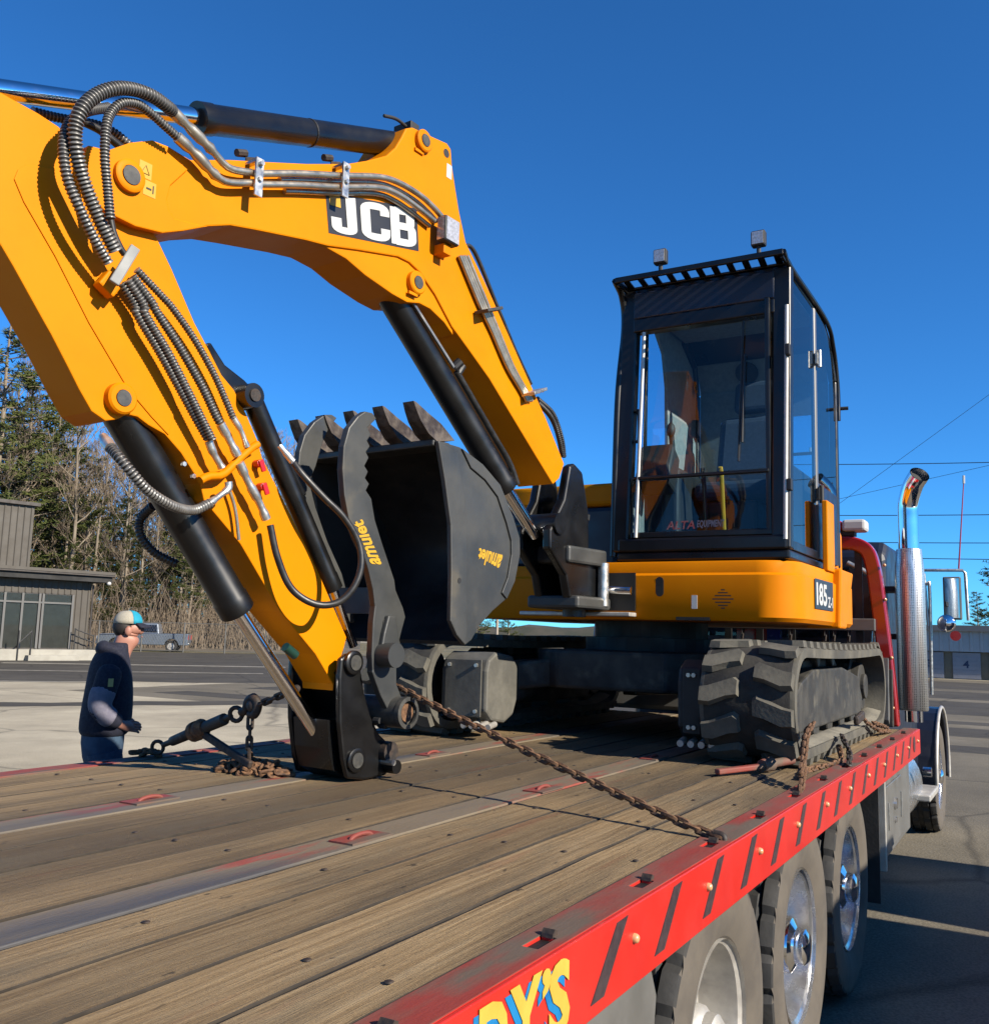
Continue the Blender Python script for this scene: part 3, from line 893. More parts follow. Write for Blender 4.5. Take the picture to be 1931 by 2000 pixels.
tyre_me = tyre_mb().mesh('tyre', TYRE, 25)
tyre_me.materials.append(TYRED)
for p in tyre_me.polygons:
    cy = abs(p.center.y)
    rad = math.hypot(p.center.x, p.center.z)
    if rad < 0.477 and p.normal.y < -0.2:
        p.material_index = 1


def rim_mb():
    m = MB()
    prof = [(0.292, -0.132), (0.292, -0.118), (0.276, -0.108), (0.268, -0.06), (0.262, 0.02), (0.235, 0.035), (0.16, 0.036), (0.12, 0.02), (0.118, -0.03), (0.09, -0.035)]
    m.lathe(prof, (0, 0, 0), 'y', 48)
    m.lathe([(0.276, 0.13), (0.262, 0.02)], (0, 0, 0), 'y', 48)
    for k in range(10):
        a = 2 * math.pi * k / 10
        c_ = (0.143 * math.cos(a), 0.143 * math.sin(a))
        m.cyl((c_[0], 0.036, c_[1]), (c_[0], -0.012, c_[1]), 0.013, 6)
    return m


def hub_mb(cap):
    m = MB()
    if cap:
        m.lathe([(0.118, 0.0), (0.116, -0.06), (0.104, -0.10), (0.07, -0.118), (0.068, -0.15), (0.05, -0.165), (0.004, -0.17)], (0, 0, 0), 'y', 24)
        for k in range(10):
            a = 2 * math.pi * k / 10
            m.cyl((0.143 * math.cos(a), 0.0, 0.143 * math.sin(a)), (0.143 * math.cos(a), -0.05, 0.143 * math.sin(a)), 0.018, 8, 0.012)
    else:
        m.lathe([(0.100, -0.03), (0.095, -0.075), (0.08, -0.09), (0.078, -0.12), (0.06, -0.135), (0.004, -0.137)], (0, 0, 0), 'y', 24)
    return m


rim_dull = rim_mb().mesh('rim', ALU, 40)
POL = pmat('polished_alloy', (0.62, 0.62, 0.63), (0.50, 0.50, 0.50), ns=12, rough=0.24, rvar=0.08, metal=0.9)
rim_pol = rim_mb().mesh('rim', POL, 40)
hub_dull = hub_mb(False).mesh('hub', ALU, 40)
hub_pol = hub_mb(True).mesh('hub', CHR, 40)
YW = 0.90 + 0.135
for i, x in enumerate((2.98, 4.07, 5.17)):
    t = inst('wheel', tyre_me, truck, Matrix.Translation((x, YW, 0.50)) @ Matrix.Rotation(0.3 * i, 4, 'Y'))
    for nm, me in (('rim', rim_dull if i == 0 else rim_pol), ('hub', hub_dull if i == 0 else hub_pol)):
        o = bpy.data.objects.new(nm, me)
        link(o, t)
    t2 = bpy.data.objects.new('inner_tyre', tyre_me)
    link(t2, t)
    t2.location = (0, 0.31, 0)
t = inst('wheel', tyre_me, truck, Matrix.Translation((10.0, 1.06, 0.50)))
for nm, me in (('rim', rim_pol), ('hub', hub_pol)):
    link(bpy.data.objects.new(nm, me), t)
for x in (2.98, 4.07, 5.17, 10.0):
    MB().cyl((x, 1.2, 0.5), (x, 2.9, 0.5), 0.07, 12).build('axle', DARK, truck)

# grey quarter fender ahead of the first wheel, mud flap, tool boxes
pr = [(2.20, 0.30), (2.36, 0.30), (2.44, 0.66), (2.60, 0.90), (2.56, 0.975), (2.30, 0.98), (2.12, 0.85)]
MB().prism([(1.50, 0.28), (2.22, 0.28), (2.40, 0.60), (2.44, 0.80), (2.36, 0.955), (1.50, 0.955)], 0.90, 1.45).build('side_fender', GREYM, truck, bevel=0.012)
MB().box((5.84, 0.86, 0.28), (5.856, 1.46, 0.93)).build('mud_flap', TYRE, truck)
MB().cyl((5.92, 0.90, 0.88), (5.92, 0.90, 0.40), 0.012, 8).build('flap_bracket', STEEL, truck)
tb = MB().box((6.20, 0.885, 0.44), (7.42, 1.42, 0.90))
tbo = tb.build('tool_box', GREYM, truck, bevel=0.008)
MB().box((6.24, 0.874, 0.48), (6.93, 0.8848, 0.86)).build('box_door', GREYM, tbo, bevel=0.006)
for x in (6.30, 6.86):
    MB().box((x, 0.866, 0.60), (x + 0.02, 0.8738, 0.76)).build('hinge_strip', STEEL, tbo)
MB().disc_y((6.60, 0, 0.72), 0.035, 0.858, 0.8738, 16).build('latch', CHR, tbo)
MB().disc_y((6.60, 0, 0.62), 0.018, 0.862, 0.8738, 12).build('latch', CHR, tbo)
MB().box((6.10, 0.86, 0.40), (6.13, 1.44, 0.95)).build('box_bracket', ALU, truck, bevel=0.004)
tank = MB()
tank.lathe([(0.02, 0.0), (0.30, 0.0), (0.32, 0.02), (0.32, 1.0), (0.30, 1.02), (0.02, 1.02)], (7.56, 1.24, 0.60), 'x', 32)
tank.build('fuel_tank', POL, truck, smooth=40)
MB().box((8.30, 0.84, 0.50), (8.95, 1.10, 0.55)).build('cab_step', ALU, truck, bevel=0.01)
MB().cyl((8.05, 0.86, 0.76), (8.05, 0.80, 0.76), 0.035, 14).build('tank_cap', CHR, truck, smooth=40)

# cab: blue body behind the headboard, hood and front fender
cb = MB().prism([(7.72, 0.62), (9.45, 0.62), (9.45, 1.70), (9.25, 2.42), (9.05, 2.50), (7.86, 2.50), (7.72, 2.40)], 1.04, 3.08)
cab_b = cb.build('cab_body', NAVY, truck, bevel=0.06, seg=3)
MB().box((7.70, 1.30, 1.75), (7.719, 2.80, 2.30)).build('rear_window', GLSD, cab_b)
MB().prism([(9.4501, 0.85), (11.2, 0.85), (11.2, 1.45), (9.4501, 1.66)], 1.38, 2.74).build('hood', BLUE, truck, bevel=0.05, seg=3)
fe = MB()
pts = [(10.0 + 0.60 * math.cos(a), 0.52 + 0.62 * math.sin(a)) for a in [R(d) for d in range(-8, 189, 12)]]
inn = [(10.0 + 0.56 * math.cos(a), 0.52 + 0.58 * math.sin(a)) for a in [R(d) for d in range(188, -9, -12)]]
fe.prism(pts + inn, 0.90, 1.42)
fe_o = fe.build('front_fender', NAVY, truck, bevel=0.012)
tr_ = MB()
tr_.tube([(x, 0.895, z) for x, z in pts], 0.016, 8)
tr_.build('fender_trim', ALU, fe_o, smooth=60)

# red headboard (cab guard) with rounded shoulders
hx = 7.14
arch = [(0.90, D + 0.004), (0.925, 1.54), (0.965, 1.96), (1.00, 2.26), (1.05, 2.40), (1.16, 2.465), (1.32, 2.475)]
right = catmull([(hx, a, b) for a, b in arch], 6)
full = right + [V((hx, 4.122 - p.y, p.z)) for p in reversed(right)]
hb = MB()
rings = []
for i, p in enumerate(full):
    tg = (full[min(i + 1, len(full) - 1)] - full[max(i - 1, 0)]).normalized()
    nr = V((1, 0, 0)).cross(tg)
    rings.append([p + V((-0.05, 0, 0)) + nr * 0.0, p + V((0.05, 0, 0)), p + V((0.05, 0, 0)) - nr * 0.095, p + V((-0.05, 0, 0)) - nr * 0.095])
hb.loft(rings)
hb_o = hb.build('headboard', DKRED, truck, bevel=0.012)
MB().box((hx - 0.012, 0.99, D + 0.01), (hx + 0.012, 3.13, 1.62)).build('headboard_panel', DARK, hb_o)
for k in range(9):
    y = 1.12 + k * 0.235
    MB().box((hx - 0.010, y, 1.6201), (hx + 0.010, y + 0.05, 2.40)).build('headboard_bar', DARK, hb_o)
for z in (1.28, 1.62, 2.02, 2.26):
    MB().sphere((hx - 0.052, 0.965 if z > 1.7 else 0.935, z), 0.012, 8, 5).build('headboard_lamp', AMBER, hb_o, smooth=60)
gp = MB().prism([(hx - 0.09, D + 0.003), (hx + 0.09, D + 0.003), (hx + 0.06, 1.54), (hx - 0.06, 1.54)], 0.93, 1.00)
gp.build('headboard_post', UNDER, hb_o, bevel=0.006)
MB().box((hx - 0.10, 1.03, 1.80), (hx - 0.055, 3.10, 1.885)).build('chain_rack', GREYM, truck, bevel=0.006)
lb = MB().box((hx - 0.08, 1.24, 2.51), (hx + 0.08, 2.88, 2.585)).build('light_bar', REDPL, truck, bevel=0.02)
MB().box((hx - 0.085, 1.08, 2.505), (hx + 0.085, 1.2398, 2.588)).build('light_bar_end', WHITE, lb, bevel=0.02)
MB().box((hx - 0.05, 1.16, 2.476), (hx + 0.05, 1.30, 2.5098)).build('light_bar_foot', DARK, lb)
# chrome curved tube framing the rear window
MB().tube(catmull([(7.60, 1.12, 1.72), (7.60, 1.10, 2.05), (7.60, 1.14, 2.22), (7.60, 1.30, 2.32)], 6), 0.022, 8).build('grab_tube', STEEL, truck, smooth=60)
# painted red and blue panel low on the back of the cab
MB().box((7.55, 1.90, 1.56), (7.60, 2.14, 1.82)).build('red_panel', DKRED, truck)
MB().box((7.545, 1.80, 1.60), (7.60, 1.8998, 1.82)).build('blue_panel', BLUE, truck)

# exhaust stack
sx, sy = 7.45, 0.845
chr_p = bpy.data.materials.new('perforated_chrome')
chr_p.use_nodes = True
nt = chr_p.node_tree
bb = nt.nodes['Principled BSDF']
bb.inputs['Metallic'].default_value = 1.0
bb.inputs['Base Color'].default_value = (0.72, 0.70, 0.66, 1)
bb.inputs['Roughness'].default_value = 0.36
tc = nd(nt, 'ShaderNodeTexCoord')
vo = nd(nt, 'ShaderNodeTexVoronoi')
vo.inputs['Scale'].default_value = 85
vo.inputs['Randomness'].default_value = 0.15
nt.links.new(tc.outputs['Object'], vo.inputs['Vector'])
rr_ = nd(nt, 'ShaderNodeValToRGB')
rr_.color_ramp.elements[0].position = 0.30
rr_.color_ramp.elements[0].color = (0.22, 0.21, 0.20, 1)
rr_.color_ramp.elements[1].position = 0.38
rr_.color_ramp.elements[1].color = (0.74, 0.72, 0.68, 1)
nt.links.new(vo.outputs['Distance'], rr_.inputs[0])
nt.links.new(rr_.outputs[0], bb.inputs['Base Color'])
bp_ = nd(nt, 'ShaderNodeBump')
bp_.inputs['Strength'].default_value = 0.15
bp_.inputs['Distance'].default_value = 0.01
nt.links.new(vo.outputs['Distance'], bp_.inputs['Height'])
nt.links.new(bp_.outputs[0], bb.inputs['Normal'])
st_ = MB().lathe([(0.095, 1.25), (0.100, 1.26), (0.100, 2.22), (0.094, 2.30), (0.086, 2.40), (0.070, 2.405)], (sx, sy, 0), 'z', 32)
stack = st_.build('exhaust_stack', chr_p, truck, smooth=40)
el = catmull([(sx, sy, 2.395), (sx, sy, 2.62), (sx - 0.005, sy - 0.004, 2.74), (sx - 0.05, sy - 0.045, 2.86), (sx - 0.12, sy - 0.10, 2.93)], 8)
pip = MB()
pip.tube(el, 0.070, 28, caps=False)
pip.tube([el[-1] + (el[-1] - el[-2]).normalized() * 0.002, el[-4]], [0.066, 0.062], 28, caps=False)
pip.build('stack_pipe', CHR, stack, smooth=50)
d_ = (el[-1] - el[-2]).normalized()
MB().tube([el[-4], el[-4] - d_ * 0.004], 0.063, 24).build('stack_bore_disc', DARK, stack)  # dark disc set inside the pipe mouth
MB().cyl((sx, sy, D + 0.02), (sx, sy, 1.249), 0.060, 20).build('stack_foot', CHR, stack, smooth=40)
for z in (1.75, 2.10):
    MB().box((sx + 0.10, sy - 0.02, z), (7.80, 1.06, z + 0.04)).build('stack_clamp', BLKM, stack)

# mirror on its bracket, convex mirror, marker disc, whip aerial
mx = 8.95
arm = MB()
arm.tube(catmull([(mx, 0.97, 2.20), (mx, 0.88, 2.24), (mx, 0.86, 2.16), (mx, 0.87, 1.30)], 8), 0.014, 8)
arm.tube([(mx, 0.96, 2.36), (mx, 0.60, 2.355), (mx, 0.58, 2.33), (mx, 0.57, 1.93)], 0.013, 8)
arm.tube([(mx, 0.90, 2.33), (mx, 0.88, 1.88)], 0.012, 8)
arm_o = arm.build('mirror_bracket', STEEL, truck, smooth=50)
mi = MB().box((mx - 0.02, 0.615, 1.935), (mx + 0.035, 0.755, 2.300)).build('mirror', GREYM, arm_o, bevel=0.012)
MB().box((mx - 0.0225, 0.63, 1.95), (mx - 0.0205, 0.74, 2.285)).build('mirror_glass', pmat('mirror_glass', (0.6, 0.62, 0.62), rough=0.02, rvar=0, metal=1.0), arm_o)
MB().lathe([(0.002, -0.035), (0.035, -0.031), (0.062, -0.018), (0.074, 0.0), (0.070, 0.02), (0.01, 0.05)], (mx - 0.02, 0.735, 1.905), 'x', 24).build('round_mirror', CHR, arm_o, smooth=50)
MB().tube([(mx - 0.04, 0.668, 1.80), (mx - 0.036, 0.668, 1.80)], 0.042, 24).build('marker_disc', REDPL, arm_o)
MB().tube([(mx, 0.628, 2.37), (mx, 0.565, 3.12)], [0.007, 0.004], 6).build('aerial', pmat('aerial_red', (0.5, 0.06, 0.10), rough=0.5, rvar=0), truck)
MB().cyl((mx, 0.565, 3.10), (mx, 0.5635, 3.17), 0.010, 6).build('aerial_tip', WHITE, truck)
# ------------------------------------------------------------------ the excavator
exc = thing('excavator', (5.55, 2.1, D), 'yellow and black tracked excavator with its boom folded and bucket curled on the deck', 'excavator')
YB, YD, WB, WD = 2.10, 2.125, 0.215, 0.165


def T3(n):
    return [V(p) for p in Q[n]]


# ---- tracks: rubber belt loop, chevron lugs, rollers, frame
def loop_pts(inset=0.0, n_arc=14):
    """closed loop in XZ (counter-clockwise), rear sprocket at x=4.48, idler at x=6.60"""
    zb, zt = D + 0.038 + inset, D + 0.528 - inset
    r = (zt - zb) / 2
    zc_ = (zt + zb) / 2
    xa, xb = 4.23 + 0.249, 6.90 - 0.249
    pts = []
    for k in range(31):
        pts.append((xa + (xb - xa) * k / 30, zb))
    for k in range(1, n_arc):
        a = -math.pi / 2 + math.pi * k / n_arc
        pts.append((xb + r * math.cos(a), zc_ + r * math.sin(a)))
    for k in range(31):
        u = k / 30
        sag = -0.012 * math.sin(math.pi * u) - 0.020 * u * 0
        pts.append((xb + (xa - xb) * u, zt + sag))
    for k in range(1, n_arc):
        a = math.pi / 2 + math.pi * k / n_arc
        pts.append((xa + r * math.cos(a), zc_ + r * math.sin(a)))
    return pts


def make_track(y0, y1, inner_is_high):
    lp = loop_pts()
    n = len(lp)
    yc = (y0 + y1) / 2
    belt = MB()
    rings = []
    for i, (x, z) in enumerate(lp):
        a = lp[i - 1]
        b = lp[(i + 1) % n]
        t = V((b[0] - a[0], 0, b[1] - a[1])).normalized()
        nr = V((t.z, 0, -t.x))             # outward for a ccw loop
        p = V((x, 0, z))
        o = p + nr * 0.008
        q = p - nr * 0.040
        rings.append([V((o.x, y0, o.z)) - nr * 0.006, V((o.x, y0 + 0.02, o.z)), V((o.x, y1 - 0.02, o.z)), V((o.x, y1, o.z)) - nr * 0.006, V((q.x, y1, q.z)), V((q.x, y0, q.z))])
    rings.append(rings[0])
    belt.loft(rings, caps=False)
    tr = belt.build('track', RUB, exc, smooth=50)
    tr.data.materials.append(BELT)
    for i, p in enumerate(tr.data.polygons):
        if i % 6 == 1:
            p.material_index = 1
    # lugs
    L = 0.0
    seg = []
    for i in range(n):
        a, b = V((lp[i][0], 0, lp[i][1])), V((lp[(i + 1) % n][0], 0, lp[(i + 1) % n][1]))
        seg.append((L, a, b))
        L += (b - a).length
    rows = 40
    pitch = L / rows

    def lug(side):
        # plan of a lug: from near the centre line out to the edge, swept backwards
        h = 0.036
        wd = (y1 - y0) / 2
        s0, s1 = 0.030, wd - 0.004
        pl = [(s0, -0.040), (s0 + 0.02, -0.056), (s1 - 0.04, -0.008), (s1, 0.000), (s1, 0.076), (s1 - 0.05, 0.080), (s0 + 0.05, 0.044), (s0, 0.034)]
        if side < 0:
            pl = [(-y, x) for y, x in reversed(pl)]
        m = MB()
        lo = [V((x, y, 0.006)) for y, x in pl]
        c = V((sum(p.x for p in lo) / len(lo), sum(p.y for p in lo) / len(lo), 0))
        hi = [V((c.x + (p.x - c.x) * 0.84, c.y + (p.y - c.y) * 0.94, h)) for p in lo]
        m.loft([lo, hi])
        return m.mesh('lug', RUB)
    lugs = {s: lug(s) for s in (-1, 1)}
    for k in range(rows):
        for s in (-1, 1):
            d = (k + (0.5 if s > 0 else 0)) * pitch
            j = max(i for i in range(n) if seg[i][0] <= d)
            a, b = seg[j][1], seg[j][2]
            t = (b - a).normalized()
            p = a + t * (d - seg[j][0])
            nr = V((t.z, 0, -t.x))
            m = frame(t, nr, V((p.x, yc, p.z)))
            m = m @ Matrix.Rotation(0, 4, 'Z')
            inst('lug', lugs[s], tr, m)
    # track frame, sprocket, idler, rollers
    f = MB()
    f.prism([(4.62, D + 0.12), (6.50, D + 0.12), (6.56, D + 0.22), (6.40, D + 0.36), (5.9, D + 0.42), (5.1, D + 0.42), (4.80, D + 0.36), (4.58, D + 0.24)], yc - 0.115, yc + 0.115)
    f.prism([(5.0, D + 0.421), (6.05, D + 0.421), (5.95, D + 0.47), (5.1, D + 0.47)], yc - 0.06, yc + 0.06)
    fr = f.build('track_frame', UNDER, tr, bevel=0.012)
    for cx, nm in ((4.479, 'sprocket'), (6.651, 'idler')):
        s_ = MB()
        s_.disc_y((cx, 0, D + 0.285), 0.205, yc - 0.05, yc + 0.05, 28)
        s_.disc_y((cx, 0, D + 0.285), 0.15, yc - 0.10, yc + 0.10, 24)
        s_.disc_y((cx, 0, D + 0.285), 0.08, yc - 0.125, yc + 0.125, 20)
        if nm == 'sprocket':
            for k in range(16):
                a = 2 * math.pi * k / 16
                s_.cbox((cx + 0.21 * math.cos(a), yc, D + 0.285 + 0.21 * math.sin(a)), (0.03, 0.05, 0.04), Matrix.Rotation(-a, 3, 'Y'))
        s_.build(nm, UNDER, tr, bevel=0.006)
    for k in range(5):
        cx = 4.86 + 0.36 * k
        MB().disc_y((cx, 0, D + 0.125), 0.072, yc - 0.10, yc + 0.10, 18).build('roller', UNDER, tr, bevel=0.01)
    for cx in (5.35, 5.75):
        MB().disc_y((cx, 0, D + 0.47), 0.045, yc - 0.09, yc + 0.09, 16).build('roller', PINM, tr, bevel=0.008)
    # dust lying on the inner face of the lower run
    du = MB()
    rng = random.Random(5)
    rows_ = []
    for i in range(41):
        u = i / 40
        x = 4.55 + 2.15 * u
        lift = 0.05 * max(0.0, (u - 0.86) / 0.14) ** 2
        rows_.append([V((x, y0 + 0.006, D + 0.080 + lift)), V((x, y0 + 0.05, D + 0.086 + lift + rng.uniform(0, 0.006))), V((x, y0 + 0.09, D + 0.091 + lift + rng.uniform(0, 0.008))), V((x, y0 + 0.13, D + 0.081 + lift))])
    du.loft(rows_, caps=False, closed=False)
    du.build('dried_mud', RUBD, tr, smooth=60)
    return tr


make_track(0.950, 1.372, True)
make_track(2.850, 3.272, False)

# ---- undercarriage centre frame with final drives and blade
u = MB()
u.prismz([(4.95, 1.80), (5.20, 1.55), (5.95, 1.55), (6.20, 1.80), (6.20, 2.45), (5.95, 2.70), (5.20, 2.70), (4.95, 2.45)], D + 0.26, D + 0.48)
for sgn in (-1, 1):
    for xx in (-1, 1):
        a = V((5.575 + xx * 0.35, 2.11 + sgn * 0.35, D + 0.36))
        b = V((5.575 + xx * 0.62, 2.11 + sgn * 0.78, D + 0.30))
        u.bar(a, b, 0.26, 0.16)
uo = u.build('centre_frame', UNDER, exc, bevel=0.02)
MB().lathe([(0.36, 0.48), (0.40, 0.482), (0.40, 0.56), (0.34, 0.562), (0.34, 0.66)], (5.55, 2.1, D), 'z', 36).build('slew_ring', DARK, exc)
GUARD_LIT = pmat('guard_sunlit', (0.12, 0.115, 0.098), (0.19, 0.18, 0.15), ns=6, rough=0.65, bump=0.08, bs=50)
for (ya, yb) in ((1.375, 1.52), (2.56, 2.847)):
    fd = MB()
    xz = [(4.36, D + 0.15), (4.42, D + 0.10), (4.56, D + 0.08), (4.66, D + 0.12), (4.70, D + 0.20), (4.70, D + 0.38), (4.64, D + 0.44), (4.46, D + 0.46), (4.38, D + 0.42), (4.36, D + 0.36)]
    fd.prism(xz, ya, yb)
    fdo = fd.build('final_drive_guard', GUARD_LIT if yb > 2 else DARK, exc, bevel=0.015)  # far guard coloured as sunlit, near one as shaded
    cv = MB()
    yy0, yy1, zz0, zz1 = ya + 0.03, yb - 0.03, D + 0.12, D + 0.42
    cv.prismz([(4.352, yy0), (4.352, yy1), (4.3595, yy1), (4.3595, yy0)], zz0, zz1)
    cv.build('guard_cover', GUARD_LIT if yb > 2 else DARK, fdo, bevel=0.004)
    for by in (yy0 + 0.03, yy1 - 0.03):
        for bz in (zz0 + 0.03, zz1 - 0.03):
            MB().cyl((4.352, by, bz), (4.340, by, bz), 0.011, 6).build('bolt', STEEL, fdo)
    for k in range(4):
        MB().cyl((4.42, ya - 0.02 + 0.05 * k, D + 0.085), (4.33, ya - 0.03 + 0.05 * k, D + 0.075), 0.016, 10).build('hydraulic_fitting', ALU, fdo)
    MB().prism([(4.7, D + 0.14), (5.3, D + 0.24), (5.3, D + 0.42), (4.7, D + 0.40)], (ya + yb) / 2 - 0.02, (ya + yb) / 2 + 0.02).build('frame_leg', UNDER, exc)
bl = MB().prism([(7.00, D + 0.05), (7.03, D + 0.02), (7.07, D + 0.10), (7.05, D + 0.26), (7.075, D + 0.46), (7.05, D + 0.47), (7.02, D + 0.27)], 0.95, 3.25)
bl.build('dozer_blade', GREYM, exc, bevel=0.004)
for y in (1.75, 2.42):
    MB().bar((6.0, y, D + 0.25), (7.02, y, D + 0.22), 0.10, 0.14).build('blade_arm', BLK, exc, bevel=0.01)

# ---- upper body
ar = [(4.80 + 0.20 * (1 - math.cos(a)), 1.055 + 0.20 * (1 - math.sin(a))) for a in [R(d) for d in (0, 15, 30, 45, 60, 75, 90)]]
plan = [(4.80, 2.20)] + ar + [(6.16, 1.030), (6.55, 1.12), (6.80, 1.45), (6.86, 2.1), (6.80, 2.8), (6.4, 3.15), (5.1, 3.17), (4.98, 3.05), (4.98, 2.34), (4.92, 2.20)]
zb0, zt0 = D + 0.655, D + 0.965
ub = MB()


def ring_plan(sc_, z, dx=0.0):
    cx, cy = 5.7, 2.1
    return [V((cx + (x - cx) * sc_ + dx, cy + (y - cy) * sc_, z)) for x, y in plan]


ub.loft([ring_plan(0.985, zb0 + 0.0), ring_plan(1.0, zb0 + 0.02), ring_plan(1.0, zt0 - 0.075), ring_plan(0.985, zt0 - 0.062), ring_plan(0.985, zt0 - 0.012), ring_plan(0.978, zt0)])
body = ub.build('body_shell', YEL, exc, smooth=35)
# recess for the swing cylinder, dark
rc = MB().box((4.794, 1.905, D + 0.700), (4.7985, 2.205, D + 0.905))
rc.prism([(4.794, 0), (4.7985, 0)], 0, 0) if False else None
rc.build('cylinder_recess', DARK, body)
MB().box((4.70, 1.90, D + 0.668), (4.7995, 2.56, D + 0.690)).build('lower_lip', ALU, body, bevel=0.005)
MB().cyl((4.755, 2.15, D + 0.812), (4.760, 1.915, D + 0.806), 0.022, 14).build('swing_rod', CHR, exc, smooth=40)
# slot, louvre vents and stickers on the front skirt
sl = MB()
sl.tube([(4.7995, 1.770, D + 0.80), (4.7965, 1.770, D + 0.80)], 0.022, 16)
sl.box((4.7966, 1.748, D + 0.80), (4.7996, 1.792, D + 0.86))
sl.tube([(4.7994, 1.770, D + 0.86), (4.7964, 1.770, D + 0.86)], 0.022, 16)
sl.build('lifting_slot', DARK, body)
for k, (w, z) in enumerate(((0.02, 0.84), (0.05, 0.825), (0.085, 0.81), (0.11, 0.793), (0.08, 0.776), (0.05, 0.760), (0.02, 0.746))):
    MB().box((4.7975, 1.43 - w / 2, D + z - 0.03), (4.7996, 1.43 + w / 2, D + z - 0.024)).build('vent_slit', DARK, body)
MB().box((4.797, 1.565, D + 0.715), (4.7996, 1.595, D + 0.785)).build('small_sticker', WHITE, body)
MB().box((4.80, 1.50, D + 0.655), (4.86, 1.68, D + 0.672)).build('hose_tray', DARK, body)
# number decal on the side corner
dq = [(5.16, 1.0462, D + 0.735), (5.60, 1.0372, D + 0.735), (5.60, 1.0372, D + 0.895), (5.16, 1.0462, D + 0.895)]
MB().add(dq, [(0, 1, 2, 3)]).build('number_plate', DECALK, body)
for tx, x0, x1, z0, z1 in (('85', 5.25, 5.44, 0.755, 0.875), ('1', 5.19, 5.225, 0.755, 0.875), ('Z-1', 5.46, 5.585, 0.752, 0.81)):
    me = text_mesh('number', tx, WHITE, extrude=0.0003, offset=0.03)
    quad_fit(me, [(x0, 1.036 + 0.0205 * (5.6 - x0), D + z0), (x1, 1.036 + 0.0205 * (5.6 - x1), D + z0), (x1, 1.036 + 0.0205 * (5.6 - x1), D + z1), (x0, 1.036 + 0.0205 * (5.6 - x0), D + z1)], (0, -1, 0))
    put_mesh('number', me, body)
# rear corner panel and the upright yellow post beside the cab
MB().prism([(5.66, D + 0.64), (5.86, D + 0.64), (6.12, D + 0.985), (5.72, D + 0.985)], 1.012, 1.20).build('corner_panel', YEL, body, bevel=0.012)
MB().prism([(5.52, D + 0.96), (5.72, D + 0.96), (5.72, D + 1.36), (5.52, D + 1.36)], 1.045, 1.075).build('side_post', YEL, body, bevel=0.006)
# engine hood at the machine's far side and counterweight
hd = MB()
hd.prismz([(5.15, 2.16), (5.15, 3.12), (6.4, 3.12), (6.78, 2.75), (6.82, 2.16)], D + 0.966, D + 1.33)
hd.build('hood_side_shade', NAVY, exc, bevel=0.03)  # navy colour stands in for the shadow on the lower hood
hd = MB()
hd.prismz([(5.14, 2.15), (5.14, 3.13), (6.4, 3.13), (6.79, 2.76), (6.83, 2.15)], D + 1.331, D + 1.47)
hd.build('hood_top', YEL, exc, bevel=0.03, seg=3)
cw = MB().prismz([(6.1, 1.10), (6.5, 1.14), (6.76, 1.45), (6.83, 2.14), (6.1, 2.14)], D + 0.966, D + 1.30)
cw.build('counterweight', YEL, exc, bevel=0.05, seg=3)

# ---- operator cab
CX0, CX1, CY0, CY1 = 4.86, 6.22, 1.095, 2.055
CZ0, CZ1 = D + 0.972, D + 2.565


def cab_prof():
    # side profile: slight rake on the screen, dropped rear corner of the roof
    return [(CX0 + 0.00, CZ0), (CX1, CZ0), (CX1 + 0.02, CZ0 + 1.25), (CX1 - 0.08, CZ1 - 0.13), (CX1 - 0.32, CZ1 - 0.01), (CX0 + 0.05, CZ1 - 0.01)]


cabf = MB()
# floor, sill, corner posts, headers
cabf.box((CX0, CY0 + 0.01, CZ0), (CX1, CY1 - 0.01, CZ0 + 0.05))
cabf.box((CX0 - 0.012, CY0 + 0.02, CZ0 + 0.0502), (CX0 + 0.05, CY1 - 0.02, CZ0 + 0.125))
cabo = cabf.build('cab', BLK, exc, bevel=0.012)


def post(pts, w, d, name='cab_post', mat=BLK):
    m = MB()
    for a, b in zip(pts, pts[1:]):
        m.bar(a, b, w, d, up=(1, 0, 0))
    return m.build(name, mat, cabo, bevel=0.014, seg=3)


TX = CX0 + 0.045
post([(CX0 + 0.035, CY0 + 0.055, CZ0 + 0.05), (TX + 0.035, CY0 + 0.045, CZ1 - 0.03)], 0.10, 0.075)
post([(CX0 + 0.035, CY1 - 0.028, CZ0 + 0.05), (TX + 0.035, CY1 - 0.062, CZ1 - 0.03)], 0.095, 0.075)
post([(CX1 - 0.03, CY0 + 0.03, CZ0 + 0.05), (CX1 - 0.01, CY0 + 0.03, CZ0 + 1.25), (CX1 - 0.10, CY0 + 0.04, CZ1 - 0.15), (CX1 - 0.34, CY0 + 0.045, CZ1 - 0.03)], 0.05, 0.06)
post([(CX1 - 0.03, CY1 - 0.03, CZ0 + 0.05), (CX1 - 0.01, CY1 - 0.03, CZ0 + 1.25), (CX1 - 0.10, CY1 - 0.04, CZ1 - 0.15), (CX1 - 0.34, CY1 - 0.05, CZ1 - 0.03)], 0.05, 0.08)
post([(5.56, CY0 + 0.022, CZ0 + 0.05), (5.58, CY0 + 0.022, CZ1 - 0.05)], 0.03, 0.05, 'door_post', pmat('door_seam', (0.22, 0.21, 0.20), rough=0.4, rvar=0.05))
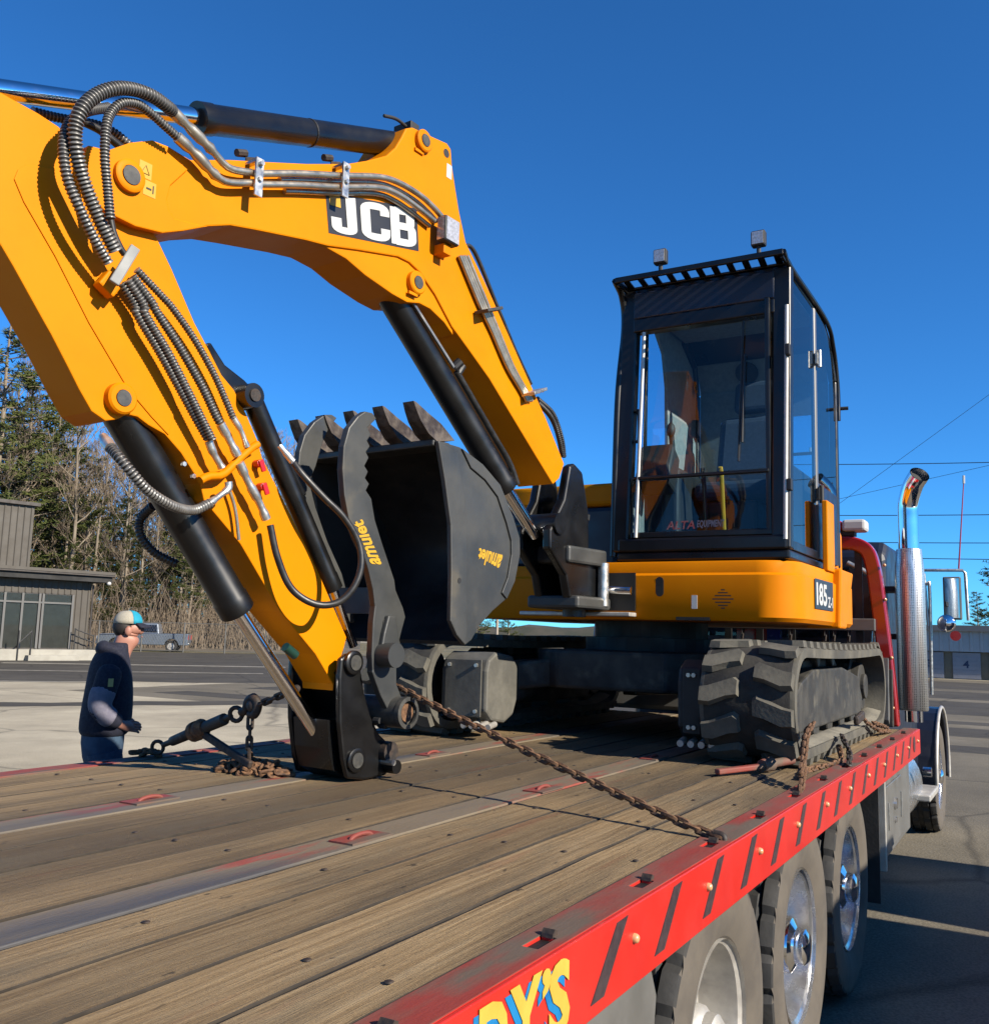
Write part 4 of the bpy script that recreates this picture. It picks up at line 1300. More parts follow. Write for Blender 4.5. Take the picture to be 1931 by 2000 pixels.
# bright metal edges on the screen frame
MB().tube([(CX0 - 0.006, CY1 - 0.125, CZ0 + 0.13), (TX - 0.008, CY1 - 0.150, CZ1 - 0.29)], 0.011, 8).build('screen_edge', ALU, cabo, smooth=60)
MB().tube([(CX0 - 0.004, CY0 + 0.030, CZ0 + 0.10), (TX - 0.002, CY0 + 0.018, CZ1 - 0.25)], 0.012, 8).build('screen_edge', ALU, cabo, smooth=60)
for z in (0.35, 1.06):
    MB().box((CX0 - 0.01, CY0 - 0.004, CZ0 + z), (CX0 + 0.03, CY0 + 0.02, CZ0 + z + 0.06)).build('clip', BLKM, cabo, bevel=0.004)
hd_ = MB()
hd_.box((TX - 0.016, CY0 + 0.08, CZ1 - 0.285), (TX + 0.06, CY1 - 0.085, CZ1 - 0.205))
MB().box((CX0 - 0.004, CY0 + 0.11, CZ0 + 0.45), (CX0 + 0.02, CY1 - 0.10, CZ0 + 0.470)).build('screen_bar', BLK, cabo, bevel=0.006)
MB().box((CX0 + 0.004, CY0 + 0.10, CZ0 + 0.126), (CX0 + 0.05, CY1 - 0.09, CZ0 + 0.16)).build('screen_sill', BLK, cabo, bevel=0.006)
hd_.build('screen_header', BLK, cabo, bevel=0.008)
# front glass (upper and lower), narrow pillar trim
MB().prism([(CX0 + 0.014, CZ0 + 0.161), (CX0 + 0.020, CZ0 + 0.161), (CX0 + 0.027, CZ0 + 0.449), (CX0 + 0.021, CZ0 + 0.449)], CY0 + 0.11, CY1 - 0.09).build('lower_screen', GLSD, cabo)
MB().prism([(CX0 + 0.021, CZ0 + 0.476), (CX0 + 0.027, CZ0 + 0.476), (TX + 0.028, CZ1 - 0.286), (TX + 0.022, CZ1 - 0.286)], CY0 + 0.11, CY1 - 0.11).build('front_screen', GLS, cabo)
MB().box((CX0 + 0.005, CY0 + 0.100, CZ0 + 0.14), (TX + 0.0, CY0 + 0.128, CZ1 - 0.20)).build('screen_pillar', BLK, cabo, bevel=0.008)
# side glazing: door and rear quarter
MB().prism([(CX0 + 0.08, CZ0 + 0.10), (5.535, CZ0 + 0.10), (5.55, CZ1 - 0.075), (TX + 0.085, CZ1 - 0.075)], CY0 + 0.012, CY0 + 0.018).build('door_glass', GLSD, cabo)
MB().prism([(5.585, CZ0 + 0.50), (CX1 - 0.05, CZ0 + 0.50), (CX1 - 0.03, CZ0 + 1.25), (CX1 - 0.12, CZ1 - 0.17), (CX1 - 0.35, CZ1 - 0.06), (5.60, CZ1 - 0.06)], CY0 + 0.012, CY0 + 0.018).build('quarter_glass', GLSD, cabo)
MB().prism([(5.59, CZ0 + 0.06), (CX1 - 0.04, CZ0 + 0.06), (CX1 - 0.03, CZ0 + 0.50), (5.59, CZ0 + 0.50)], CY0 + 0.010, CY0 + 0.03).build('side_panel', NAVY, cabo, bevel=0.004)
MB().box((CX0 + 0.075, CY0 + 0.008, CZ0 + 0.052), (5.535, CY0 + 0.03, CZ0 + 0.10)).build('door_sill', BLK, cabo, bevel=0.004)
# far side wall with window opening, rear wall with window
fw = MB()
fw.box((CX0 + 0.06, CY1 - 0.035, CZ0 + 0.05), (CX1, CY1 - 0.015, CZ0 + 0.50))
fw.prism([(5.62, CZ0 + 0.5001), (CX1, CZ0 + 0.5001), (CX1, CZ0 + 1.25), (CX1 - 0.1, CZ1 - 0.15), (CX1 - 0.34, CZ1 - 0.03), (5.30, CZ1 - 0.03), (5.54, CZ1 - 0.22), (5.60, CZ1 - 0.42)], CY1 - 0.035, CY1 - 0.015)
fw.build('far_wall', LINER, cabo)
MB().prism([(CX0 + 0.09, CZ0 + 0.501), (5.619, CZ0 + 0.501), (5.599, CZ1 - 0.42), (5.54, CZ1 - 0.22), (5.30, CZ1 - 0.05), (TX + 0.08, CZ1 - 0.05)], CY1 - 0.030, CY1 - 0.024).build('far_glass', GLS, cabo)
MB().bar((5.20, CY1 - 0.04, CZ0 + 0.5), (5.23, CY1 - 0.04, CZ1 - 0.06), 0.012, 0.03).build('glass_rail', BLKM, cabo)
rw = MB()
rw.box((CX1 - 0.03, CY0 + 0.06, CZ0 + 0.05), (CX1 - 0.01, CY1 - 0.06, CZ0 + 0.42))
rw.box((CX1 - 0.03, CY0 + 0.06, CZ0 + 1.05), (CX1 - 0.01, CY1 - 0.06, CZ0 + 1.26))
rw.box((CX1 - 0.03, CY0 + 0.06, CZ0 + 0.4202), (CX1 - 0.01, CY0 + 0.14, CZ0 + 1.0498))
rw.box((CX1 - 0.03, CY1 - 0.20, CZ0 + 0.4202), (CX1 - 0.01, CY1 - 0.06, CZ0 + 1.0498))
rw.add([(CX1 - 0.02, CY0 + 0.06, CZ0 + 1.26), (CX1 - 0.02, CY1 - 0.06, CZ0 + 1.26), (CX1 - 0.11, CY1 - 0.06, CZ1 - 0.15), (CX1 - 0.11, CY0 + 0.06, CZ1 - 0.15)], [(0, 1, 2, 3)])
rw.build('rear_wall', LINER, cabo)
MB().box((CX1 - 0.022, CY0 + 0.141, CZ0 + 0.421), (CX1 - 0.018, CY1 - 0.201, CZ0 + 1.049)).build('rear_glass', GLS, cabo)
# roof: solid skin, front brow and slotted visor with lamps
rf = MB()
rf.prism([(TX + 0.03, CZ1 - 0.05), (TX + 0.03, CZ1 - 0.012), (CX1 - 0.33, CZ1 - 0.012), (CX1 - 0.09, CZ1 - 0.13), (CX1 - 0.11, CZ1 - 0.16), (CX1 - 0.34, CZ1 - 0.045)], CY0 + 0.02, CY1 - 0.03)
rf.build('roof', BLK, cabo, bevel=0.01)
MB().prism([(TX + 0.07, CZ1 - 0.070), (CX1 - 0.35, CZ1 - 0.062), (CX1 - 0.35, CZ1 - 0.056), (TX + 0.07, CZ1 - 0.064)], CY0 + 0.06, CY1 - 0.06).build('headlining', LINER, cabo)
MB().box((TX - 0.010, CY0 + 0.08, CZ1 - 0.2045), (TX + 0.06, CY1 - 0.085, CZ1 - 0.05)).build('brow_panel', NAVY, cabo, bevel=0.008)
vs_ = MB()
vx0, vx1 = TX - 0.155, TX + 0.05
va, vb_ = CY0 + 0.0, CY1 - 0.03
zv = CZ1 - 0.010


def vz(x):
    return zv + (x - vx1) * 0.02
vs_.box((vx0, va, zv - 0.018), (vx0 + 0.020, vb_, zv + 0.014))
vs_.box((vx1 - 0.03, va, zv - 0.004), (vx1, vb_, zv + 0.010))
vs_.box((vx0 + 0.0202, va, zv - 0.030), (vx1 - 0.0302, va + 0.018, zv + 0.012))
vs_.box((vx0 + 0.0202, vb_ - 0.018, zv - 0.030), (vx1 - 0.0302, vb_, zv + 0.012))
vsl = vs_.build('roof_visor', BLK, cabo, bevel=0.005)
ns_ = 11
sl_me = MB().box((0, 0, -0.003), (vx1 - vx0 - 0.0505, 0.036, 0.003)).mesh('visor_bar', BLK)
for k in range(ns_):
    y = va + 0.03 + k * (vb_ - va - 0.09) / (ns_ - 1)
    m = Matrix.Translation((vx0 + 0.0203, y, zv + 0.002)) @ Matrix.Shear('XZ', 4, (0.0, 0.0)) 
    m = Matrix(((1, 0, 0, vx0 + 0.0203), (0.22, 1, 0, y - 0.01), (0, 0, 1, zv + 0.002), (0, 0, 0, 1)))
    inst('visor_bar', sl_me, vsl, m)
# roof rails down the side
MB().tube(catmull([(vx0 + 0.01, CY0 - 0.002, zv - 0.0), (TX + 0.05, CY0 + 0.004, zv - 0.02), (CX1 - 0.34, CY0 + 0.006, CZ1 - 0.03), (CX1 - 0.10, CY0 + 0.006, CZ1 - 0.15), (CX1 - 0.0, CY0 + 0.004, CZ0 + 1.22), (CX1 + 0.005, CY0 + 0.004, CZ0 + 1.0)], 8), 0.014, 8).build('roof_rail', BLK, cabo, smooth=60)
MB().tube(catmull([(vx0 + 0.01, CY1 - 0.028, zv - 0.0), (TX - 0.02, CY1 - 0.02, zv - 0.06), (TX + 0.02, CY1 - 0.018, CZ1 - 0.25), (CX0 + 0.03, CY1 + 0.004, CZ0 + 0.9), (CX0 + 0.02, CY1 + 0.016, CZ0 + 0.03)], 8), 0.020, 8).build('roof_rail', BLK, cabo, smooth=60)
for y in (1.225, 1.765):
    lw = 0.075
    zl = zv + 0.055
    o = MB().box((vx0 + 0.005, y - lw / 2, zl), (vx0 + 0.055, y + lw / 2, zl + 0.085)).build('roof_lamp', BLKM, cabo, bevel=0.01)
    for i in range(2):
        for j in range(3):
            pass
    MB().box((vx0 + 0.001, y - lw / 2 + 0.008, zl + 0.009), (vx0 + 0.0045, y + lw / 2 - 0.008, zl + 0.076)).build('roof_lamp_lens', LENS, cabo)
    MB().cyl((vx0 + 0.03, y, zv + 0.005), (vx0 + 0.03, y, zl + 0.002), 0.012, 10).build('lamp_stalk', BLKM, cabo)
# hinges, door handle, mirror arm, wiper, grab handle
for z in (0.38, 1.18):
    h = MB()
    h.cyl((5.57, CY0 - 0.012, CZ0 + z), (5.57, CY0 - 0.012, CZ0 + z + 0.10), 0.014, 10)
    h.box((5.535, CY0 - 0.006, CZ0 + z + 0.015), (5.605, CY0 + 0.004, CZ0 + z + 0.085))
    h.build('hinge', STEEL if z > 1 else BLKM, cabo, smooth=40)
MB().tube([(CX1 + 0.01, CY0 + 0.03, CZ0 + 1.08), (CX1 + 0.02, CY0 - 0.055, CZ0 + 1.08)], 0.012, 8).build('latch_pin', BLKM, cabo)
wp = MB()
wp.tube([(CX0 + 0.010, 1.365, CZ0 + 0.52), (TX + 0.006, 1.345, CZ1 - 0.30)], 0.006, 6)
wp.bar((CX0 + 0.006, 1.345, CZ0 + 0.62), (TX - 0.004, 1.335, CZ0 + 1.10), 0.008, 0.016)
wp.build('wiper', BLKM, cabo)
MB().tube(catmull([(CX0 + 0.06, CY1 - 0.10, CZ0 + 0.68), (CX0 + 0.03, CY1 - 0.125, CZ0 + 0.69), (CX0 + 0.03, CY1 - 0.125, CZ0 + 0.84), (CX0 + 0.06, CY1 - 0.10, CZ0 + 0.85)], 5), 0.010, 8).build('grab_handle', BLKM, cabo, smooth=60)
# interior: seat, consoles, levers, monitor, rear shelf and speaker
se = MB()
se.box((5.42, 1.33, CZ0 + 0.40), (5.92, 1.80, CZ0 + 0.52))
so = se.build('seat_cushion', SEATM, cabo, bevel=0.05, seg=3)
bk = MB().prism([(5.80, CZ0 + 0.52), (5.95, CZ0 + 0.52), (6.05, CZ0 + 1.02), (5.94, CZ0 + 1.02)], 1.34, 1.79)
bk.build('seat_back', SEATM, so, bevel=0.05, seg=3)
MB().prism([(5.93, CZ0 + 1.04), (6.03, CZ0 + 1.04), (6.06, CZ0 + 1.26), (5.98, CZ0 + 1.26)], 1.42, 1.70).build('headrest', SEATM, so, bevel=0.045, seg=3)
MB().box((5.45, 1.42, CZ0 + 0.05), (5.90, 1.72, CZ0 + 0.40)).build('seat_base', BLKM, so, bevel=0.02)
for y in (1.24, 1.86):
    c_ = MB().box((5.20, y - 0.055, CZ0 + 0.05), (5.85, y + 0.055, CZ0 + 0.58)).build('armrest_console', BLKM, cabo, bevel=0.03, seg=3)
    lv = MB()
    lv.tube(catmull([(5.26, y, CZ0 + 0.57), (5.25, y, CZ0 + 0.68), (5.22, y, CZ0 + 0.80)], 4), [0.016] * 8 + [0.024], 10)
    lv.sphere((5.218, y, CZ0 + 0.80), (0.028, 0.026, 0.045))
    lv.build('joystick', BLKM, c_, smooth=60)
for y in (1.50, 1.60):
    MB().tube([(5.08, y, CZ0 + 0.05), (5.02, y, CZ0 + 0.48), (5.00, y, CZ0 + 0.52)], 0.012, 8).build('travel_lever', DECALY if y < 1.55 else BLKM, cabo)
MB().prism([(4.98, CZ0 + 0.46), (5.16, CZ0 + 0.40), (5.22, CZ0 + 0.62), (5.10, CZ0 + 0.70)], 1.80, 2.00).build('monitor', BLKM, cabo, bevel=0.02)
MB().box((6.05, 1.72, CZ0 + 0.43), (6.12, 1.80, CZ0 + 0.98)).build('paper_roll', WHITE, cabo, bevel=0.03)
MB().tube([(CX1 - 0.085, 1.66, CZ0 + 1.36), (CX1 - 0.092, 1.66, CZ0 + 1.355)], 0.075, 24).build('speaker', BLKM, cabo)
MB().box((5.0, 1.25, CZ0 + 0.0502), (5.6, 1.95, CZ0 + 0.065)).build('floor_mat', BLKM, cabo)
# dealer sticker low on the screen
for tx, y0, y1, mt in (('ALTA', 1.760, 1.600, pmat('sticker_red', (0.36, 0.05, 0.06), (0.40, 0.22, 0.23), ns=60, rough=0.5)), ('EQUIPMENT', 1.590, 1.440, pmat('sticker_grey', (0.16, 0.16, 0.24), rough=0.5, rvar=0))):
    me = text_mesh('sticker_text', tx, mt, extrude=0.0004, offset=0.02, shear=0.15)
    quad_fit(me, [(CX0 + 0.010, y0, CZ0 + 0.170), (CX0 + 0.010, y1, CZ0 + 0.170), (CX0 + 0.011, y1, CZ0 + 0.215), (CX0 + 0.011, y0, CZ0 + 0.215)], (-1, 0, 0))
    put_mesh('sticker_text', me, cabo)

# ---- king post and boom foot; the whole front end is swung 5.5 degrees about the king post
KP = Matrix.Translation((4.5, 2.1, 0))
XF.append(KP @ Matrix.Rotation(R(-5.5), 4, 'Z') @ KP.inverted())
kg = MB().prism(P['king'], 2.10, 2.15)
kg.prism(P['king'], 2.27, 2.32)
kgo = kg.build('king_post', BLK, exc, bevel=0.012)
MB().prismz([(4.36, 2.08), (4.72, 2.06), (4.82, 2.14), (4.82, 2.30), (4.70, 2.36), (4.36, 2.34)], D + 0.93, D + 1.02).build('king_lower', BKT, kgo, bevel=0.015)
MB().prismz([(4.42, 2.06), (4.75, 2.05), (4.82, 2.12), (4.82, 2.30), (4.70, 2.38), (4.40, 2.36)], D + 0.70, D + 0.765).build('king_lower', BKT, kgo, bevel=0.015)
MB().cyl((4.62, 2.20, D + 0.66), (4.62, 2.20, D + 1.22), 0.062, 22).build('king_pin', BKT, kgo, smooth=40)
MB().cyl((4.70, 2.07, D + 0.72), (4.70, 2.07, D + 0.95), 0.030, 16).build('swing_pin', STEEL, kgo, smooth=40)
MB().lathe([(0.075, 1.18), (0.078, 1.21), (0.02, 1.225)], (4.62, 2.20, D), 'z', 20).build('king_cap', BKT, kgo, smooth=40)
MB().prism([(4.56, D + 1.22), (4.68, D + 1.22), (4.60, D + 1.42)], 2.16, 2.24).build('king_gusset', BKT, kgo, bevel=0.006)
MB().disc_y((4.28, 0, D + 1.12), 0.055, 2.085, 2.335, 22).build('king_boss', BLK, kgo, smooth=40)
MB().tube(catmull([(4.55, 2.22, D + 1.30), (4.45, 2.18, D + 1.22), (4.40, 2.15, D + 1.02), (4.50, 2.12, D + 0.85)], 6), 0.020, 8).build('swing_hose', HOSEB, exc, smooth=60)

# ---- boom
boom = MB().prism(P['boom'], YB, YB + WB).build('boom', YEL, exc, bevel=0.006)
MB().prism(P['boom_bracket'], YB + 0.010, YB + WB - 0.010).build('cylinder_bracket', YEL, boom, bevel=0.005)
MB().prism(P['boom_nose'], YB - 0.010, YB - 0.0005).build('nose_plate', YEL, boom, bevel=0.004)


def boss(name, n, r0, r1, y, out, parent, mat=YEL, ring=0.012):
    c = Q[n][0]
    o = MB().lathe([(0.004, 0), (r0, 0), (r0, -out * 0.8), (r0 - 0.006, -out), (r1, -out), (r1, -out + 0.004), (0.004, -out + 0.004)], (c[0], y, c[2]), 'y', 28).build(name, mat, parent, smooth=35)
    MB().disc_y(c, r1 * 0.94, y - out + 0.0005, y - out - 0.003, 24).build('pin_end', PINM, parent)
    return o


boss('pin_boss', 'boom_tip_pin', 0.050, 0.031, YB - 0.010, 0.020, boom)
boss('pin_boss', 'boom_lug_pin', 0.048, 0.028, YB, 0.022, boom)
boss('pin_boss', 'boom_cyl_pin', 0.050, 0.029, YB + 0.010, 0.026, boom)
c = Q['boom_hole'][0]
MB().disc_y(c, 0.020, YB - 0.001, YB + 0.0002, 18).build('lifting_hole', DARK, boom)
for n_ in ('boom_lug_pin', 'boom_cyl_pin'):
    c = Q[n_][0]
    MB().bar((c[0] - 0.05, YB - 0.004, c[2] - 0.055), (c[0] + 0.005, YB - 0.004, c[2] - 0.055), 0.010, 0.012).build('pin_keeper', YEL, boom)
c = Q['white_tag'][0]
MB().box((c[0] - 0.018, YB - 0.0012, c[2] - 0.032), (c[0] + 0.018, YB - 0.0002, c[2] + 0.032)).build('white_tag', WHITE, boom)
# decal: charcoal panel, yellow square, three white letters
tl, tr_, br_, bl_ = [V((x, YB - 0.0012, z)) for x, z in P['decal']]
MB().add([tl, tr_, br_, bl_], [(0, 1, 2, 3)]).build('decal_panel', DECALK, boom)


def on_decal(u, w, d):
    return ((bl_ * (1 - u) + br_ * u) * (1 - w) + (tl * (1 - u) + tr_ * u) * w) + V((0, -d, 0))


def rrect_path(pts, rad, n=5):
    """polyline with rounded corners"""
    out = []
    pts = [V((x, y, 0)) for x, y in pts]
    for i, p in enumerate(pts):
        if i in (0, len(pts) - 1):
            out.append(p)
            continue
        a = (pts[i - 1] - p)
        b = (pts[i + 1] - p)
        r_ = min(rad, a.length * 0.48, b.length * 0.48)
        a = p + a.normalized() * r_
        b = p + b.normalized() * r_
        for k in range(n + 1):
            t = k / n
            out.append(a * (1 - t) ** 2 + p * 2 * t * (1 - t) + b * t * t)
    return out


def stroke(m, pts, hw, hh, d=0.0022):
    """flat ribbon along a centre line on the decal; hw = half width across x, hh across y"""
    L_, R_ = [], []
    for i, p in enumerate(pts):
        t = (pts[min(i + 1, len(pts) - 1)] - pts[max(i - 1, 0)]).normalized()
        nx, ny = -t.y * hw, t.x * hh
        L_.append(on_decal(p.x + nx, p.y + ny, d))
        R_.append(on_decal(p.x - nx, p.y - ny, d))
    m.add(L_ + R_, [(i, i + 1, len(L_) + i + 1, len(L_) + i) for i in range(len(pts) - 1)])


hw, hh = 0.052, 0.085
J = MB()
stroke(J, rrect_path([(0.245, 0.97), (0.245, 0.13), (0.085, 0.13), (0.085, 0.42)], 0.16), hw, hh)
J.build('letter', WHITE, boom)
Cc = MB()
stroke(Cc, rrect_path([(0.610, 0.66), (0.610, 0.87), (0.395, 0.87), (0.395, 0.13), (0.610, 0.13), (0.610, 0.36)], 0.17), hw, hh)
Cc.build('letter', WHITE, boom)
Bb = MB()
stroke(Bb, rrect_path([(0.725, 0.06), (0.725, 0.94)], 0.1), hw, hh, 0.0022)
stroke(Bb, rrect_path([(0.725, 0.87), (0.905, 0.87), (0.905, 0.51), (0.725, 0.51)], 0.13), hw * 0.96, hh, 0.0027)
stroke(Bb, rrect_path([(0.725, 0.51), (0.920, 0.51), (0.920, 0.13), (0.725, 0.13)], 0.13), hw * 0.96, hh, 0.0032)
Bb.build('letter', WHITE, boom)
ys_ = MB()
ys_.add([on_decal(a, b, 0.0021) for a, b in ((0.03, 0.70), (0.14, 0.67), (0.14, 1.0), (0.03, 1.0))], [(0, 1, 2, 3)])
ys_.build('decal_square', DECALY, boom)
# warning labels on the nose
for n_, w, h, shp in (('warn_tri', 0.022, 0.026, 3), ('warn_low', 0.022, 0.024, 4)):
    c = Q[n_][0]
    y = YB - 0.0112
    o = MB().box((c[0] - w, y, c[2] - h), (c[0] + w, y + 0.0008, c[2] + h)).build('warning_label', DECALY, boom)
    k = MB()
    if shp == 3:
        k.tube([(c[0] - 0.014, y - 0.0012, c[2] - 0.012), (c[0], y - 0.0012, c[2] + 0.015), (c[0] + 0.014, y - 0.0012, c[2] - 0.012), (c[0] - 0.014, y - 0.0012, c[2] - 0.012)], 0.0010, 6)
    else:
        k.box((c[0] - 0.012, y - 0.001, c[2] - 0.004), (c[0] + 0.006, y - 0.0002, c[2] + 0.002))
        k.box((c[0] + 0.010, y - 0.001, c[2] - 0.012), (c[0] + 0.014, y - 0.0002, c[2] + 0.014))
    k.build('warning_mark', DARK, boom)
# lamp on the boom side
c = V(Q['boom_lamp'][0])
lp = MB().box((c.x - 0.055, YB - 0.085, c.z - 0.055), (c.x + 0.045, YB - 0.035, c.z + 0.060)).build('boom_lamp', BLKM, boom, bevel=0.010)
lz = MB().add([(c.x - 0.048, YB - 0.0865, c.z - 0.048), (c.x + 0.038, YB - 0.0865, c.z - 0.048), (c.x + 0.038, YB - 0.0865, c.z + 0.053), (c.x - 0.048, YB - 0.0865, c.z + 0.053)], [(0, 1, 2, 3)])
lz.add([(c.x - 0.0565, YB - 0.080, c.z - 0.048), (c.x - 0.0565, YB - 0.040, c.z - 0.048), (c.x - 0.0565, YB - 0.040, c.z + 0.053), (c.x - 0.0565, YB - 0.080, c.z + 0.053)], [(0, 1, 2, 3)])
lz.build('boom_lamp_lens', LENS, boom)
MB().box((c.x - 0.03, YB - 0.060, c.z - 0.10), (c.x + 0.02, YB - 0.0005, c.z - 0.0552)).build('lamp_bracket', YEL, boom, bevel=0.004)

# ---- dipper
dip = MB().prism(P['dipper'], YD, YD + WD).build('dipper', YEL, exc, bevel=0.006)
MB().prism(P['dipper_panel'], YD - 0.004, YD - 0.0003).build('dipper_panel', YEL, dip, bevel=0.003)
boss('pin_boss', 'dipper_pin', 0.048, 0.026, YD, 0.030, dip)
for n_ in ('bolt_a', 'bolt_b'):
    c = Q[n_][0]
    MB().cyl((c[0], YD, c[2]), (c[0], YD - 0.012, c[2]), 0.008, 6).build('bolt', STEEL, dip)
for n_ in ('valve_red1', 'valve_red2'):
    c = V(Q[n_][0])
    v = MB()
    v.cyl((c.x, YD - 0.002, c.z), (c.x, YD - 0.030, c.z), 0.014, 12)
    v.bar((c.x - 0.004, YD - 0.033, c.z + 0.012), (c.x + 0.014, YD - 0.033, c.z - 0.026), 0.008, 0.020)
    v.build('red_valve_handle', REDPL, dip, bevel=0.003)
c = V(Q['green_cap'][0])
MB().cyl((c.x - 0.02, YD + 0.02, c.z + 0.01), (c.x + 0.03, YD + 0.02, c.z - 0.02), 0.017, 12).build('green_cap', pmat('green_plastic', (0.012, 0.06, 0.04), rough=0.4), dip, smooth=40)

# ---- hydraulic cylinders
def cylinder(bar, rod, rb, rr, name, y=None, mat=BLK):
    a, b = V(bar[0]), V(bar[-1])
    d = (b - a).normalized()
    m = MB()
    m.tube([a, a + d * 0.01, b - d * 0.06, b - d * 0.055, b], [rb, rb, rb, rb * 1.06, rb * 1.06], 28)
    o = m.build(name, mat, exc, smooth=40)
    MB().tube([V(p) for p in rod], rr, 22).build('rod', CHR, o, smooth=60)
    return o, d


db = T3('dip_bar')
o, d = cylinder([db[1], db[0]], T3('dip_rod'), 0.052, 0.030, 'dipper_cylinder')
m_ = db[0] + (db[1] - db[0]) * 0.48
MB().tube([m_, m_ + d * 0.006], 0.0535, 28).build('weld_ring', BLKM, o)
ft = MB()
ft.tube(catmull([db[1] + V((-0.16, -0.02, 0.055)), db[1] + V((-0.08, -0.02, 0.078)), db[1] + V((0.0, -0.02, 0.072))], 5), 0.008, 8)
ft.box(db[1] + V((-0.02, -0.05, 0.050)), db[1] + V((0.035, 0.05, 0.095)))
ft.build('port_fitting', BLKM, o, bevel=0.004)
o, d = cylinder(T3('boom_bar'), T3('boom_rod'), 0.062, 0.032, 'boom_cylinder')
bb_ = T3('boom_bar')
pp = MB()
off = V((0.075, -0.035, 0.045))
pp.tube(catmull([bb_[0] + off + (bb_[1] - bb_[0]) * t for t in (0.42, 0.55, 0.75, 0.9)] + [bb_[1] + V((0.05, -0.04, 0.02))], 6), 0.016, 10)
pp.build('cylinder_pipe', HOSEB, o, smooth=60)
MB().bar(bb_[0] + V((-0.01, -0.067, 0.03)), bb_[0] + (bb_[1] - bb_[0]) * 0.40 + V((0.03, -0.067, 0.03)), 0.012, 0.012).build('cylinder_pipe', PIPE, o)
f2 = MB()
q0 = bb_[0] + (bb_[1] - bb_[0]) * 0.40 + off
f2.cyl(q0, q0 + V((0.02, -0.02, 0.03)), 0.022, 10)
f2.cyl(q0 + V((0.03, 0, -0.02)), q0 + V((0.05, -0.01, 0.02)), 0.018, 10)
f2.build('port_fitting', BLKM, o)
bkb = T3('buck_bar')
o, d = cylinder(bkb, T3('buck_rod'), 0.058, 0.026, 'bucket_cylinder')
MB().tube([V(p) for p in (Q['buck_rod'][-1],)] + [V(Q['buck_rod'][-1]) + d * 0.05], 0.030, 16).build('rod_eye', BLK, o)
o, d = cylinder(T3('thumb_bar'), T3('thumb_rod'), 0.036, 0.018, 'thumb_cylinder')
c = V(Q['thumb_cyl_pin'][0])
MB().disc_y(c, 0.042, 2.08, 2.24, 22).build('cylinder_eye', BLK, o, smooth=40)
MB().disc_y(c, 0.022, 2.074, 2.0798, 18).build('pin_end', RUSTD, o)
tb0 = T3('thumb_bar')
MB().prism(P['thumb_lug'], 2.13, 2.25).build('cylinder_lug', BLK, o, bevel=0.006)
MB().bar(tb0[0] + V((0.02, 0.0, -0.03)), tb0[0] + (tb0[1] - tb0[0]) * 0.5 + V((0.03, 0.0, 0.0)), 0.06, 0.03).build('guard_bar', BLK, o, bevel=0.008)

# ---- hoses and pipes
def hose(n, r, mat=HOSE, ribbed=True, parent=exc, name='hose', pitch=0.0115):
    if ribbed:
        o = hose_mb(Q[n], r, pitch, depth=0.2).build(name, RIDGE if mat is HOSE else mat, parent, smooth=70)
        if mat is HOSE:
            o.data.materials.append(GROOVE)
            for i, p in enumerate(o.data.polygons):
                if (i // 10) % 4 in (2, 3, 1) and (i // 10) % 4 != 1:
                    p.material_index = 1
        return o
    return MB().tube(resample(catmull(Q[n], 10), 0.012), r, 10).build(name, mat, parent, smooth=70)


hose('h_main', 0.021)
hose('h_outer', 0.016)
hose('h_inner', 0.0145, pitch=0.010)
hose('h_back', 0.015)
hose('h_back2', 0.013, HOSEB, False)
for n_ in ('h_low_a', 'h_low_a2', 'h_low_b', 'h_low_c'):
    hose(n_, 0.0145 if n_ != 'h_low_c' else 0.0125, pitch=0.010)
hose('h_cyl', 0.016)
hose('h_far', 0.016, HOSEB, True)
hose('h_thumb', 0.0125, HOSEB, False)
hose('h_inner_tail', 0.010, HOSEB, False)
for n_, r in (('h_low_a_ferrule', 0.014), ('h_low_b_ferrule', 0.0155), ('h_low_c_ferrule', 0.011), ('h_thumb_fit', 0.016), ('h_thumb_end', 0.013), ('h_cyl_up', 0.013), ('h_cyl_fit', 0.018)):
    pts = resample(catmull(Q[n_], 8), 0.012)
    rs = [r * (1.0 if (i // 4) % 2 == 0 else 0.78) for i in range(len(pts))]
    MB().tube(pts, rs, 10).build('hose_fitting', STEEL, exc, smooth=40)
for n_ in ('h_main_pipe', 'h_inner_pipe'):
    pts = resample(catmull(Q[n_], 8), 0.02)
    rs = [0.0125] * len(pts)
    for i in range(min(9, len(pts))):
        rs[i] = 0.019 if i % 4 != 3 else 0.014
    MB().tube(pts, rs, 10).build('pipe', PIPE, exc, smooth=60)
    off = V((0.0, 0.028, -0.016))
    pts2 = [p + off for p in pts[26:]]
    MB().tube(pts2, 0.011, 8).build('pipe', PIPE, exc, smooth=60)
for n_ in ('bp0', 'bp1', 'bp2', 'bp3'):
    MB().tube(resample(catmull(Q[n_], 6), 0.02), 0.0105, 8).build('pipe', PIPE, exc, smooth=60)
hose('bp_black', 0.010, HOSEB, False)
hose('bp_tail', 0.014, HOSEB, True)
hose('bp_tail2', 0.013, HOSEB, True)
hose('thin_line', 0.006, PIPE, False)
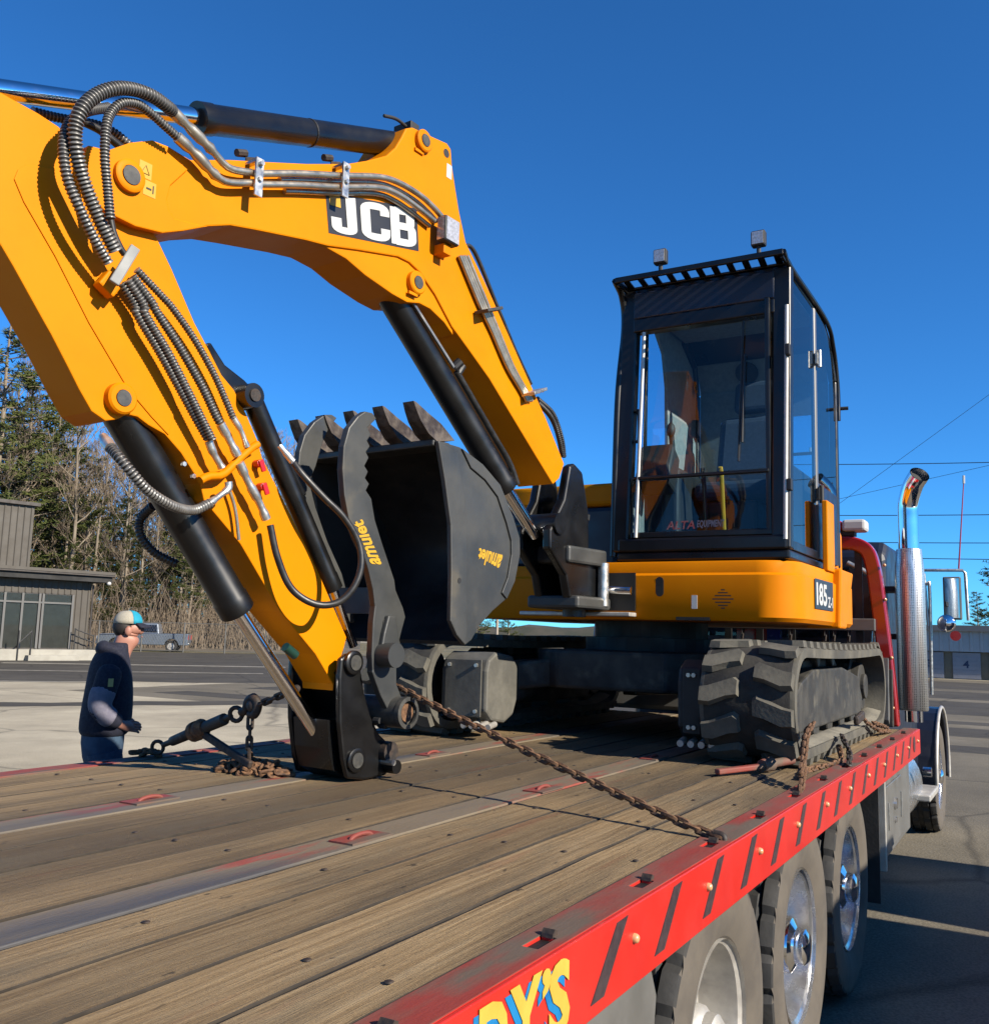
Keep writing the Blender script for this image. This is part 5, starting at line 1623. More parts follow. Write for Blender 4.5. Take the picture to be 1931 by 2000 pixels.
for n_ in ('clamp1', 'clamp2'):
    c = V(Q[n_][0])
    m = MB()
    m.box((c.x - 0.016, YB - 0.068, c.z - 0.075), (c.x + 0.016, YB - 0.0605, c.z + 0.060))
    m.cyl((c.x, YB - 0.062, c.z + 0.04), (c.x, YB - 0.082, c.z + 0.04), 0.009, 6)
    m.cyl((c.x, YB - 0.062, c.z - 0.015), (c.x, YB - 0.078, c.z - 0.015), 0.009, 6)
    m.box((c.x - 0.010, YB - 0.0604, c.z + 0.050), (c.x + 0.010, YB - 0.0004, c.z + 0.060))
    m.build('pipe_clamp', STEEL, exc)
    m = MB()
    m.cyl((c.x - 0.01, YB + 0.05, c.z + 0.11), (c.x + 0.03, YB + 0.05, c.z + 0.125), 0.014, 8)
    m.cyl((c.x + 0.03, YB + 0.05, c.z + 0.10), (c.x + 0.06, YB + 0.03, c.z + 0.105), 0.012, 8)
    m.build('port_fitting', RUSTD, exc)
for n_, s_ in (('clamp_mid', 1.0), ('clamp_low', 1.0)):
    c = V(Q[n_][0])
    m = MB()
    m.bar((c.x - 0.06, YB - 0.045, c.z + 0.0), (c.x + 0.075, YB - 0.03, c.z + 0.055), 0.015, 0.075, up=(0, 1, 0))
    for k in range(4):
        m.cyl((c.x - 0.045 + 0.03 * k, YB - 0.04, c.z + 0.005 + 0.012 * k), (c.x - 0.045 + 0.03 * k, YB - 0.066, c.z + 0.005 + 0.012 * k), 0.010, 6)
    m.build('pipe_clamp', STEEL if n_ == 'clamp_low' else PINM, exc, bevel=0.003)
a, b = T3('bracket_bar')
MB().bar(a, b, 0.030, 0.012, up=(0.3, 1, 0)).build('hose_bracket', pmat('galvanised', (0.30, 0.31, 0.30), rough=0.65, metal=0.0), exc, bevel=0.003)
a, b = T3('bracket_block')
MB().bar(b + V((-0.015, 0.01, 0.02)), b + V((0.035, 0.01, -0.01)), 0.06, 0.040, up=(0, 1, 0)).build('hose_block', YEL, dip, bevel=0.006)
MB().tube(resample(catmull(Q['saddle'], 6), 0.02), 0.014, 8).build('hose_saddle', YEL, dip, smooth=60)

# ---- bucket
BY0, BY1 = 1.83, 2.56
prof = P['bucket_side']
bucket = MB()
nback = 12                                 # outline points 0..nback run from the lip round the back to the heel
back = [V((x, 0, z)) for x, z in prof[:nback + 1]]
outer = back
inner = []
for i, p in enumerate(back):
    t = (back[min(i + 1, len(back) - 1)] - back[max(i - 1, 0)]).normalized()
    inner.append(p + V((-t.z, 0, t.x)) * -0.016)
cx_ = sum(p.x for p in back) / len(back)
if (inner[6] - V((cx_, 0, back[6].z))).length > (outer[6] - V((cx_, 0, back[6].z))).length:
    inner = [p * 2 - q for p, q in zip(back, inner)]
shell = [(p.x, p.z) for p in outer] + [(p.x, p.z) for p in reversed(inner)]
bucket.prism(shell, BY0 + 0.0205, BY1 - 0.0205)
bko = bucket.build('bucket', BKTI, exc, smooth=35)
MB().prism(prof, BY0, BY0 + 0.020).build('side_plate', BKT, bko, bevel=0.004)
MB().prism(prof, BY1 - 0.020, BY1).build('side_plate', BKT, bko, bevel=0.004)
MB().prism(P['bucket_cutter'], BY0 - 0.016, BY0 - 0.0005).build('side_cutter', BKT, bko, bevel=0.004)
MB().prism(P['bucket_cutter'], BY1 + 0.0005, BY1 + 0.016).build('side_cutter', BKT, bko, bevel=0.004)
# wear plate on the lower back corner
sp = [(V(p) + (V((cx_, D + 0.9)) - V(p)) * 0.012) for p in prof[1:9]]
hx_ = [(x, z) for x, z in sp] + [(x + (cx_ - x) * 0.30, z + (D + 0.85 - z) * 0.16) for x, z in reversed(sp)]
MB().prism(hx_, BY0 - 0.008, BY0 - 0.0004).build('wear_plate', BKT, bko, bevel=0.003)
c = V(prof[15] if len(prof) > 15 else prof[-1])
MB().disc_y(Q['plate_hole'][0], 0.011, BY0 - 0.0175, BY0 - 0.0165, 12).build('plate_hole', DARK, bko)
lip0 = V((prof[0][0], 0, prof[0][1]))
lipd = (V((prof[1][0], 0, prof[1][1])) - lip0).normalized()
MB().box((lip0.x - 0.005, BY0 + 0.0205, lip0.z - 0.018), (lip0.x + 0.10, BY1 - 0.0205, lip0.z + 0.010)).build('cutting_edge', BKT, bko, bevel=0.006)
tooth = [V((x, 0, z)) for x, z in P['tooth']]
tm = MB()
ctr = lip0


def tooth_mesh():
    m = MB()
    # wedge: outline in XZ, width narrowing to the tip
    w0, w1 = 0.036, 0.027
    L_, R_ = [], []
    for p in tooth:
        h = (p.z - tooth[5].z) / max(0.01, (tooth[0].z - tooth[5].z))
        w = w0 + (w1 - w0) * h
        L_.append(V((p.x - lip0.x, -w, p.z - lip0.z)))
        R_.append(V((p.x - lip0.x, w, p.z - lip0.z)))
    n = len(tooth)
    m.add(L_ + R_, [tuple(range(n)), tuple(range(2 * n - 1, n - 1, -1))] + [(i, i + n, (i + 1) % n + n, (i + 1) % n) for i in range(n)])
    return m.mesh('tooth', WORN)


tme = tooth_mesh()
for k in range(5):
    inst('tooth', tme, bko, Matrix.Translation((lip0.x, BY0 + 0.052 + k * (BY1 - BY0 - 0.104) / 4, lip0.z)))
# ears with pin
for y in (1.98, 2.36):
    MB().prism(P['bucket_ear'], y, y + 0.03).build('bucket_ear', BKT, bko, bevel=0.006)
c = V(Q['bucket_pin'][0])
MB().disc_y(c, 0.046, 1.93, 2.04, 22).build('bucket_pin', BKT, bko, smooth=40)
# emblem on the bucket side and on the thumb: yellow lettering, upside down
me = text_mesh('emblem', 'amulet', DECALY, extrude=0.0006, offset=0.03)
quad_fit(me, [(x, BY0 - 0.001, z) for x, z in P['q_bucket']], (0, -1, 0))
put_mesh('emblem', me, bko)

# ---- thumb
th = MB().prism(P['thumb_near'], 2.00, 2.03).build('thumb', BKT, exc, bevel=0.004)
MB().prism(P['thumb_far'], 2.33, 2.36).build('thumb_prong', BKT, th, bevel=0.004)
c = V(Q['thumb_pin'][0])
MB().disc_y(c, 0.058, 1.965, 2.36, 28).build('thumb_pivot', PINM, th, smooth=40)
MB().lathe([(0.060, 0), (0.060, -0.02), (0.045, -0.022), (0.045, -0.012)], (c.x, 1.962, c.z), 'y', 26).build('pivot_collar', PINM, th, smooth=30)
MB().disc_y(c, 0.034, 1.949, 1.9645, 20).build('pivot_pin', RUST, th)
tn = P['thumb_near']
xm = sum(p[0] for p in tn) / len(tn)
tc_ = [p for p in tn if abs(p[1] - D - 0.66) < 0.07]
xm = sum(p[0] for p in tc_) / max(1, len(tc_))
MB().box((xm - 0.02, 2.0302, D + 0.62), (xm + 0.02, 2.3298, D + 0.72)).build('thumb_cross_tube', BKT, th)
MB().disc_y(Q['thumb_hole'][0], 0.026, 1.997, 1.9998, 18).build('thumb_hole', PINM, th)
MB().disc_y(Q['thumb_hole'][0], 0.018, 1.995, 1.9968, 18).build('thumb_hole', DARK, th)
me = text_mesh('emblem', 'amulet', DECALY, extrude=0.0006, offset=0.03)
quad_fit(me, [(x, 1.9985, z) for x, z in P['q_thumb']], (0, -1, 0))
put_mesh('emblem', me, th)

# ---- dipper foot: link plates, quick coupler block
fo = MB().prism(P['foot_near'], 2.06, 2.085).build('foot_link', BLK, exc, bevel=0.008)
MB().prism(P['foot_near'], 2.315, 2.34).build('foot_link_far', BLK, fo, bevel=0.008)
MB().prism(P['foot_block'], 2.11, 2.29).build('coupler_block', BLK, fo, bevel=0.02)
boss('link_boss', 'foot_pin', 0.044, 0.030, 2.06, 0.014, fo, BLK)
boss('link_boss', 'link_pin', 0.044, 0.030, 2.06, 0.020, fo, BLK)
c = V(Q['rust_pin'][0])
MB().disc_y(c, 0.040, 2.03, 2.35, 20).build('coupler_pin', RUSTD, fo, smooth=40)
c = V(Q['knob_pin'][0])
MB().disc_y(c, 0.026, 2.01, 2.10, 18).build('coupler_knob', BLK, fo, smooth=40)
MB().disc_y(c + V((-0.03, 0, 0.02)), 0.012, 2.0, 2.06, 10).build('grease_fitting', STEEL, fo)
for k, (dx, dz) in enumerate(((0.0, 0.0), (0.03, -0.02), (0.055, -0.005), (0.02, 0.03))):
    MB().disc_y((Q['rust_pin'][0][0] - 0.07 + dx, 0, D + 0.22 + dz), 0.012, 2.03, 2.06, 8).build('bolt', BLKM, fo)

XF.clear()
# ------------------------------------------------------------------ chains and binders on the deck
def link_mesh(mat, L=0.064, w=0.030, r=0.0068):
    pts = []
    h = L / 2 - w / 2
    for k in range(7):
        a = -math.pi / 2 + math.pi * k / 6
        pts.append(V((h + (w / 2 - r) * math.cos(a), (w / 2 - r) * math.sin(a), 0)))
    for k in range(7):
        a = math.pi / 2 + math.pi * k / 6
        pts.append(V((-h + (w / 2 - r) * math.cos(a), (w / 2 - r) * math.sin(a), 0)))
    pts.append(pts[0])
    rings = []
    n = len(pts) - 1
    for i in range(n):
        t = (pts[(i + 1) % n] - pts[i - 1]).normalized()
        u_ = V((0, 0, 1))
        s_ = t.cross(u_)
        rings.append([pts[i] + (u_ * math.cos(a) + s_ * math.sin(a)) * r for a in (2 * math.pi * k / 5 for k in range(5))])
    rings.append(rings[0])
    return MB().loft(rings, caps=False).mesh('chain_link', mat, 60)


LINK_R = link_mesh(RUST)
LINK_D = link_mesh(RUSTD)
PITCH = 0.064 - 4 * 0.0068 + 0.002


def run_chain(parent, path, me, pitch=PITCH, up=(0, 0, 1), jitter=0.0, seed=1):
    rr = random.Random(seed)
    pts = resample(catmull(path, 12), pitch)
    for i in range(len(pts) - 1):
        t = (pts[i + 1] - pts[i]).normalized()
        u_ = V(up)
        if abs(t.dot(u_)) > 0.95:
            u_ = V((0.3, 1, 0))
        m = frame(t, u_, (pts[i] + pts[i + 1]) / 2)
        m = m @ Matrix.Rotation((math.pi / 2 if i % 2 else 0) + 0.5 + rr.uniform(-jitter, jitter), 4, 'X')
        inst('chain_link', me, parent, m)


# long chain from the near rail up and over the dipper foot
ch = thing('tie_down_chain', (2.68, 0.80, D), 'long rusty chain running from the red rail slot across the deck to the dipper foot', 'chain')
run_chain(ch, [(2.685, 0.806, D + 0.004), (2.746, 1.05, D + 0.056), (2.846, 1.45, D + 0.152), (2.933, 1.80, D + 0.242), (2.99, 2.03, D + 0.303), (3.03, 2.19, D + 0.345), (3.03, 2.28, D + 0.350)], LINK_R, seed=2, jitter=0.25)
hk = MB()
hk.tube(catmull([(2.68, 0.80, D - 0.02), (2.685, 0.80, D + 0.012), (2.69, 0.83, D + 0.018)], 4), 0.010, 8)
hk.build('grab_hook', RUSTD, ch, smooth=60)

# far side: ratchet binder from the left rail up to the dipper foot
E0, E1 = V((2.817, 3.335, D + 0.012)), V((2.686, 2.45, D + 0.312))


def eb(t, dz=0.0):
    return E0 + (E1 - E0) * t + V((0, 0, dz))


bn = thing('ratchet_binder', E0, 'dark ratchet load binder with rusty collar stretched up from the far rail', 'load binder')
dv = (E1 - E0).normalized()


def ring_mb(c, ax, R_=0.026, r=0.008):
    ax = V(ax).normalized()
    a = ax.orthogonal().normalized()
    b = ax.cross(a)
    p = [V(c) + (a * math.cos(t) + b * math.sin(t)) * R_ for t in (2 * math.pi * k / 14 for k in range(15))]
    return MB().tube(p, r, 7, caps=False)


side = V((1, 0.35, 0.1)).normalized()
MB().tube([eb(0.17), eb(0.23), eb(0.24), eb(0.385), eb(0.39)], [0.011, 0.012, 0.020, 0.022, 0.022], 12).build('binder_barrel', RUSTD, bn, smooth=40)
ring_mb(eb(0.125), side).build('eye_ring', RUSTD, bn, smooth=60)
MB().tube([eb(0.39), eb(0.40), eb(0.425), eb(0.43), eb(0.455), eb(0.46), eb(0.485)], [0.026, 0.040, 0.041, 0.034, 0.040, 0.041, 0.028], 16).build('ratchet_collar', RUST, bn, smooth=40)
MB().tube([eb(0.485), eb(0.62), eb(0.625), eb(0.665)], [0.023, 0.024, 0.013, 0.012], 12).build('binder_barrel', UNDER, bn, smooth=40)
ring_mb(eb(0.70), side, 0.026, 0.009).build('eye_ring', RUSTD, bn, smooth=60)
hb0 = eb(0.45)
MB().bar(hb0 + V((0, 0, -0.01)), hb0 + V((-0.05, -0.33, -0.105)), 0.020, 0.030).build('binder_handle', RUSTD, bn, bevel=0.006)
hk2 = MB()
hk2.tube(catmull([eb(0.735), eb(0.765), eb(0.78, 0.03), eb(0.815, 0.035), eb(0.845, 0.0), eb(0.83, -0.03), eb(0.795, -0.022)], 5), 0.017, 8)
hk2.build('grab_hook', RUSTD, bn, smooth=60)
MB().sphere(eb(0.815, 0.005), (0.022, 0.034, 0.028)).build('hook_chain_knot', RUSTD, bn, smooth=60)
c1 = thing('binder_chain', E1, 'short dark chain between the binder hook and the dipper foot', 'chain')
run_chain(c1, [eb(0.84), eb(0.93), eb(1.02), (2.68, 2.36, D + 0.345)], LINK_D, seed=3)
c2 = thing('hanging_chain', eb(0.81) + V((0, 0, -0.3)), 'slack dark chain hanging straight down from the binder hook', 'chain')
hp = eb(0.800, -0.035)
pile_c = V((2.775, 2.665, D))
run_chain(c2, [hp, hp + V((0.002, 0, -0.10)), V((hp.x + 0.012, hp.y + 0.005, D + 0.055))], LINK_D, up=(0.3, 1, 0), seed=4)
c3 = thing('chain_pile', pile_c, 'heap of rusty spare chain lying on the planks under the hanging chain', 'chain')
rr = random.Random(12)
for k in range(78):
    a = rr.uniform(0, 2 * math.pi)
    q = math.sqrt(rr.random())
    px, py = 0.075 * q * math.cos(a), 0.185 * q * math.sin(a)
    pz = 0.010 + (1 - q) * 0.050 * rr.random() + 0.010 * rr.random()
    m = Matrix.Translation(pile_c + V((px, py, pz))) @ Matrix.Rotation(rr.uniform(0, 6.28), 4, 'Z') @ Matrix.Rotation(rr.uniform(-0.7, 0.7), 4, 'Y') @ Matrix.Rotation(rr.uniform(-1.2, 1.2), 4, 'X')
    inst('chain_link', LINK_R, c3, m)
c4 = thing('anchor_chain', (2.82, 3.33, D), 'few muddy chain links bunched at the far rail where the binder hooks on', 'chain')
for k in range(9):
    m = Matrix.Translation(V((2.82 + rr.uniform(-0.02, 0.03), 3.27 + 0.012 * k, D + 0.008 + 0.02 * rr.random()))) @ Matrix.Rotation(rr.uniform(0, 6.28), 4, 'Z') @ Matrix.Rotation(rr.uniform(-0.8, 0.8), 4, 'X')
    inst('chain_link', LINK_R, c4, m)

# near track: chain dropping from the track frame to a rail slot, with a lever binder
n1 = thing('track_chain', (3.70, 0.81, D), 'doubled rusty chain hanging from the near track down to the red rail', 'chain')
top = V((4.36, 0.925, D + 0.185))
run_chain(n1, [top, (4.16, 0.90, D + 0.13), (3.92, 0.85, D + 0.055), (3.69, 0.812, D + 0.005)], LINK_R, seed=5, jitter=0.4)
run_chain(n1, [top + V((0.02, -0.02, 0.02)), (4.20, 0.895, D + 0.165), (3.98, 0.86, D + 0.10), (3.80, 0.84, D + 0.055)], LINK_R, seed=6, jitter=0.4)
n2 = thing('lever_binder', (4.0, 1.1, D), 'worn red lever binder lying on the planks in front of the near track', 'load binder')
MB().bar((3.90, 1.19, D + 0.022), (4.16, 1.06, D + 0.030), 0.030, 0.022).build('lever', REDW, n2, bevel=0.006)
MB().tube([(4.14, 1.07, D + 0.032), (4.20, 1.045, D + 0.036), (4.22, 1.035, D + 0.038), (4.33, 0.985, D + 0.045)], [0.026, 0.030, 0.018, 0.018], 10).build('binder_body', REDW, n2, smooth=40)
ring_mb((4.36, 0.965, D + 0.05), (0.2, 0.3, 1), 0.024, 0.008).build('eye_ring', RUST, n2, smooth=60)
n3 = thing('loose_chain', (4.5, 0.90, D), 'tail of rusty chain lying along the flange beside the near track', 'chain')
run_chain(n3, [(4.05, 0.885, D + 0.012), (4.28, 0.915, D + 0.010), (4.50, 0.885, D + 0.012), (4.74, 0.862, D + 0.010), (4.90, 0.885, D + 0.02), (5.02, 0.92, D + 0.06)], LINK_R, seed=8, jitter=0.8)
run_chain(n3, [(4.62, 0.80, D + 0.01), (4.80, 0.83, D + 0.05), (5.05, 0.90, D + 0.085), (5.20, 0.935, D + 0.09)], LINK_D, seed=9, jitter=0.8)
n4 = thing('front_chain', (6.4, 0.92, D), 'rusty chain and hook at the front end of the near track', 'chain')
run_chain(n4, [(5.80, 0.935, D + 0.150), (6.05, 0.925, D + 0.085), (6.35, 0.905, D + 0.03), (6.62, 0.89, D + 0.012)], LINK_R, seed=10, jitter=0.8)
run_chain(n4, [(6.20, 0.93, D + 0.09), (6.50, 0.92, D + 0.05), (6.80, 0.93, D + 0.012)], LINK_R, seed=11, jitter=0.8)
MB().bar((5.66, 0.94, D + 0.13), (5.86, 0.935, D + 0.155), 0.03, 0.05).build('grab_hook', RUSTD, n4, bevel=0.012)
for i, y in enumerate((1.20, 1.30, 1.36, 1.60, 1.95)):
    n5 = thing('rack_chain', (hx - 0.09, y, 1.80), 'spare chain on the grey headboard rack, %s from the exhaust stack' % ('first', 'second', 'third', 'fourth', 'fifth')[i], 'chain', 'spare chains hanging on the headboard rack')
    run_chain(n5, [(hx - 0.085, y, 1.80), (hx - 0.085, y + 0.01, 1.70), (hx - 0.085, y + 0.02, 1.55)], LINK_D, up=(0.3, 1, 0), seed=20 + i)

# ------------------------------------------------------------------ the man beside the truck
SKIN = pmat('skin', (0.60, 0.28, 0.20), (0.54, 0.24, 0.17), ns=20, rough=0.55, rvar=0.05)
NAVYC = pmat('navy_fleece', (0.009, 0.011, 0.030), (0.013, 0.016, 0.042), ns=40, rough=0.9, bump=0.2, bs=200)
GREYP = pmat('grey_patch', (0.22, 0.21, 0.28), (0.27, 0.26, 0.33), ns=40, rough=0.9, bump=0.2, bs=200)
DENIM = pmat('denim', (0.022, 0.050, 0.105), (0.06, 0.12, 0.20), ns=5, rough=0.9, bump=0.15, bs=150)
HAIR = pmat('dark_hair', (0.02, 0.013, 0.010), rough=0.7, rvar=0.05)
AQUA = pmat('aqua_cloth', (0.005, 0.42, 0.62), (0.005, 0.37, 0.56), ns=30, rough=0.85)
CREAM = pmat('cream_mesh', (0.56, 0.52, 0.42), (0.48, 0.44, 0.35), ns=120, rough=0.9)
man = thing('person', (0, 0, 0), 'person in navy fleece, jeans and aqua and cream cap standing beyond the deck, looking down', 'person')


def skin(name, vs, es, mat, parent, sub=2, root=0):
    me = bpy.data.meshes.new(name)
    me.from_pydata([V(v[:3]) for v in vs], es, [])
    me.materials.append(mat)
    o = bpy.data.objects.new(name, me)
    link(o, parent)
    md = o.modifiers.new('skin', 'SKIN')
    md.use_smooth_shade = True
    sk = me.skin_vertices[0].data
    for i, v in enumerate(vs):
        r = v[3]
        sk[i].radius = r if isinstance(r, tuple) else (r, r)
        sk[i].use_root = (i == root)
    s2 = o.modifiers.new('sub', 'SUBSURF')
    s2.levels = sub
    s2.render_levels = sub
    return o


bv = [(-0.04, 0, 0.96, 0.11), (-0.02, 0, 1.12, 0.11), (-0.01, 0, 1.30, 0.12), (-0.01, 0, 1.44, 0.075), (0.035, 0, 1.545, 0.056), (0.065, 0, 1.61, 0.068), (0.080, 0, 1.685, 0.080), (0.072, 0, 1.745, 0.062),
      (0.178, 0, 1.664, 0.014), (0.150, 0, 1.607, 0.030),
      (-0.02, 0.10, 0.92, 0.085), (-0.02, 0.11, 0.50, 0.058), (-0.05, 0.11, 0.10, 0.042), (0.08, 0.12, 0.045, 0.035),
      (-0.02, -0.10, 0.92, 0.085), (0.02, -0.11, 0.50, 0.058), (0.0, -0.11, 0.10, 0.042), (0.13, -0.12, 0.045, 0.035),
      (-0.02, 0.15, 1.42, 0.040), (-0.06, 0.22, 1.20, 0.042), (0.06, 0.18, 1.07, 0.032), (0.115, 0.12, 1.045, 0.030),
      (-0.02, -0.15, 1.42, 0.040), (-0.10, -0.22, 1.20, 0.042), (0.04, -0.18, 1.085, 0.032), (0.105, -0.13, 1.055, 0.030)]
be = [(0, 1), (1, 2), (2, 3), (3, 4), (4, 5), (5, 6), (6, 7), (6, 8), (5, 9), (0, 10), (10, 11), (11, 12), (12, 13), (0, 14), (14, 15), (15, 16), (16, 17),
      (3, 18), (18, 19), (19, 20), (20, 21), (3, 22), (22, 23), (23, 24), (24, 25)]
for hand, sy in ((21, 1), (25, -1)):
    hx0 = V(bv[hand][:3])
    for f_ in range(4):
        b0 = len(bv)
        off = V((0.035, -sy * 0.01, 0.024 - 0.016 * f_))
        ln = (0.034, 0.038, 0.036, 0.028)[f_]
        bv += [tuple(hx0 + off) + (0.0095,), tuple(hx0 + off + V((ln, -sy * 0.012, -0.006))) + (0.009,), tuple(hx0 + off + V((ln * 1.3, -sy * 0.035, -0.016))) + (0.008,)]
        be += [(hand, b0), (b0, b0 + 1), (b0 + 1, b0 + 2)]
    b0 = len(bv)
    bv += [tuple(hx0 + V((0.010, -sy * 0.02, 0.030))) + (0.011,), tuple(hx0 + V((0.040, -sy * 0.04, 0.042))) + (0.009,)]
    be += [(hand, b0), (b0, b0 + 1)]
skin('body', bv, be, SKIN, man)
# fleece with sleeves


def oval(name, rows, mat, n=28):
    m = MB()
    m.loft([[V((cx + a_ * math.cos(t), b_ * math.sin(t), z)) for t in (2 * math.pi * k / n for k in range(n))] for z, cx, a_, b_ in rows])
    o = m.build(name, mat, man, smooth=80)
    s_ = o.modifiers.new('sub', 'SUBSURF')
    s_.levels = s_.render_levels = 1
    return o


oval('fleece', [(0.985, -0.03, 0.105, 0.150), (1.00, -0.03, 0.140, 0.185), (1.03, -0.025, 0.158, 0.200), (1.12, -0.02, 0.160, 0.205), (1.24, -0.015, 0.152, 0.205), (1.36, -0.015, 0.140, 0.200), (1.45, -0.02, 0.125, 0.185), (1.51, -0.015, 0.105, 0.150), (1.555, 0.0, 0.092, 0.105), (1.585, 0.02, 0.080, 0.085), (1.590, 0.025, 0.066, 0.070)], NAVYC)
for sy_, sl_ in ((-1, [(-0.02, 1.455, 0.088), (-0.045, 1.34, 0.080), (-0.075, 1.24, 0.078), (-0.085, 1.17, 0.074), (-0.01, 1.115, 0.064), (0.06, 1.085, 0.050)]), (1, [(-0.02, 1.455, 0.105), (-0.04, 1.34, 0.098), (-0.06, 1.22, 0.094), (-0.05, 1.15, 0.090), (0.02, 1.10, 0.078), (0.07, 1.072, 0.060)])):
    yy_ = [0.16, 0.215, 0.235, 0.235, 0.215, 0.180]
    skin('sleeve', [(x, sy_ * y, z, r) for (x, z, r), y in zip(sl_, yy_)], [(i, i + 1) for i in range(5)], NAVYC, man)
skin('sleeve_patch', [(-0.052, -0.222, 1.325, 0.082), (-0.072, -0.235, 1.26, 0.083), (-0.087, -0.236, 1.185, 0.080), (-0.02, -0.220, 1.125, 0.070), (0.01, -0.212, 1.110, 0.064)], [(0, 1), (1, 2), (2, 3), (3, 4)], GREYP, man)
MB().cbox((-0.030, -0.297, 1.345), (0.030, 0.008, 0.050), Matrix.Rotation(0.15, 3, 'X')).build('sleeve_badge', pmat('badge_yellow', (0.55, 0.55, 0.22), rough=0.8), man)
jm = MB()
jm.loft([[V((cx + a_ * math.cos(t), b_ * math.sin(t), z)) for t in (2 * math.pi * k / 24 for k in range(24))] for z, cx, a_, b_ in ((1.03, -0.03, 0.130, 0.175), (0.95, -0.03, 0.130, 0.180), (0.86, -0.025, 0.120, 0.178), (0.80, -0.02, 0.105, 0.160))])
jm.tube([(-0.03, 0.10, 0.90), (-0.02, 0.105, 0.75), (-0.02, 0.11, 0.50), (-0.04, 0.112, 0.28), (-0.05, 0.115, 0.08)], [0.105, 0.100, 0.082, 0.075, 0.078], 18)
jm.tube([(-0.02, -0.10, 0.90), (0.01, -0.105, 0.75), (0.03, -0.11, 0.50), (0.01, -0.112, 0.28), (0.0, -0.115, 0.08)], [0.105, 0.100, 0.082, 0.075, 0.078], 18)
jm.build('jeans', DENIM, man, smooth=80)
for y, dx in ((0.115, -0.05), (-0.115, 0.0)):
    skin('shoe', [(dx - 0.03, y, 0.055, 0.05), (dx + 0.08, y, 0.05, 0.048), (dx + 0.18, y, 0.04, 0.040)], [(0, 1), (1, 2)], BLKM, man)
# hood bunched at the neck, hair, ears, eyes, mouth, cap
skin('hood', [(-0.06, 0.07, 1.545, 0.045), (-0.100, 0.0, 1.565, 0.055), (-0.06, -0.075, 1.545, 0.045), (0.02, -0.09, 1.53, 0.035)], [(0, 1), (1, 2), (2, 3)], NAVYC, man, root=1)
hr = MB()
hr.sphere((0.048, 0, 1.690), (0.074, 0.078, 0.075), 14, 8)
hr.build('hair', HAIR, man, smooth=60)
for sy in (-1, 1):
    MB().sphere((0.068, sy * 0.081, 1.665), (0.022, 0.012, 0.032), 8, 6).build('ear', SKIN, man, smooth=60)
    MB().sphere((0.148, sy * 0.032, 1.692), (0.012, 0.014, 0.010), 8, 6).build('eye', pmat('eye_dark', (0.03, 0.02, 0.015), rough=0.2, rvar=0), man, smooth=60)
MB().cbox((0.160, 0, 1.628), (0.012, 0.045, 0.008)).build('mouth', pmat('lip', (0.34, 0.13, 0.11), rough=0.5, rvar=0), man, bevel=0.003)


def dome(name, mat, a0, a1, cx, cz, rx, ry, rz):
    m = MB()
    rings = []
    for i in range(7):
        t = (math.pi / 2) * i / 6
        rings.append([V((cx + rx * math.cos(t) ** 0.75 * math.cos(a), ry * math.cos(t) ** 0.75 * math.sin(a), cz + rz * math.sin(t))) for a in [a0 + (a1 - a0) * k / 12 for k in range(13)]])
    m.loft(rings, caps=False, closed=False)
    o = m.build(name, mat, man, smooth=70)
    s_ = o.modifiers.new('thick', 'SOLIDIFY')
    s_.thickness = 0.004
    return o


dome('cap_front', AQUA, R(-72), R(72), 0.068, 1.712, 0.093, 0.085, 0.088)
dome('cap_back', CREAM, R(72), R(288), 0.068, 1.712, 0.091, 0.084, 0.086)
br = MB()
b1 = [V((0.068 + 0.093 * math.cos(a), 0.085 * math.sin(a), 1.718)) for a in [R(-62 + 124 * k / 10) for k in range(11)]]
b2 = [V((0.078 + 0.142 * math.cos(a), 0.088 * math.sin(a), 1.697 - 0.012 * abs(math.sin(a)))) for a in [R(-62 + 124 * k / 10) for k in range(11)]]
br.loft([b1, b2], caps=False, closed=False)
o = br.build('cap_brim', NAVYC, man, smooth=60)
o.modifiers.new('thick', 'SOLIDIFY').thickness = 0.006
man.location = (4.17, 5.27, 0.0)
man.rotation_euler = (0, 0, math.atan2(-0.62, 0.79) + R(4))


# ------------------------------------------------------------------ pickup, and unseen vans added to shade the near ground
def car_wheel(parent, x, y, z, r=0.39, w=0.25, side=1, rimmat=ALU):
    t = MB().lathe([(r * 0.60, -w / 2 + 0.02), (r * 0.75, -w / 2), (r * 0.95, -w / 2 + 0.015), (r, -w / 2 + 0.05), (r, w / 2 - 0.05), (r * 0.95, w / 2 - 0.015), (r * 0.75, w / 2), (r * 0.60, w / 2 - 0.02)], (x, y, z), 'y', 28).build('wheel', TYRE, parent, smooth=40)
    rm = MB().lathe([(r * 0.61, -w / 2 + 0.02), (r * 0.58, -w / 2 + 0.05), (r * 0.2, -w / 2 + 0.04), (r * 0.18, -w / 2 + 0.02), (0.005, -w / 2 + 0.02)], (x, y, z), 'y', 24)
    rm.lathe([(r * 0.61, w / 2 - 0.02), (r * 0.58, w / 2 - 0.05), (r * 0.2, w / 2 - 0.04), (r * 0.18, w / 2 - 0.02), (0.005, w / 2 - 0.02)], (x, y, z), 'y', 24)
    rm.build('rim', rimmat, t, smooth=40)
    return t


SILV = pmat('silver_blue_paint', (0.26, 0.31, 0.38), (0.24, 0.29, 0.36), ns=2, rough=0.3, metal=0.3, coat=0.5)


def arch(xc, r, z0, n=8):
    return [(xc + r * math.cos(a), z0 + r * math.sin(a)) for a in [math.pi * k / n for k in range(n + 1)]]


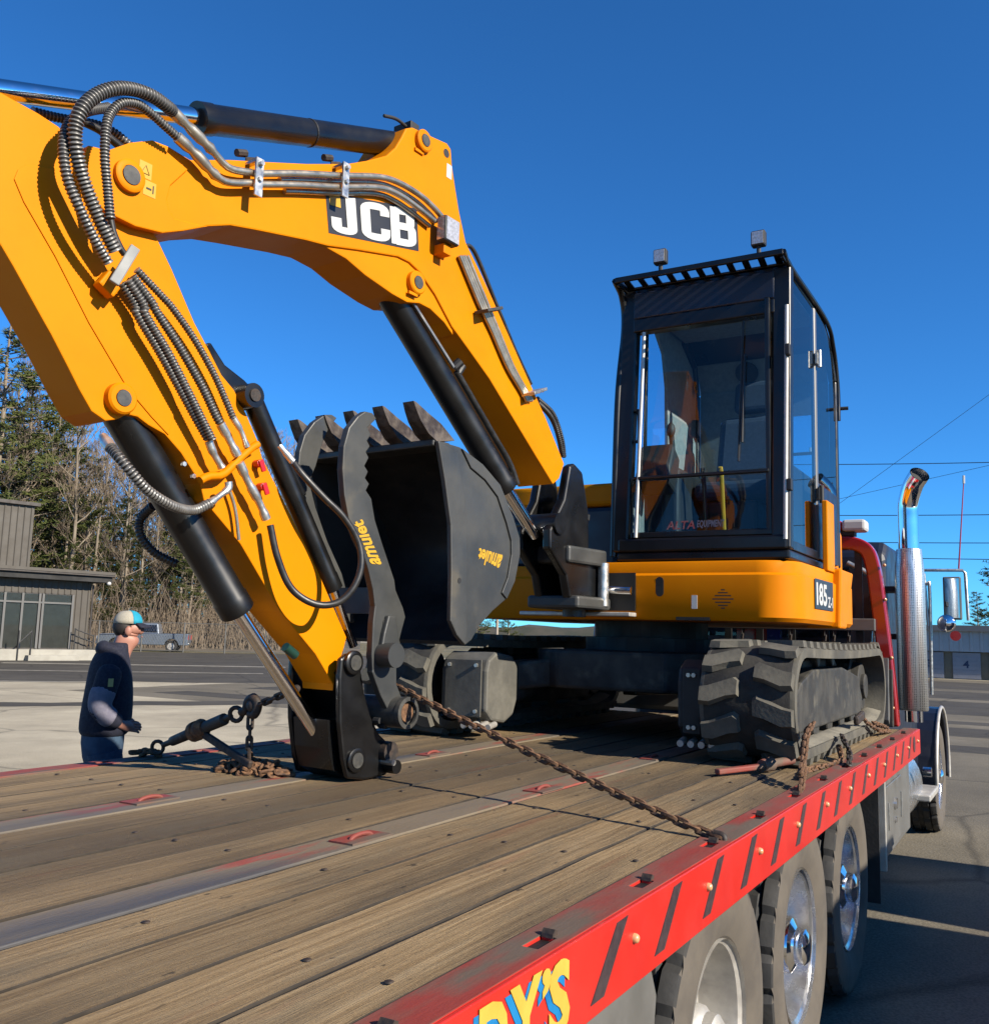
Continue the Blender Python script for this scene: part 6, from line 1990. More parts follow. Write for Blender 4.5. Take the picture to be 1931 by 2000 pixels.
pk = thing('pickup_truck', (0, 0, 0), 'silver-blue crew cab pickup parked in front of the bare wood', 'pickup')
lo = [(-2.9, 0.55), (-2.9, 0.45)] + [(-1.85 - 0.45 * math.cos(a), 0.45 + 0.42 * math.sin(a)) for a in [math.pi * k / 8 for k in range(9)]] \
    + [(1.72 - 0.45 * math.cos(a), 0.45 + 0.42 * math.sin(a)) for a in [math.pi * k / 8 for k in range(9)]] \
    + [(2.88, 0.45), (2.92, 0.75), (2.85, 1.02), (2.70, 1.12), (1.35, 1.20), (-1.05, 1.22), (-2.92, 1.24)]
MB().prism(lo, -0.97, 0.97).build('body', SILV, pk, bevel=0.05, seg=3)
gh = MB()
base = [(1.42, 0.93), (-1.02, 0.93), (-1.02, -0.93), (1.42, -0.93)]
topp = [(0.55, 0.72), (-0.88, 0.72), (-0.88, -0.72), (0.55, -0.72)]
gh.loft([[V((x, y, 1.195)) for x, y in base], [V((x * 1.02, y, 1.84)) for x, y in topp], [V((x * 0.94, y * 0.92, 1.90)) for x, y in topp]])
gho = gh.build('cabin', SILV, pk, bevel=0.03)
GW = pmat('car_window', (0.012, 0.014, 0.018), rough=0.08, rvar=0.03, coat=0.6)
for sy in (-1, 1):
    for (xa, xb, ta, tb) in ((1.18, 0.42, 0.60, 0.30), (0.34, -0.88, 0.24, -0.82)):
        q = [(xa, sy * 0.905, 1.28), (xb, sy * 0.905, 1.28), (tb, sy * 0.768, 1.78), (ta, sy * 0.768, 1.78)]
        MB().add([(x, y + sy * 0.012, z) for x, y, z in q], [(0, 1, 2, 3)]).build('side_window', GW, gho)
MB().add([(1.335, 0.84, 1.27), (1.335, -0.84, 1.27), (0.63, -0.68, 1.82), (0.63, 0.68, 1.82)], [(0, 1, 2, 3)]).build('windscreen', GW, gho)
bed = MB().box((-2.78, -0.80, 1.2405), (-1.12, 0.80, 1.2505)).build('bed_floor', DARK, pk)
for x in (-1.85, 1.72):
    for y in (-0.85, 0.85):
        car_wheel(pk, x, y, 0.39)
for y in (-0.8, 0.8):
    MB().box((-2.935, y - 0.1, 0.85), (-2.91, y + 0.1, 1.15)).build('tail_lamp', REDPL, pk)
    MB().box((2.86, y - 0.14, 0.80), (2.935, y + 0.14, 0.98)).build('headlight', WHITE, pk, bevel=0.02)
MB().box((-3.02, -0.9, 0.48), (-2.9, 0.9, 0.62)).build('bumper', CHR, pk, bevel=0.02)
MB().box((2.9, -0.9, 0.45), (3.0, 0.9, 0.64)).build('bumper', CHR, pk, bevel=0.02)
pk.location = (44.3, 53.0, 0)
pk.rotation_euler = (0, 0, R(131))


def van(loc, rot, label, mat, H):  # added out of view, sized so its shadow reaches the truck
    v = thing('shadow_van', (0, 0, 0), label, 'van')
    pf = [(-2.7, 0.35), (-1.95, 0.35), (-1.9, 0.62), (-1.2, 0.62), (-1.15, 0.35), (1.15, 0.35), (1.2, 0.62), (1.9, 0.62), (1.95, 0.35), (2.65, 0.35), (2.68, 0.85), (2.45, 1.12), (1.75, 1.25), (1.15, H - 0.12), (0.9, H), (-2.55, H), (-2.7, H - 0.15)]
    MB().prism(pf, -0.93, 0.93).build('body', mat, v, bevel=0.08, seg=3)
    for sy in (-1, 1):
        MB().add([(1.62, sy * 0.935, 1.28), (0.70, sy * 0.935, 1.28), (0.75, sy * 0.935, H - 0.25), (1.12, sy * 0.935, H - 0.25)], [(0, 1, 2, 3)]).build('side_window', GW, v)
    MB().add([(1.78, 0.8, 1.28), (1.78, -0.8, 1.28), (1.19, -0.75, H - 0.14), (1.19, 0.75, H - 0.14)], [(0, 1, 2, 3)]).build('windscreen', GW, v)
    for x in (-1.55, 1.55):
        for y in (-0.82, 0.82):
            car_wheel(v, x, y, 0.34, 0.34, 0.22)
    v.location = loc
    v.rotation_euler = (0, 0, rot)
    return v


van((5.25, -5.1, 0), R(-90), 'unseen white van added to cast the shadow beside the rear wheels', WHITE, 2.55)
van((7.35, -5.15, 0), R(-90), 'unseen grey van added to cast the shadow nearer the cab', GREYM, 2.3)
# ------------------------------------------------------------------ the ground
def gmat(name, c1, c2, c3, ns=0.35, rough=0.9):
    m = pmat(name, c1, c2, ns=ns, cut=(0.35, 0.68), rough=rough, rvar=0.06, bump=0.5, bs=45, c3=c3, cut3=(0.48, 0.70), ns3=0.12, detail=12, spec=0.25)
    nt = m.node_tree
    b = nt.nodes['Principled BSDF']
    src = b.inputs['Base Color'].links[0].from_socket
    tc = nd(nt, 'ShaderNodeTexCoord')
    n = nd(nt, 'ShaderNodeTexNoise')                 # aggregate speckle
    n.inputs['Scale'].default_value = 70
    n.inputs['Detail'].default_value = 3
    nt.links.new(tc.outputs['Object'], n.inputs['Vector'])
    r = nd(nt, 'ShaderNodeValToRGB')
    r.color_ramp.elements[0].position = 0.36
    r.color_ramp.elements[0].color = (0.62, 0.62, 0.62, 1)
    r.color_ramp.elements[1].position = 0.62
    r.color_ramp.elements[1].color = (1.12, 1.12, 1.12, 1)
    nt.links.new(n.outputs['Fac'], r.inputs[0])
    x = nd(nt, 'ShaderNodeMix', data_type='RGBA', blend_type='MULTIPLY')
    x.inputs[0].default_value = 0.8
    nt.links.new(src, x.inputs[6])
    nt.links.new(r.outputs[0], x.inputs[7])
    out = x.outputs[2]
    vn = nd(nt, 'ShaderNodeTexNoise')
    vn.inputs['Scale'].default_value = 0.9
    vn.inputs['Detail'].default_value = 4
    nt.links.new(tc.outputs['Object'], vn.inputs['Vector'])
    va = nd(nt, 'ShaderNodeMix', data_type='VECTOR')
    va.inputs[0].default_value = 0.25
    nt.links.new(tc.outputs['Object'], va.inputs[4])
    nt.links.new(vn.outputs['Color'], va.inputs[5])
    vo = nd(nt, 'ShaderNodeTexVoronoi', feature='DISTANCE_TO_EDGE')
    vo.inputs['Scale'].default_value = 0.30
    nt.links.new(va.outputs[1], vo.inputs['Vector'])
    cr = nd(nt, 'ShaderNodeValToRGB')
    cr.color_ramp.elements[0].position = 0.0
    cr.color_ramp.elements[0].color = (0.42, 0.42, 0.42, 1)
    cr.color_ramp.elements[1].position = 0.012
    cr.color_ramp.elements[1].color = (1, 1, 1, 1)
    nt.links.new(vo.outputs['Distance'], cr.inputs[0])
    x2 = nd(nt, 'ShaderNodeMix', data_type='RGBA', blend_type='MULTIPLY')
    x2.inputs[0].default_value = 0.75
    nt.links.new(out, x2.inputs[6])
    nt.links.new(cr.outputs[0], x2.inputs[7])
    sl = nd(nt, 'ShaderNodeTexNoise')                # drips, tyre marks and old seal coat
    sl.inputs['Scale'].default_value = 0.5
    sl.inputs['Detail'].default_value = 10
    sl.inputs['Roughness'].default_value = 0.7
    nt.links.new(tc.outputs['Object'], sl.inputs['Vector'])
    sr = nd(nt, 'ShaderNodeValToRGB')
    sr.color_ramp.elements[0].position = 0.35
    sr.color_ramp.elements[0].color = (0.68, 0.68, 0.68, 1)
    sr.color_ramp.elements[1].position = 0.62
    sr.color_ramp.elements[1].color = (1.05, 1.05, 1.05, 1)
    nt.links.new(sl.outputs['Fac'], sr.inputs[0])
    x3 = nd(nt, 'ShaderNodeMix', data_type='RGBA', blend_type='MULTIPLY')
    x3.inputs[0].default_value = 0.8
    nt.links.new(x2.outputs[2], x3.inputs[6])
    nt.links.new(sr.outputs[0], x3.inputs[7])
    nt.links.new(x3.outputs[2], b.inputs['Base Color'])
    return m


LIGHTG = gmat('weathered_pavement', (0.66, 0.575, 0.415), (0.86, 0.76, 0.56), (0.56, 0.49, 0.36))
ASPH = gmat('dark_asphalt', (0.11, 0.098, 0.080), (0.155, 0.138, 0.112), (0.125, 0.112, 0.093))
GRASS = pmat('dry_grass', (0.20, 0.165, 0.07), (0.29, 0.235, 0.12), ns=0.8, rough=0.95, bump=0.6, bs=14, c3=(0.10, 0.105, 0.035), cut3=(0.5, 0.66), ns3=0.3)


def struct(o):
    o['kind'] = 'structure'
    return o


g = MB().add([(-700, -700, 0), (700, -700, 0), (700, 700, 0), (-700, 700, 0)], [(0, 1, 2, 3)])
struct(g.build('ground', LIGHTG))


def sheet(name, pts, z, mat):
    return struct(MB().add([(x, y, z) for x, y in pts], [tuple(range(len(pts)))]).build(name, mat))


rg = random.Random(9)


def wavy(a, b, n, amp):
    a, b = V(a), V(b)
    d = (b - a)
    nr = V((-d.y, d.x)).normalized()
    return [tuple(a + d * (k / n) + nr * rg.uniform(-amp, amp)) for k in range(n + 1)]


APRON = gmat('worn_asphalt', (0.25, 0.215, 0.155), (0.36, 0.315, 0.235), (0.21, 0.185, 0.14))
sheet('asphalt_apron', [(-30, 2.06), (16.0, 2.06), (16.0, 22.0), (57.0, 22.0), (57.0, -60), (-30, -60)], 0.003, APRON)
# far lot in dark asphalt (left), a narrow darker patch, and the strip of verge below the wood
sheet('asphalt_lot', wavy((12.2, 31.0), (30.0, 15.0), 14, 0.25) + [(60, 40), (46, 60), (20, 60)], 0.004, ASPH)
sheet('asphalt_patch', wavy((8.5, 20.5), (20.0, 13.2), 16, 0.18) + wavy((20.6, 13.9), (8.9, 21.7), 16, 0.18), 0.004, ASPH)
LINE = pmat('faded_line_paint', (0.48, 0.44, 0.35), (0.30, 0.27, 0.21), ns=3, rough=0.85)
for k, (a, b, w) in enumerate((((24.5, 38.0), (33.0, 30.0), 0.9), ((20.0, 33.0), (23.2, 29.9), 0.45), ((23.8, 29.4), (27.4, 26.0), 0.5), ((15.0, 28.0), (19.0, 24.3), 0.4))):
    a, b = V((*a, 0)), V((*b, 0))
    n_ = V((-(b - a).y, (b - a).x, 0)).normalized() * w / 2
    sheet('worn_line', [(p.x, p.y) for p in (a - n_, b - n_, b + n_, a + n_)], 0.009, LINE)
sheet('verge', [(33.0, 60.0), (40.0, 53.0), (52.0, 44.0), (60.0, 35.0), (140, 70), (80, 140)], 0.012, GRASS)
# drive on the right, crossed by darker bands
for (xa, xb) in ((17.2, 18.4), (20.4, 22.6), (23.6, 24.6), (27.0, 33.5), (35.0, 41.0), (43.5, 52.5)):
    sheet('drive_band', wavy((xa, 20), (xa + 0.6, -14), 10, 0.12) + wavy((xb + 0.6, -14), (xb, 20), 10, 0.12), 0.005, ASPH)

# ------------------------------------------------------------------ brown metal building on the left
SIDING = pmat('brown_siding', (0.088, 0.073, 0.054), (0.100, 0.084, 0.063), ns=1.5, rough=0.6, rvar=0.08)
SIDED = pmat('brown_trim', (0.055, 0.042, 0.034), (0.07, 0.055, 0.044), ns=3, rough=0.6)
CONC = pmat('pale_concrete', (0.55, 0.52, 0.44), (0.47, 0.44, 0.37), ns=2, rough=0.9)
INT = pmat('dark_interior', (0.02, 0.02, 0.02), (0.035, 0.033, 0.03), ns=1, rough=0.8)
hall = thing('metal_building', (0, 0, 0), 'brown ribbed metal building with wide front window and flat overhanging roof', 'building')
# local frame: x along the front wall to the left, y towards the lot, z up
MB().box((0.0, -9.0, 0.5), (16.0, -0.12, 3.75)).build('wall_core', SIDED, hall)


def ribs(x0, x1, z0, z1, y, name='wall_panel', pitch=0.30):
    x = x0
    while x < x1 - 0.01:
        e = min(x + pitch, x1)
        m = MB()
        w = e - x
        s_ = [(x, 0.0), (x + 0.06 * w / pitch * 5 * 0.2, 0.0), (x + w * 0.25, 0.035), (x + w * 0.40, 0.035), (x + w * 0.55, 0.0), (e, 0.0)]
        m.loft([[V((a, y + b, z0)) for a, b in s_], [V((a, y + b, z1)) for a, b in s_]], caps=False, closed=False)
        m.build(name, SIDING, hall)
        x = e


ribs(0.0, 0.84, 0.5, 3.72, -0.11)
ribs(0.84, 5.8, 3.10, 3.72, -0.11)
ribs(5.8, 10.0, 0.5, 3.72, -0.11)
MB().box((-0.75, -9.5, 4.02), (16.0, 0.75, 4.22)).build('roof_edge', SIDED, hall)
MB().box((-0.70, -9.4, 3.74), (16.0, 0.60, 4.0195)).build('soffit', INT, hall)
MB().box((-0.76, 0.7505, 4.10), (16.0, 0.78, 4.24)).build('gutter', SIDING, hall)
up = MB().box((2.85, -8.0, 4.2205), (16.0, -0.62, 7.20)).build('upper_wall', SIDED, hall)
ribs(2.8, 10.0, 4.225, 7.20, -0.60)
MB().box((2.6, -8.2, 7.2005), (16.2, -0.40, 7.36)).build('upper_roof', SIDED, hall)
# glazed front: frame, mullions, panes, dark door bay, goods behind the glass
MB().box((0.84, -2.5, 0.5), (5.8, -2.4, 3.10)).build('shop_back_wall', INT, hall)
GLW = glass_mat('shop_glass', (0.80, 0.84, 0.84), 0.28)
ALF = pmat('window_frame', (0.16, 0.155, 0.145), rough=0.5, rvar=0.05)
for x in (0.86, 2.24, 2.40, 3.16, 3.94, 5.0, 5.74):
    MB().box((x - 0.05, -0.16, 0.52), (x + 0.05, -0.04, 3.08)).build('mullion', ALF, hall)
MB().box((0.92, -0.15, 2.62), (5.69, -0.05, 2.70)).build('transom', ALF, hall)
for xa, xb in ((0.92, 2.18), (2.46, 3.10), (3.22, 3.88), (4.0, 4.94), (5.06, 5.68)):
    MB().box((xa, -0.102, 0.56), (xb, -0.096, 2.61)).build('pane', GLW, hall)
    MB().box((xa, -0.102, 2.71), (xb, -0.096, 3.06)).build('pane', GLW, hall)
MB().box((-0.1, -0.2, 0.0), (6.5, 0.9, 0.499)).build('concrete_step', CONC, hall, bevel=0.02)
MB().box((0.9, 0.901, 0.0), (3.2, 1.3, 0.25)).build('concrete_step', CONC, hall, bevel=0.02)
for y_ in (0.30,):
    for (xa, za, xb, zb_) in ((0.75, 1.45, -0.1, 1.15), (0.75, 1.15, -0.1, 0.85)):
        MB().tube([(xa, y_, za), (xb, y_, zb_)], 0.03, 6).build('handrail', BLKM, hall)
    for x_, z_ in ((0.78, 1.50), (-0.12, 1.2)):
        MB().tube([(x_, y_, 0.5 if x_ > 0 else 0.0), (x_, y_, z_)], 0.03, 6).build('rail_post', BLKM, hall)
for x_ in (3.0, 3.55):
    MB().tube([(x_, 0.95, 0.0), (x_, 0.95, 1.35)], 0.03, 6).build('rail_post', BLKM, hall)
MB().tube([(3.0, 0.95, 1.33), (3.55, 0.95, 0.75)], 0.03, 6).build('handrail', BLKM, hall)
MB().sphere((-0.55, 0.55, 3.70), (0.11, 0.11, 0.10)).build('flood_lamp', WHITE, hall, smooth=60)
MB().tube([(-0.05, -0.02, 3.6), (-0.05, -0.02, 0.5)], 0.05, 8).build('downpipe', SIDED, hall)
hall.location = (30.195, 40.138, 0)
hall.rotation_euler = (0, 0, R(166.54 + 0.0))
_sp = V((0.9725, -0.2327, 0))
# local y must point at the lot: local +y is 90 degrees left of the wall direction, which faces the camera


def goods(name, lx, ly, lz, sx, sy, sz, mat, label, cat, kind):
    th_ = R(166.54)
    w = V((30.195 + lx * math.cos(th_) - ly * math.sin(th_), 40.138 + lx * math.sin(th_) + ly * math.cos(th_), lz))
    t = thing(name, (0, 0, 0), label, cat)
    if kind == 'box':
        MB().box((-sx / 2, -sy / 2, 0), (sx / 2, sy / 2, sz * 0.62)).build('engine_cover', mat, t, bevel=0.05)
        MB().box((-sx * 0.35, -sy * 0.4, sz * 0.621), (sx * 0.35, sy * 0.4, sz)).build('top_cover', mat, t, bevel=0.05)
        MB().box((-sx * 0.52, -sy * 0.1, sz * 0.25), (sx * 0.52, sy * 0.52, sz * 0.40)).build('dark_band', BLKM, t)
    else:
        MB().lathe([(sx * 0.5, 0), (sx * 0.42, sz * 0.5), (sx * 0.30, sz * 0.55)], (0, 0, 0), 'z', 12, caps=True).build('stand', mat, t, smooth=40)
        MB().sphere((0, 0, sz * 0.75), (sx * 0.55, sx * 0.55, sz * 0.25)).build('round_top', mat, t, smooth=60)
    t.location = w
    t.rotation_euler = (0, 0, th_)


goods('yellow_machine', 3.62, -1.0, 0.5, 0.55, 0.5, 0.85, pmat('goods_yellow', (0.75, 0.52, 0.06), rough=0.5), 'small yellow machine behind the shop window, left of the orange one', 'machine', 'box')
goods('orange_machine', 2.92, -1.0, 0.5, 0.52, 0.5, 0.85, pmat('goods_orange', (0.80, 0.36, 0.04), rough=0.5), 'small orange machine behind the shop window beside the yellow one', 'machine', 'box')
goods('white_display', 2.30, -0.6, 0.5, 0.42, 0.4, 0.95, WHITE, 'white rounded display stand behind the window near the door bay', 'display', 'round')

# ------------------------------------------------------------------ storage row on the right
gar = thing('storage_units', (58, 4, 0), 'long low storage building with white ribbed fascia and numbered roller doors', 'building')
MB().box((58.12, -14, 0), (66, 9.0, 2.55)).build('wall_core', pmat('tan_wall', (0.30, 0.26, 0.18), (0.26, 0.225, 0.155), ns=2, rough=0.8), gar)
MB().box((57.6, -14.3, 2.60), (66.5, 9.3, 2.92)).build('roof_edge', pmat('grey_roof', (0.24, 0.24, 0.235), rough=0.6), gar)
fas = pmat('white_fascia', (0.74, 0.74, 0.72), (0.66, 0.66, 0.64), ns=1, rough=0.5)
for k in range(46):
    y = -14 + 0.5 * k
    m = MB()
    m.loft([[V((57.9 - b, y + a, z)) for a, b in ((0, 0), (0.04, 0.06), (0.14, 0.06), (0.18, 0), (0.5, 0))] for z in (1.50, 2.60)], caps=False, closed=False)
    m.build('fascia_panel', fas, gar)
MB().box((57.92, -14, 1.50), (58.1, 9.0, 2.60)).build('fascia_core', fas, gar)
DOORM = pmat('pale_door', (0.44, 0.44, 0.47), (0.40, 0.40, 0.43), ns=2, rough=0.5)
num = {3.17: '4', 4.98: '3', 1.36: '5'}
for k in range(-9, 3):
    y0 = 3.17 + 1.81 * k
    d_o = MB().box((58.02, y0, 0.02), (58.11, y0 + 1.37, 1.44)).build('roller_door', DOORM, gar)
    for j in range(6):
        MB().box((58.005, y0 + 0.02, 0.06 + 0.235 * j), (58.0195, y0 + 1.35, 0.27 + 0.235 * j)).build('door_slat', DOORM, d_o)
    nn = {-1: '5', 0: '4', 1: '3', 2: '2', -2: '6'}.get(k)
    if nn:
        me = text_mesh('door_number', nn, pmat('number_blue', (0.03, 0.06, 0.14), rough=0.6), extrude=0.002, offset=0.03)
        quad_fit(me, [(57.998, y0 + 0.86, 0.62), (57.998, y0 + 0.56, 0.62), (57.998, y0 + 0.56, 1.02), (57.998, y0 + 0.86, 1.02)], (-1, 0, 0))
        put_mesh('door_number', me, d_o)

# ------------------------------------------------------------------ wires and poles
WOODP = pmat('pole_wood', (0.12, 0.09, 0.065), (0.17, 0.13, 0.10), ns=4, rough=0.9, stretch=(4, 4, 0.4))


def pole(x, y, h, label):
    t = thing('utility_pole', (x, y, 0), label, 'pole')
    MB().tube([(x, y, 0), (x, y, h)], [0.16, 0.11], 12).build('post', WOODP, t, smooth=60)
    MB().box((x - 0.05, y - 1.1, h - 0.7), (x + 0.05, y + 1.1, h - 0.58)).build('cross_arm', WOODP, t)
    for dy in (-1.0, 0, 1.0):
        MB().cyl((x, y + dy, h - 0.579), (x, y + dy, h - 0.40), 0.05, 8).build('insulator', STEEL, t)
    return t


pole(40, 9.2, 10.2, 'wooden utility pole behind the excavator cab where the wires start')
pole(41, -26, 10.6, 'wooden utility pole out beyond the storage units where the wires end')
WIRE = pmat('wire_black', (0.02, 0.022, 0.03), rough=0.5, rvar=0)
wl = ('top', 'second', 'third', 'fourth', 'fifth')
for i, (z0, z1, zmid) in enumerate(((9.15, 8.9, 8.42), (7.0, 6.9, 6.15), (5.9, 5.9, 5.38), (5.3, 5.2, 4.84))):
    pts = []
    for k in range(25):
        u = k / 24
        y = 9.2 - 35.2 * u
        z = z0 + (z1 - z0) * u
        z -= 4 * 0.35 * u * (1 - u) + (0 if i else 0.15 * 4 * u * (1 - u))
        pts.append((40 + u, y, z))
    tag(MB().tube(pts, 0.016, 5).build('overhead_wire', WIRE), '%s overhead wire from the top crossing the sky beyond the exhaust stack' % wl[i], 'wire', 'overhead wires beyond the truck')
for i, (za, zb_, lab) in enumerate(((6.9, 12.6, 'thin wire rising steeply to the right above the other wires'), (7.4, 8.9, 'thin wire rising gently to the right between the top wires'))):
    pts = [(39.5, 7.6 - 8.0 * u, za + (zb_ - za) * u) for u in (0, 0.5, 1.0)]
    tag(MB().tube(pts, 0.008, 5).build('overhead_wire', WIRE), lab, 'wire', 'overhead wires beyond the truck')
tp = thing('lamp_post', (52, 29.9, 0), 'slim pale post far off, seen through the gap under the excavator', 'post')
MB().tube([(52, 29.9, 0), (52, 29.9, 5.4)], 0.09, 10).build('shaft', pmat('post_pale', (0.50, 0.42, 0.33), rough=0.7), tp)
MB().box((51.7, 29.75, 5.4), (52.3, 30.05, 5.55)).build('lamp_head', GREYM, tp)

# ------------------------------------------------------------------ chain-link fence before the wood
fnc = thing('chain_link_fence', (45, 50, 0), 'grey chain-link fence along the edge of the wood behind the pickup', 'fence')
fa, fb = V((33.5, 61.0, 0)), V((56.0, 38.5, 0))
nf = 12
FEN = pmat('fence_grey', (0.20, 0.195, 0.18), rough=0.6, metal=0.3)
for k in range(nf + 1):
    p = fa + (fb - fa) * (k / nf)
    MB().tube([p, p + V((0, 0, 2.0))], 0.045, 8).build('fence_post', FEN, fnc)
for z in (0.12, 1.95):
    MB().tube([fa + V((0, 0, z)), fb + V((0, 0, z))], 0.022, 6).build('fence_rail', FEN, fnc)
wm = MB()
Lf = (fb - fa).length
df = (fb - fa).normalized()
nw = int(Lf / 0.16)
for k in range(nw):
    for sgn in (-1, 1):
        a = fa + df * (k * 0.16) + V((0, 0, 0.13))
        b = a + df * (1.8 * 0.55 * sgn) + V((0, 0, 1.8))
        if (b - fa).dot(df) < 0 or (b - fb).dot(df) > 0:
            continue
        wm.tube([a, b], 0.0045, 3, caps=False)
o = wm.build('wire_mesh', FEN, fnc)
o['kind'] = 'stuff'

# ------------------------------------------------------------------ trees
BARK = pmat('grey_bark', (0.26, 0.205, 0.145), (0.38, 0.315, 0.235), ns=3, rough=0.95, stretch=(3, 3, 0.5))
BARK2 = pmat('pale_bark', (0.46, 0.395, 0.30), (0.29, 0.235, 0.17), ns=4, rough=0.95, stretch=(3, 3, 0.6))
TWIG = pmat('bare_twig', (0.23, 0.17, 0.115), (0.33, 0.255, 0.175), ns=2, rough=0.95)
NEED = pmat('pine_needles', (0.055, 0.085, 0.022), (0.17, 0.18, 0.045), ns=1.2, cut=(0.35, 0.65), rough=0.8, spec=0.2)


def bare_tree(seed, H):
    rr = random.Random(seed)
    tr, tw = MB(), MB()
    pts = [V((0, 0, 0))]
    lean = V((rr.uniform(-0.06, 0.06), rr.uniform(-0.06, 0.06), 1))
    n = 12
    for k in range(1, n + 1):
        pts.append(pts[-1] + (lean + V((rr.uniform(-0.07, 0.07), rr.uniform(-0.07, 0.07), 0))).normalized() * (H / n))
    r0 = H * 0.0095
    tr.tube(pts, [r0 * (1 - 0.9 * k / n) + 0.01 for k in range(n + 1)], 7)

    def branch(p, d, L, r, lvl):
        m_ = 4 if lvl < 2 else 3
        q = [p]
        dd = d.copy()
        for k in range(m_):
            dd = (dd + V((rr.uniform(-0.28, 0.28), rr.uniform(-0.28, 0.28), rr.uniform(-0.02, 0.26)))).normalized()
            q.append(q[-1] + dd * L / m_)
        (tr if lvl == 0 else tw).tube(q, [max(0.008, r * (1 - 0.75 * k / m_)) for k in range(m_ + 1)], 4 if lvl == 0 else 3, caps=False)
        if lvl < 3:
            for k in range((5, 4, 3)[lvl]):
                u = rr.uniform(0.3, 1.0)
                i = min(m_ - 1, int(u * m_))
                b = q[i] + (q[i + 1] - q[i]) * (u * m_ - i)
                e = (dd + V((rr.uniform(-1, 1), rr.uniform(-1, 1), rr.uniform(-0.3, 0.7))) * 0.9).normalized()
                branch(b, e, L * rr.uniform(0.4, 0.62), r * 0.5, lvl + 1)
    for k in range(13):
        u = rr.uniform(0.28, 0.97)
        i = min(n - 1, int(u * n))
        b = pts[i] + (pts[i + 1] - pts[i]) * (u * n - i)
        a = rr.uniform(0, 6.28)
        branch(b, V((math.cos(a), math.sin(a), rr.uniform(0.4, 1.1))).normalized(), H * rr.uniform(0.16, 0.28) * (1.15 - u * 0.7), r0 * 0.42 * (1.1 - u * 0.6), 0)
    return tr, tw


def pine_tree(seed, H, base=0.25):
    rr = random.Random(seed)
    tr, cr = MB(), MB()
    pts = [V((0, 0, 0))]
    for k in range(1, 9):
        pts.append(V((rr.uniform(-0.12, 0.12), rr.uniform(-0.12, 0.12), H * k / 8)))
    tr.tube(pts, [H * 0.014 * (1 - 0.9 * k / 8) + 0.02 for k in range(9)], 8)
    nb = int(46 + H * 2.2)
    for k in range(nb):
        u = base + (0.99 - base) * (k / nb)
        z = H * u
        a = rr.uniform(0, 6.28)
        L = H * (0.24 * (1 - u) ** 0.7 + 0.035) * rr.uniform(0.6, 1.25)
        d = V((math.cos(a), math.sin(a), rr.uniform(-0.05, 0.35)))
        p = V((0, 0, z))
        e = p + d * L
        tr.tube([p, (p + e) / 2 + V((0, 0, -0.05 * L)), e], [0.045, 0.03, 0.012], 4, caps=False)
        for c_ in range(int(7 + L * 7)):
            t = rr.uniform(0.3, 1.05)
            q = p + d * L * t + V((rr.gauss(0, 0.16), rr.gauss(0, 0.16), rr.gauss(0.05, 0.09))) * (0.6 + L * 0.22)
            s_ = rr.uniform(0.16, 0.34)
            for f_ in range(6):
                w = V((rr.uniform(-1, 1), rr.uniform(-1, 1), rr.uniform(-0.35, 0.9))).normalized()
                x_ = w.orthogonal().normalized() * 0.035
                cr.add([q - x_, q + x_, q + w * s_ + x_ * 0.4, q + w * s_ - x_ * 0.4], [(0, 1, 2, 3)])
    return tr, cr


def mesh_of(m, name, mat):
    me = bpy.data.meshes.new(name)
    me.from_pydata(m.v, [], m.f)
    me.materials.append(mat)
    return me


bare = []
for k in range(6):
    tr_m, tw_m = bare_tree(100 + k, 14.0)
    bare.append((mesh_of(tr_m, 'trunk', BARK2 if k % 3 == 0 else BARK), mesh_of(tw_m, 'crown', TWIG)))
pines = []
for k in range(3):
    tr_m, cr_m = pine_tree(200 + k, 18.0, 0.30 if k < 2 else 0.12)
    pines.append((mesh_of(tr_m, 'trunk', BARK), mesh_of(cr_m, 'crown', NEED)))


def place_tree(kind, var, az, dist, h, rot, label, group, name):
    me_t, me_c = (bare if kind == 'bare' else pines)[var]
    H0 = 14.0 if kind == 'bare' else 18.0
    t = thing(name, (dist * math.cos(R(az)), dist * math.sin(R(az)), 0), label, 'tree', group)
    for nm, me in (('trunk', me_t), ('crown', me_c)):
        o = bpy.data.objects.new(nm, me)
        link(o, t)
    t.rotation_euler = (0, 0, rot)
    s_ = h / H0
    t.scale = (s_, s_, s_)
    return t


rt = random.Random(31)
for k in range(96):
    az = 41.5 + 18.5 * ((k * 0.618) % 1.0)
    dist = rt.uniform(77, 112)
    h = rt.uniform(14, 22) * (1.0 if az > 50 else 0.92)
    place_tree('bare', k % 6, az, dist, h, rt.uniform(0, 6.28), 'bare leafless tree standing in the wood behind the fence', 'bare trees of the wood', 'bare_tree')
for k, (az, dist, h, var, lab) in enumerate(((58.2, 78, 24.0, 0, 'tall dark pine at the far left edge above the brown building'), (56.9, 80, 21.5, 1, 'pine with ragged crown just right of the tallest pine'), (55.4, 84, 19.5, 0, 'pine standing left of the dipper above the bare trees'),
                                             (53.6, 80, 15.0, 2, 'shorter green pine among bare trees beside the dipper'), (51.4, 78, 11.5, 2, 'small green pine low in the wood behind the bucket cylinder'), (47.8, 78, 10.0, 1, 'low pine bough showing through bare trees above the pickup'), (59.8, 78, 21.0, 1, 'pine partly cut off by the left edge of the view'))):
    place_tree('pine', var, az, dist, h, 0.9 * k, lab, 'pines in the wood', 'pine_tree')
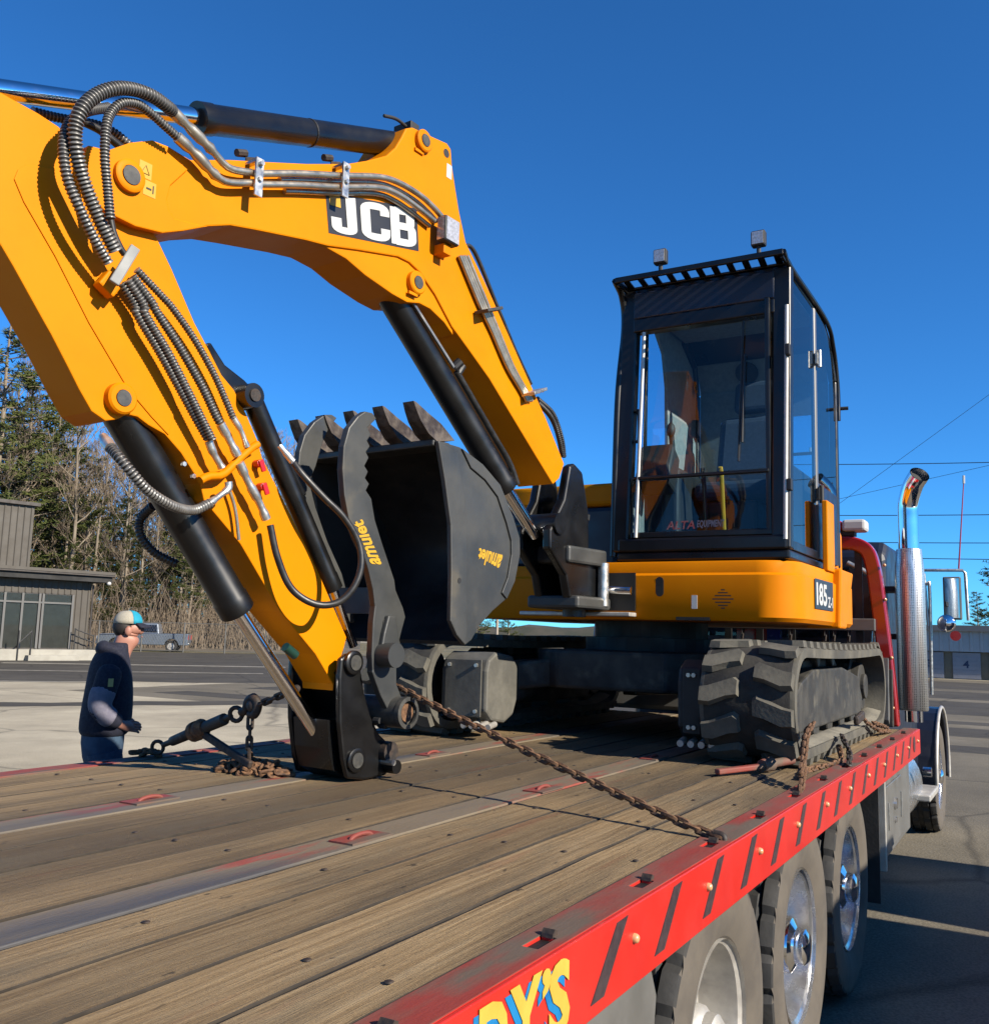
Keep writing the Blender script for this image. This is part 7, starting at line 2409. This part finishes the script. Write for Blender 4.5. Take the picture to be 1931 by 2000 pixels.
for k in range(26):
    az = 42.5 + 16.5 * ((k * 0.618 + 0.31) % 1.0)
    place_tree('pine', (k * 7) % 3, az, rt.uniform(80, 108), rt.uniform(8, 17), rt.uniform(0, 6.28), 'half hidden evergreen deep among the bare trees of the wood', 'evergreens deep in the wood', 'pine_tree')
place_tree('pine', 2, 29.2, 120, 8.0, 0.4, 'distant dark pine seen under the excavator, right of the pale post', 'far pines', 'pine_tree')
place_tree('pine', 2, 31.0, 110, 8.2, 1.4, 'distant dark pine seen under the excavator, left of the pale post', 'far pines', 'pine_tree')
place_tree('pine', 2, 3.2, 96, 6.8, 2.2, 'small sparse evergreen above the roof of the storage units', 'trees beyond the storage units', 'pine_tree')
place_tree('pine', 0, 1.35, 62, 9.5, 1.0, 'pine bough reaching in at the right edge above the storage units', 'trees beyond the storage units', 'pine_tree')

ridge = MB()
rws = []
for a in range(-12, 62):
    ca, sa = math.cos(R(a)), math.sin(R(a))
    hgt = 6.5 + 2.2 * mnoise.noise(V((a * 0.35, 3.1, 0))) + 1.0 * mnoise.noise(V((a * 1.3, 7.7, 0)))
    rws.append([V((430 * ca, 430 * sa, -0.2)), V((440 * ca, 440 * sa, hgt * 0.8)), V((455 * ca, 455 * sa, hgt)), V((520 * ca, 520 * sa, hgt * 0.9))])
ridge.loft(rws, caps=False, closed=False)
struct(ridge.build('hills', pmat('far_woodland', (0.05, 0.055, 0.035), (0.10, 0.085, 0.06), ns=0.05, rough=0.95), None, smooth=60))
# undergrowth: a mass of thin stems and brambles nobody could count
br_ = MB()
ru = random.Random(77)
for k in range(9000):
    az = ru.uniform(40.5, 60.5)
    dist = ru.uniform(75, 104)
    p = V((dist * math.cos(R(az)), dist * math.sin(R(az)), 0))
    h = ru.uniform(1.5, 8) * ru.uniform(0.4, 1.0)
    q = p + V((ru.uniform(-0.16, 0.16) * h, ru.uniform(-0.16, 0.16) * h, h * 0.55))
    e = q + V((ru.uniform(-0.3, 0.3) * h, ru.uniform(-0.3, 0.3) * h, h * 0.45))
    w = ru.uniform(0.012, 0.035)
    br_.tube([p, q, e], [w, w * 0.7, w * 0.3], 3, caps=False)
me = mesh_of(br_, 'undergrowth', TWIG)
o = bpy.data.objects.new('undergrowth', me)
link(o)
o['kind'] = 'stuff'
o['label'] = 'tangle of thin bare stems filling the wood'
# leaf-littered bank rising behind the fence
bank = MB()
rows = []
for i in range(9):
    d_ = 73 + i * 9
    rows.append([V((d_ * math.cos(R(a)), d_ * math.sin(R(a)), 0.02 + i * 0.35 + ru.uniform(-0.1, 0.1) * i * 0.5)) for a in [38 + k * 1.0 for k in range(28)]])
bank.loft(rows, caps=False, closed=False)
struct(bank.build('bank', pmat('leaf_litter', (0.16, 0.12, 0.08), (0.23, 0.18, 0.12), ns=0.6, rough=0.95, c3=(0.09, 0.085, 0.04), cut3=(0.5, 0.65), ns3=0.2), None, smooth=60))
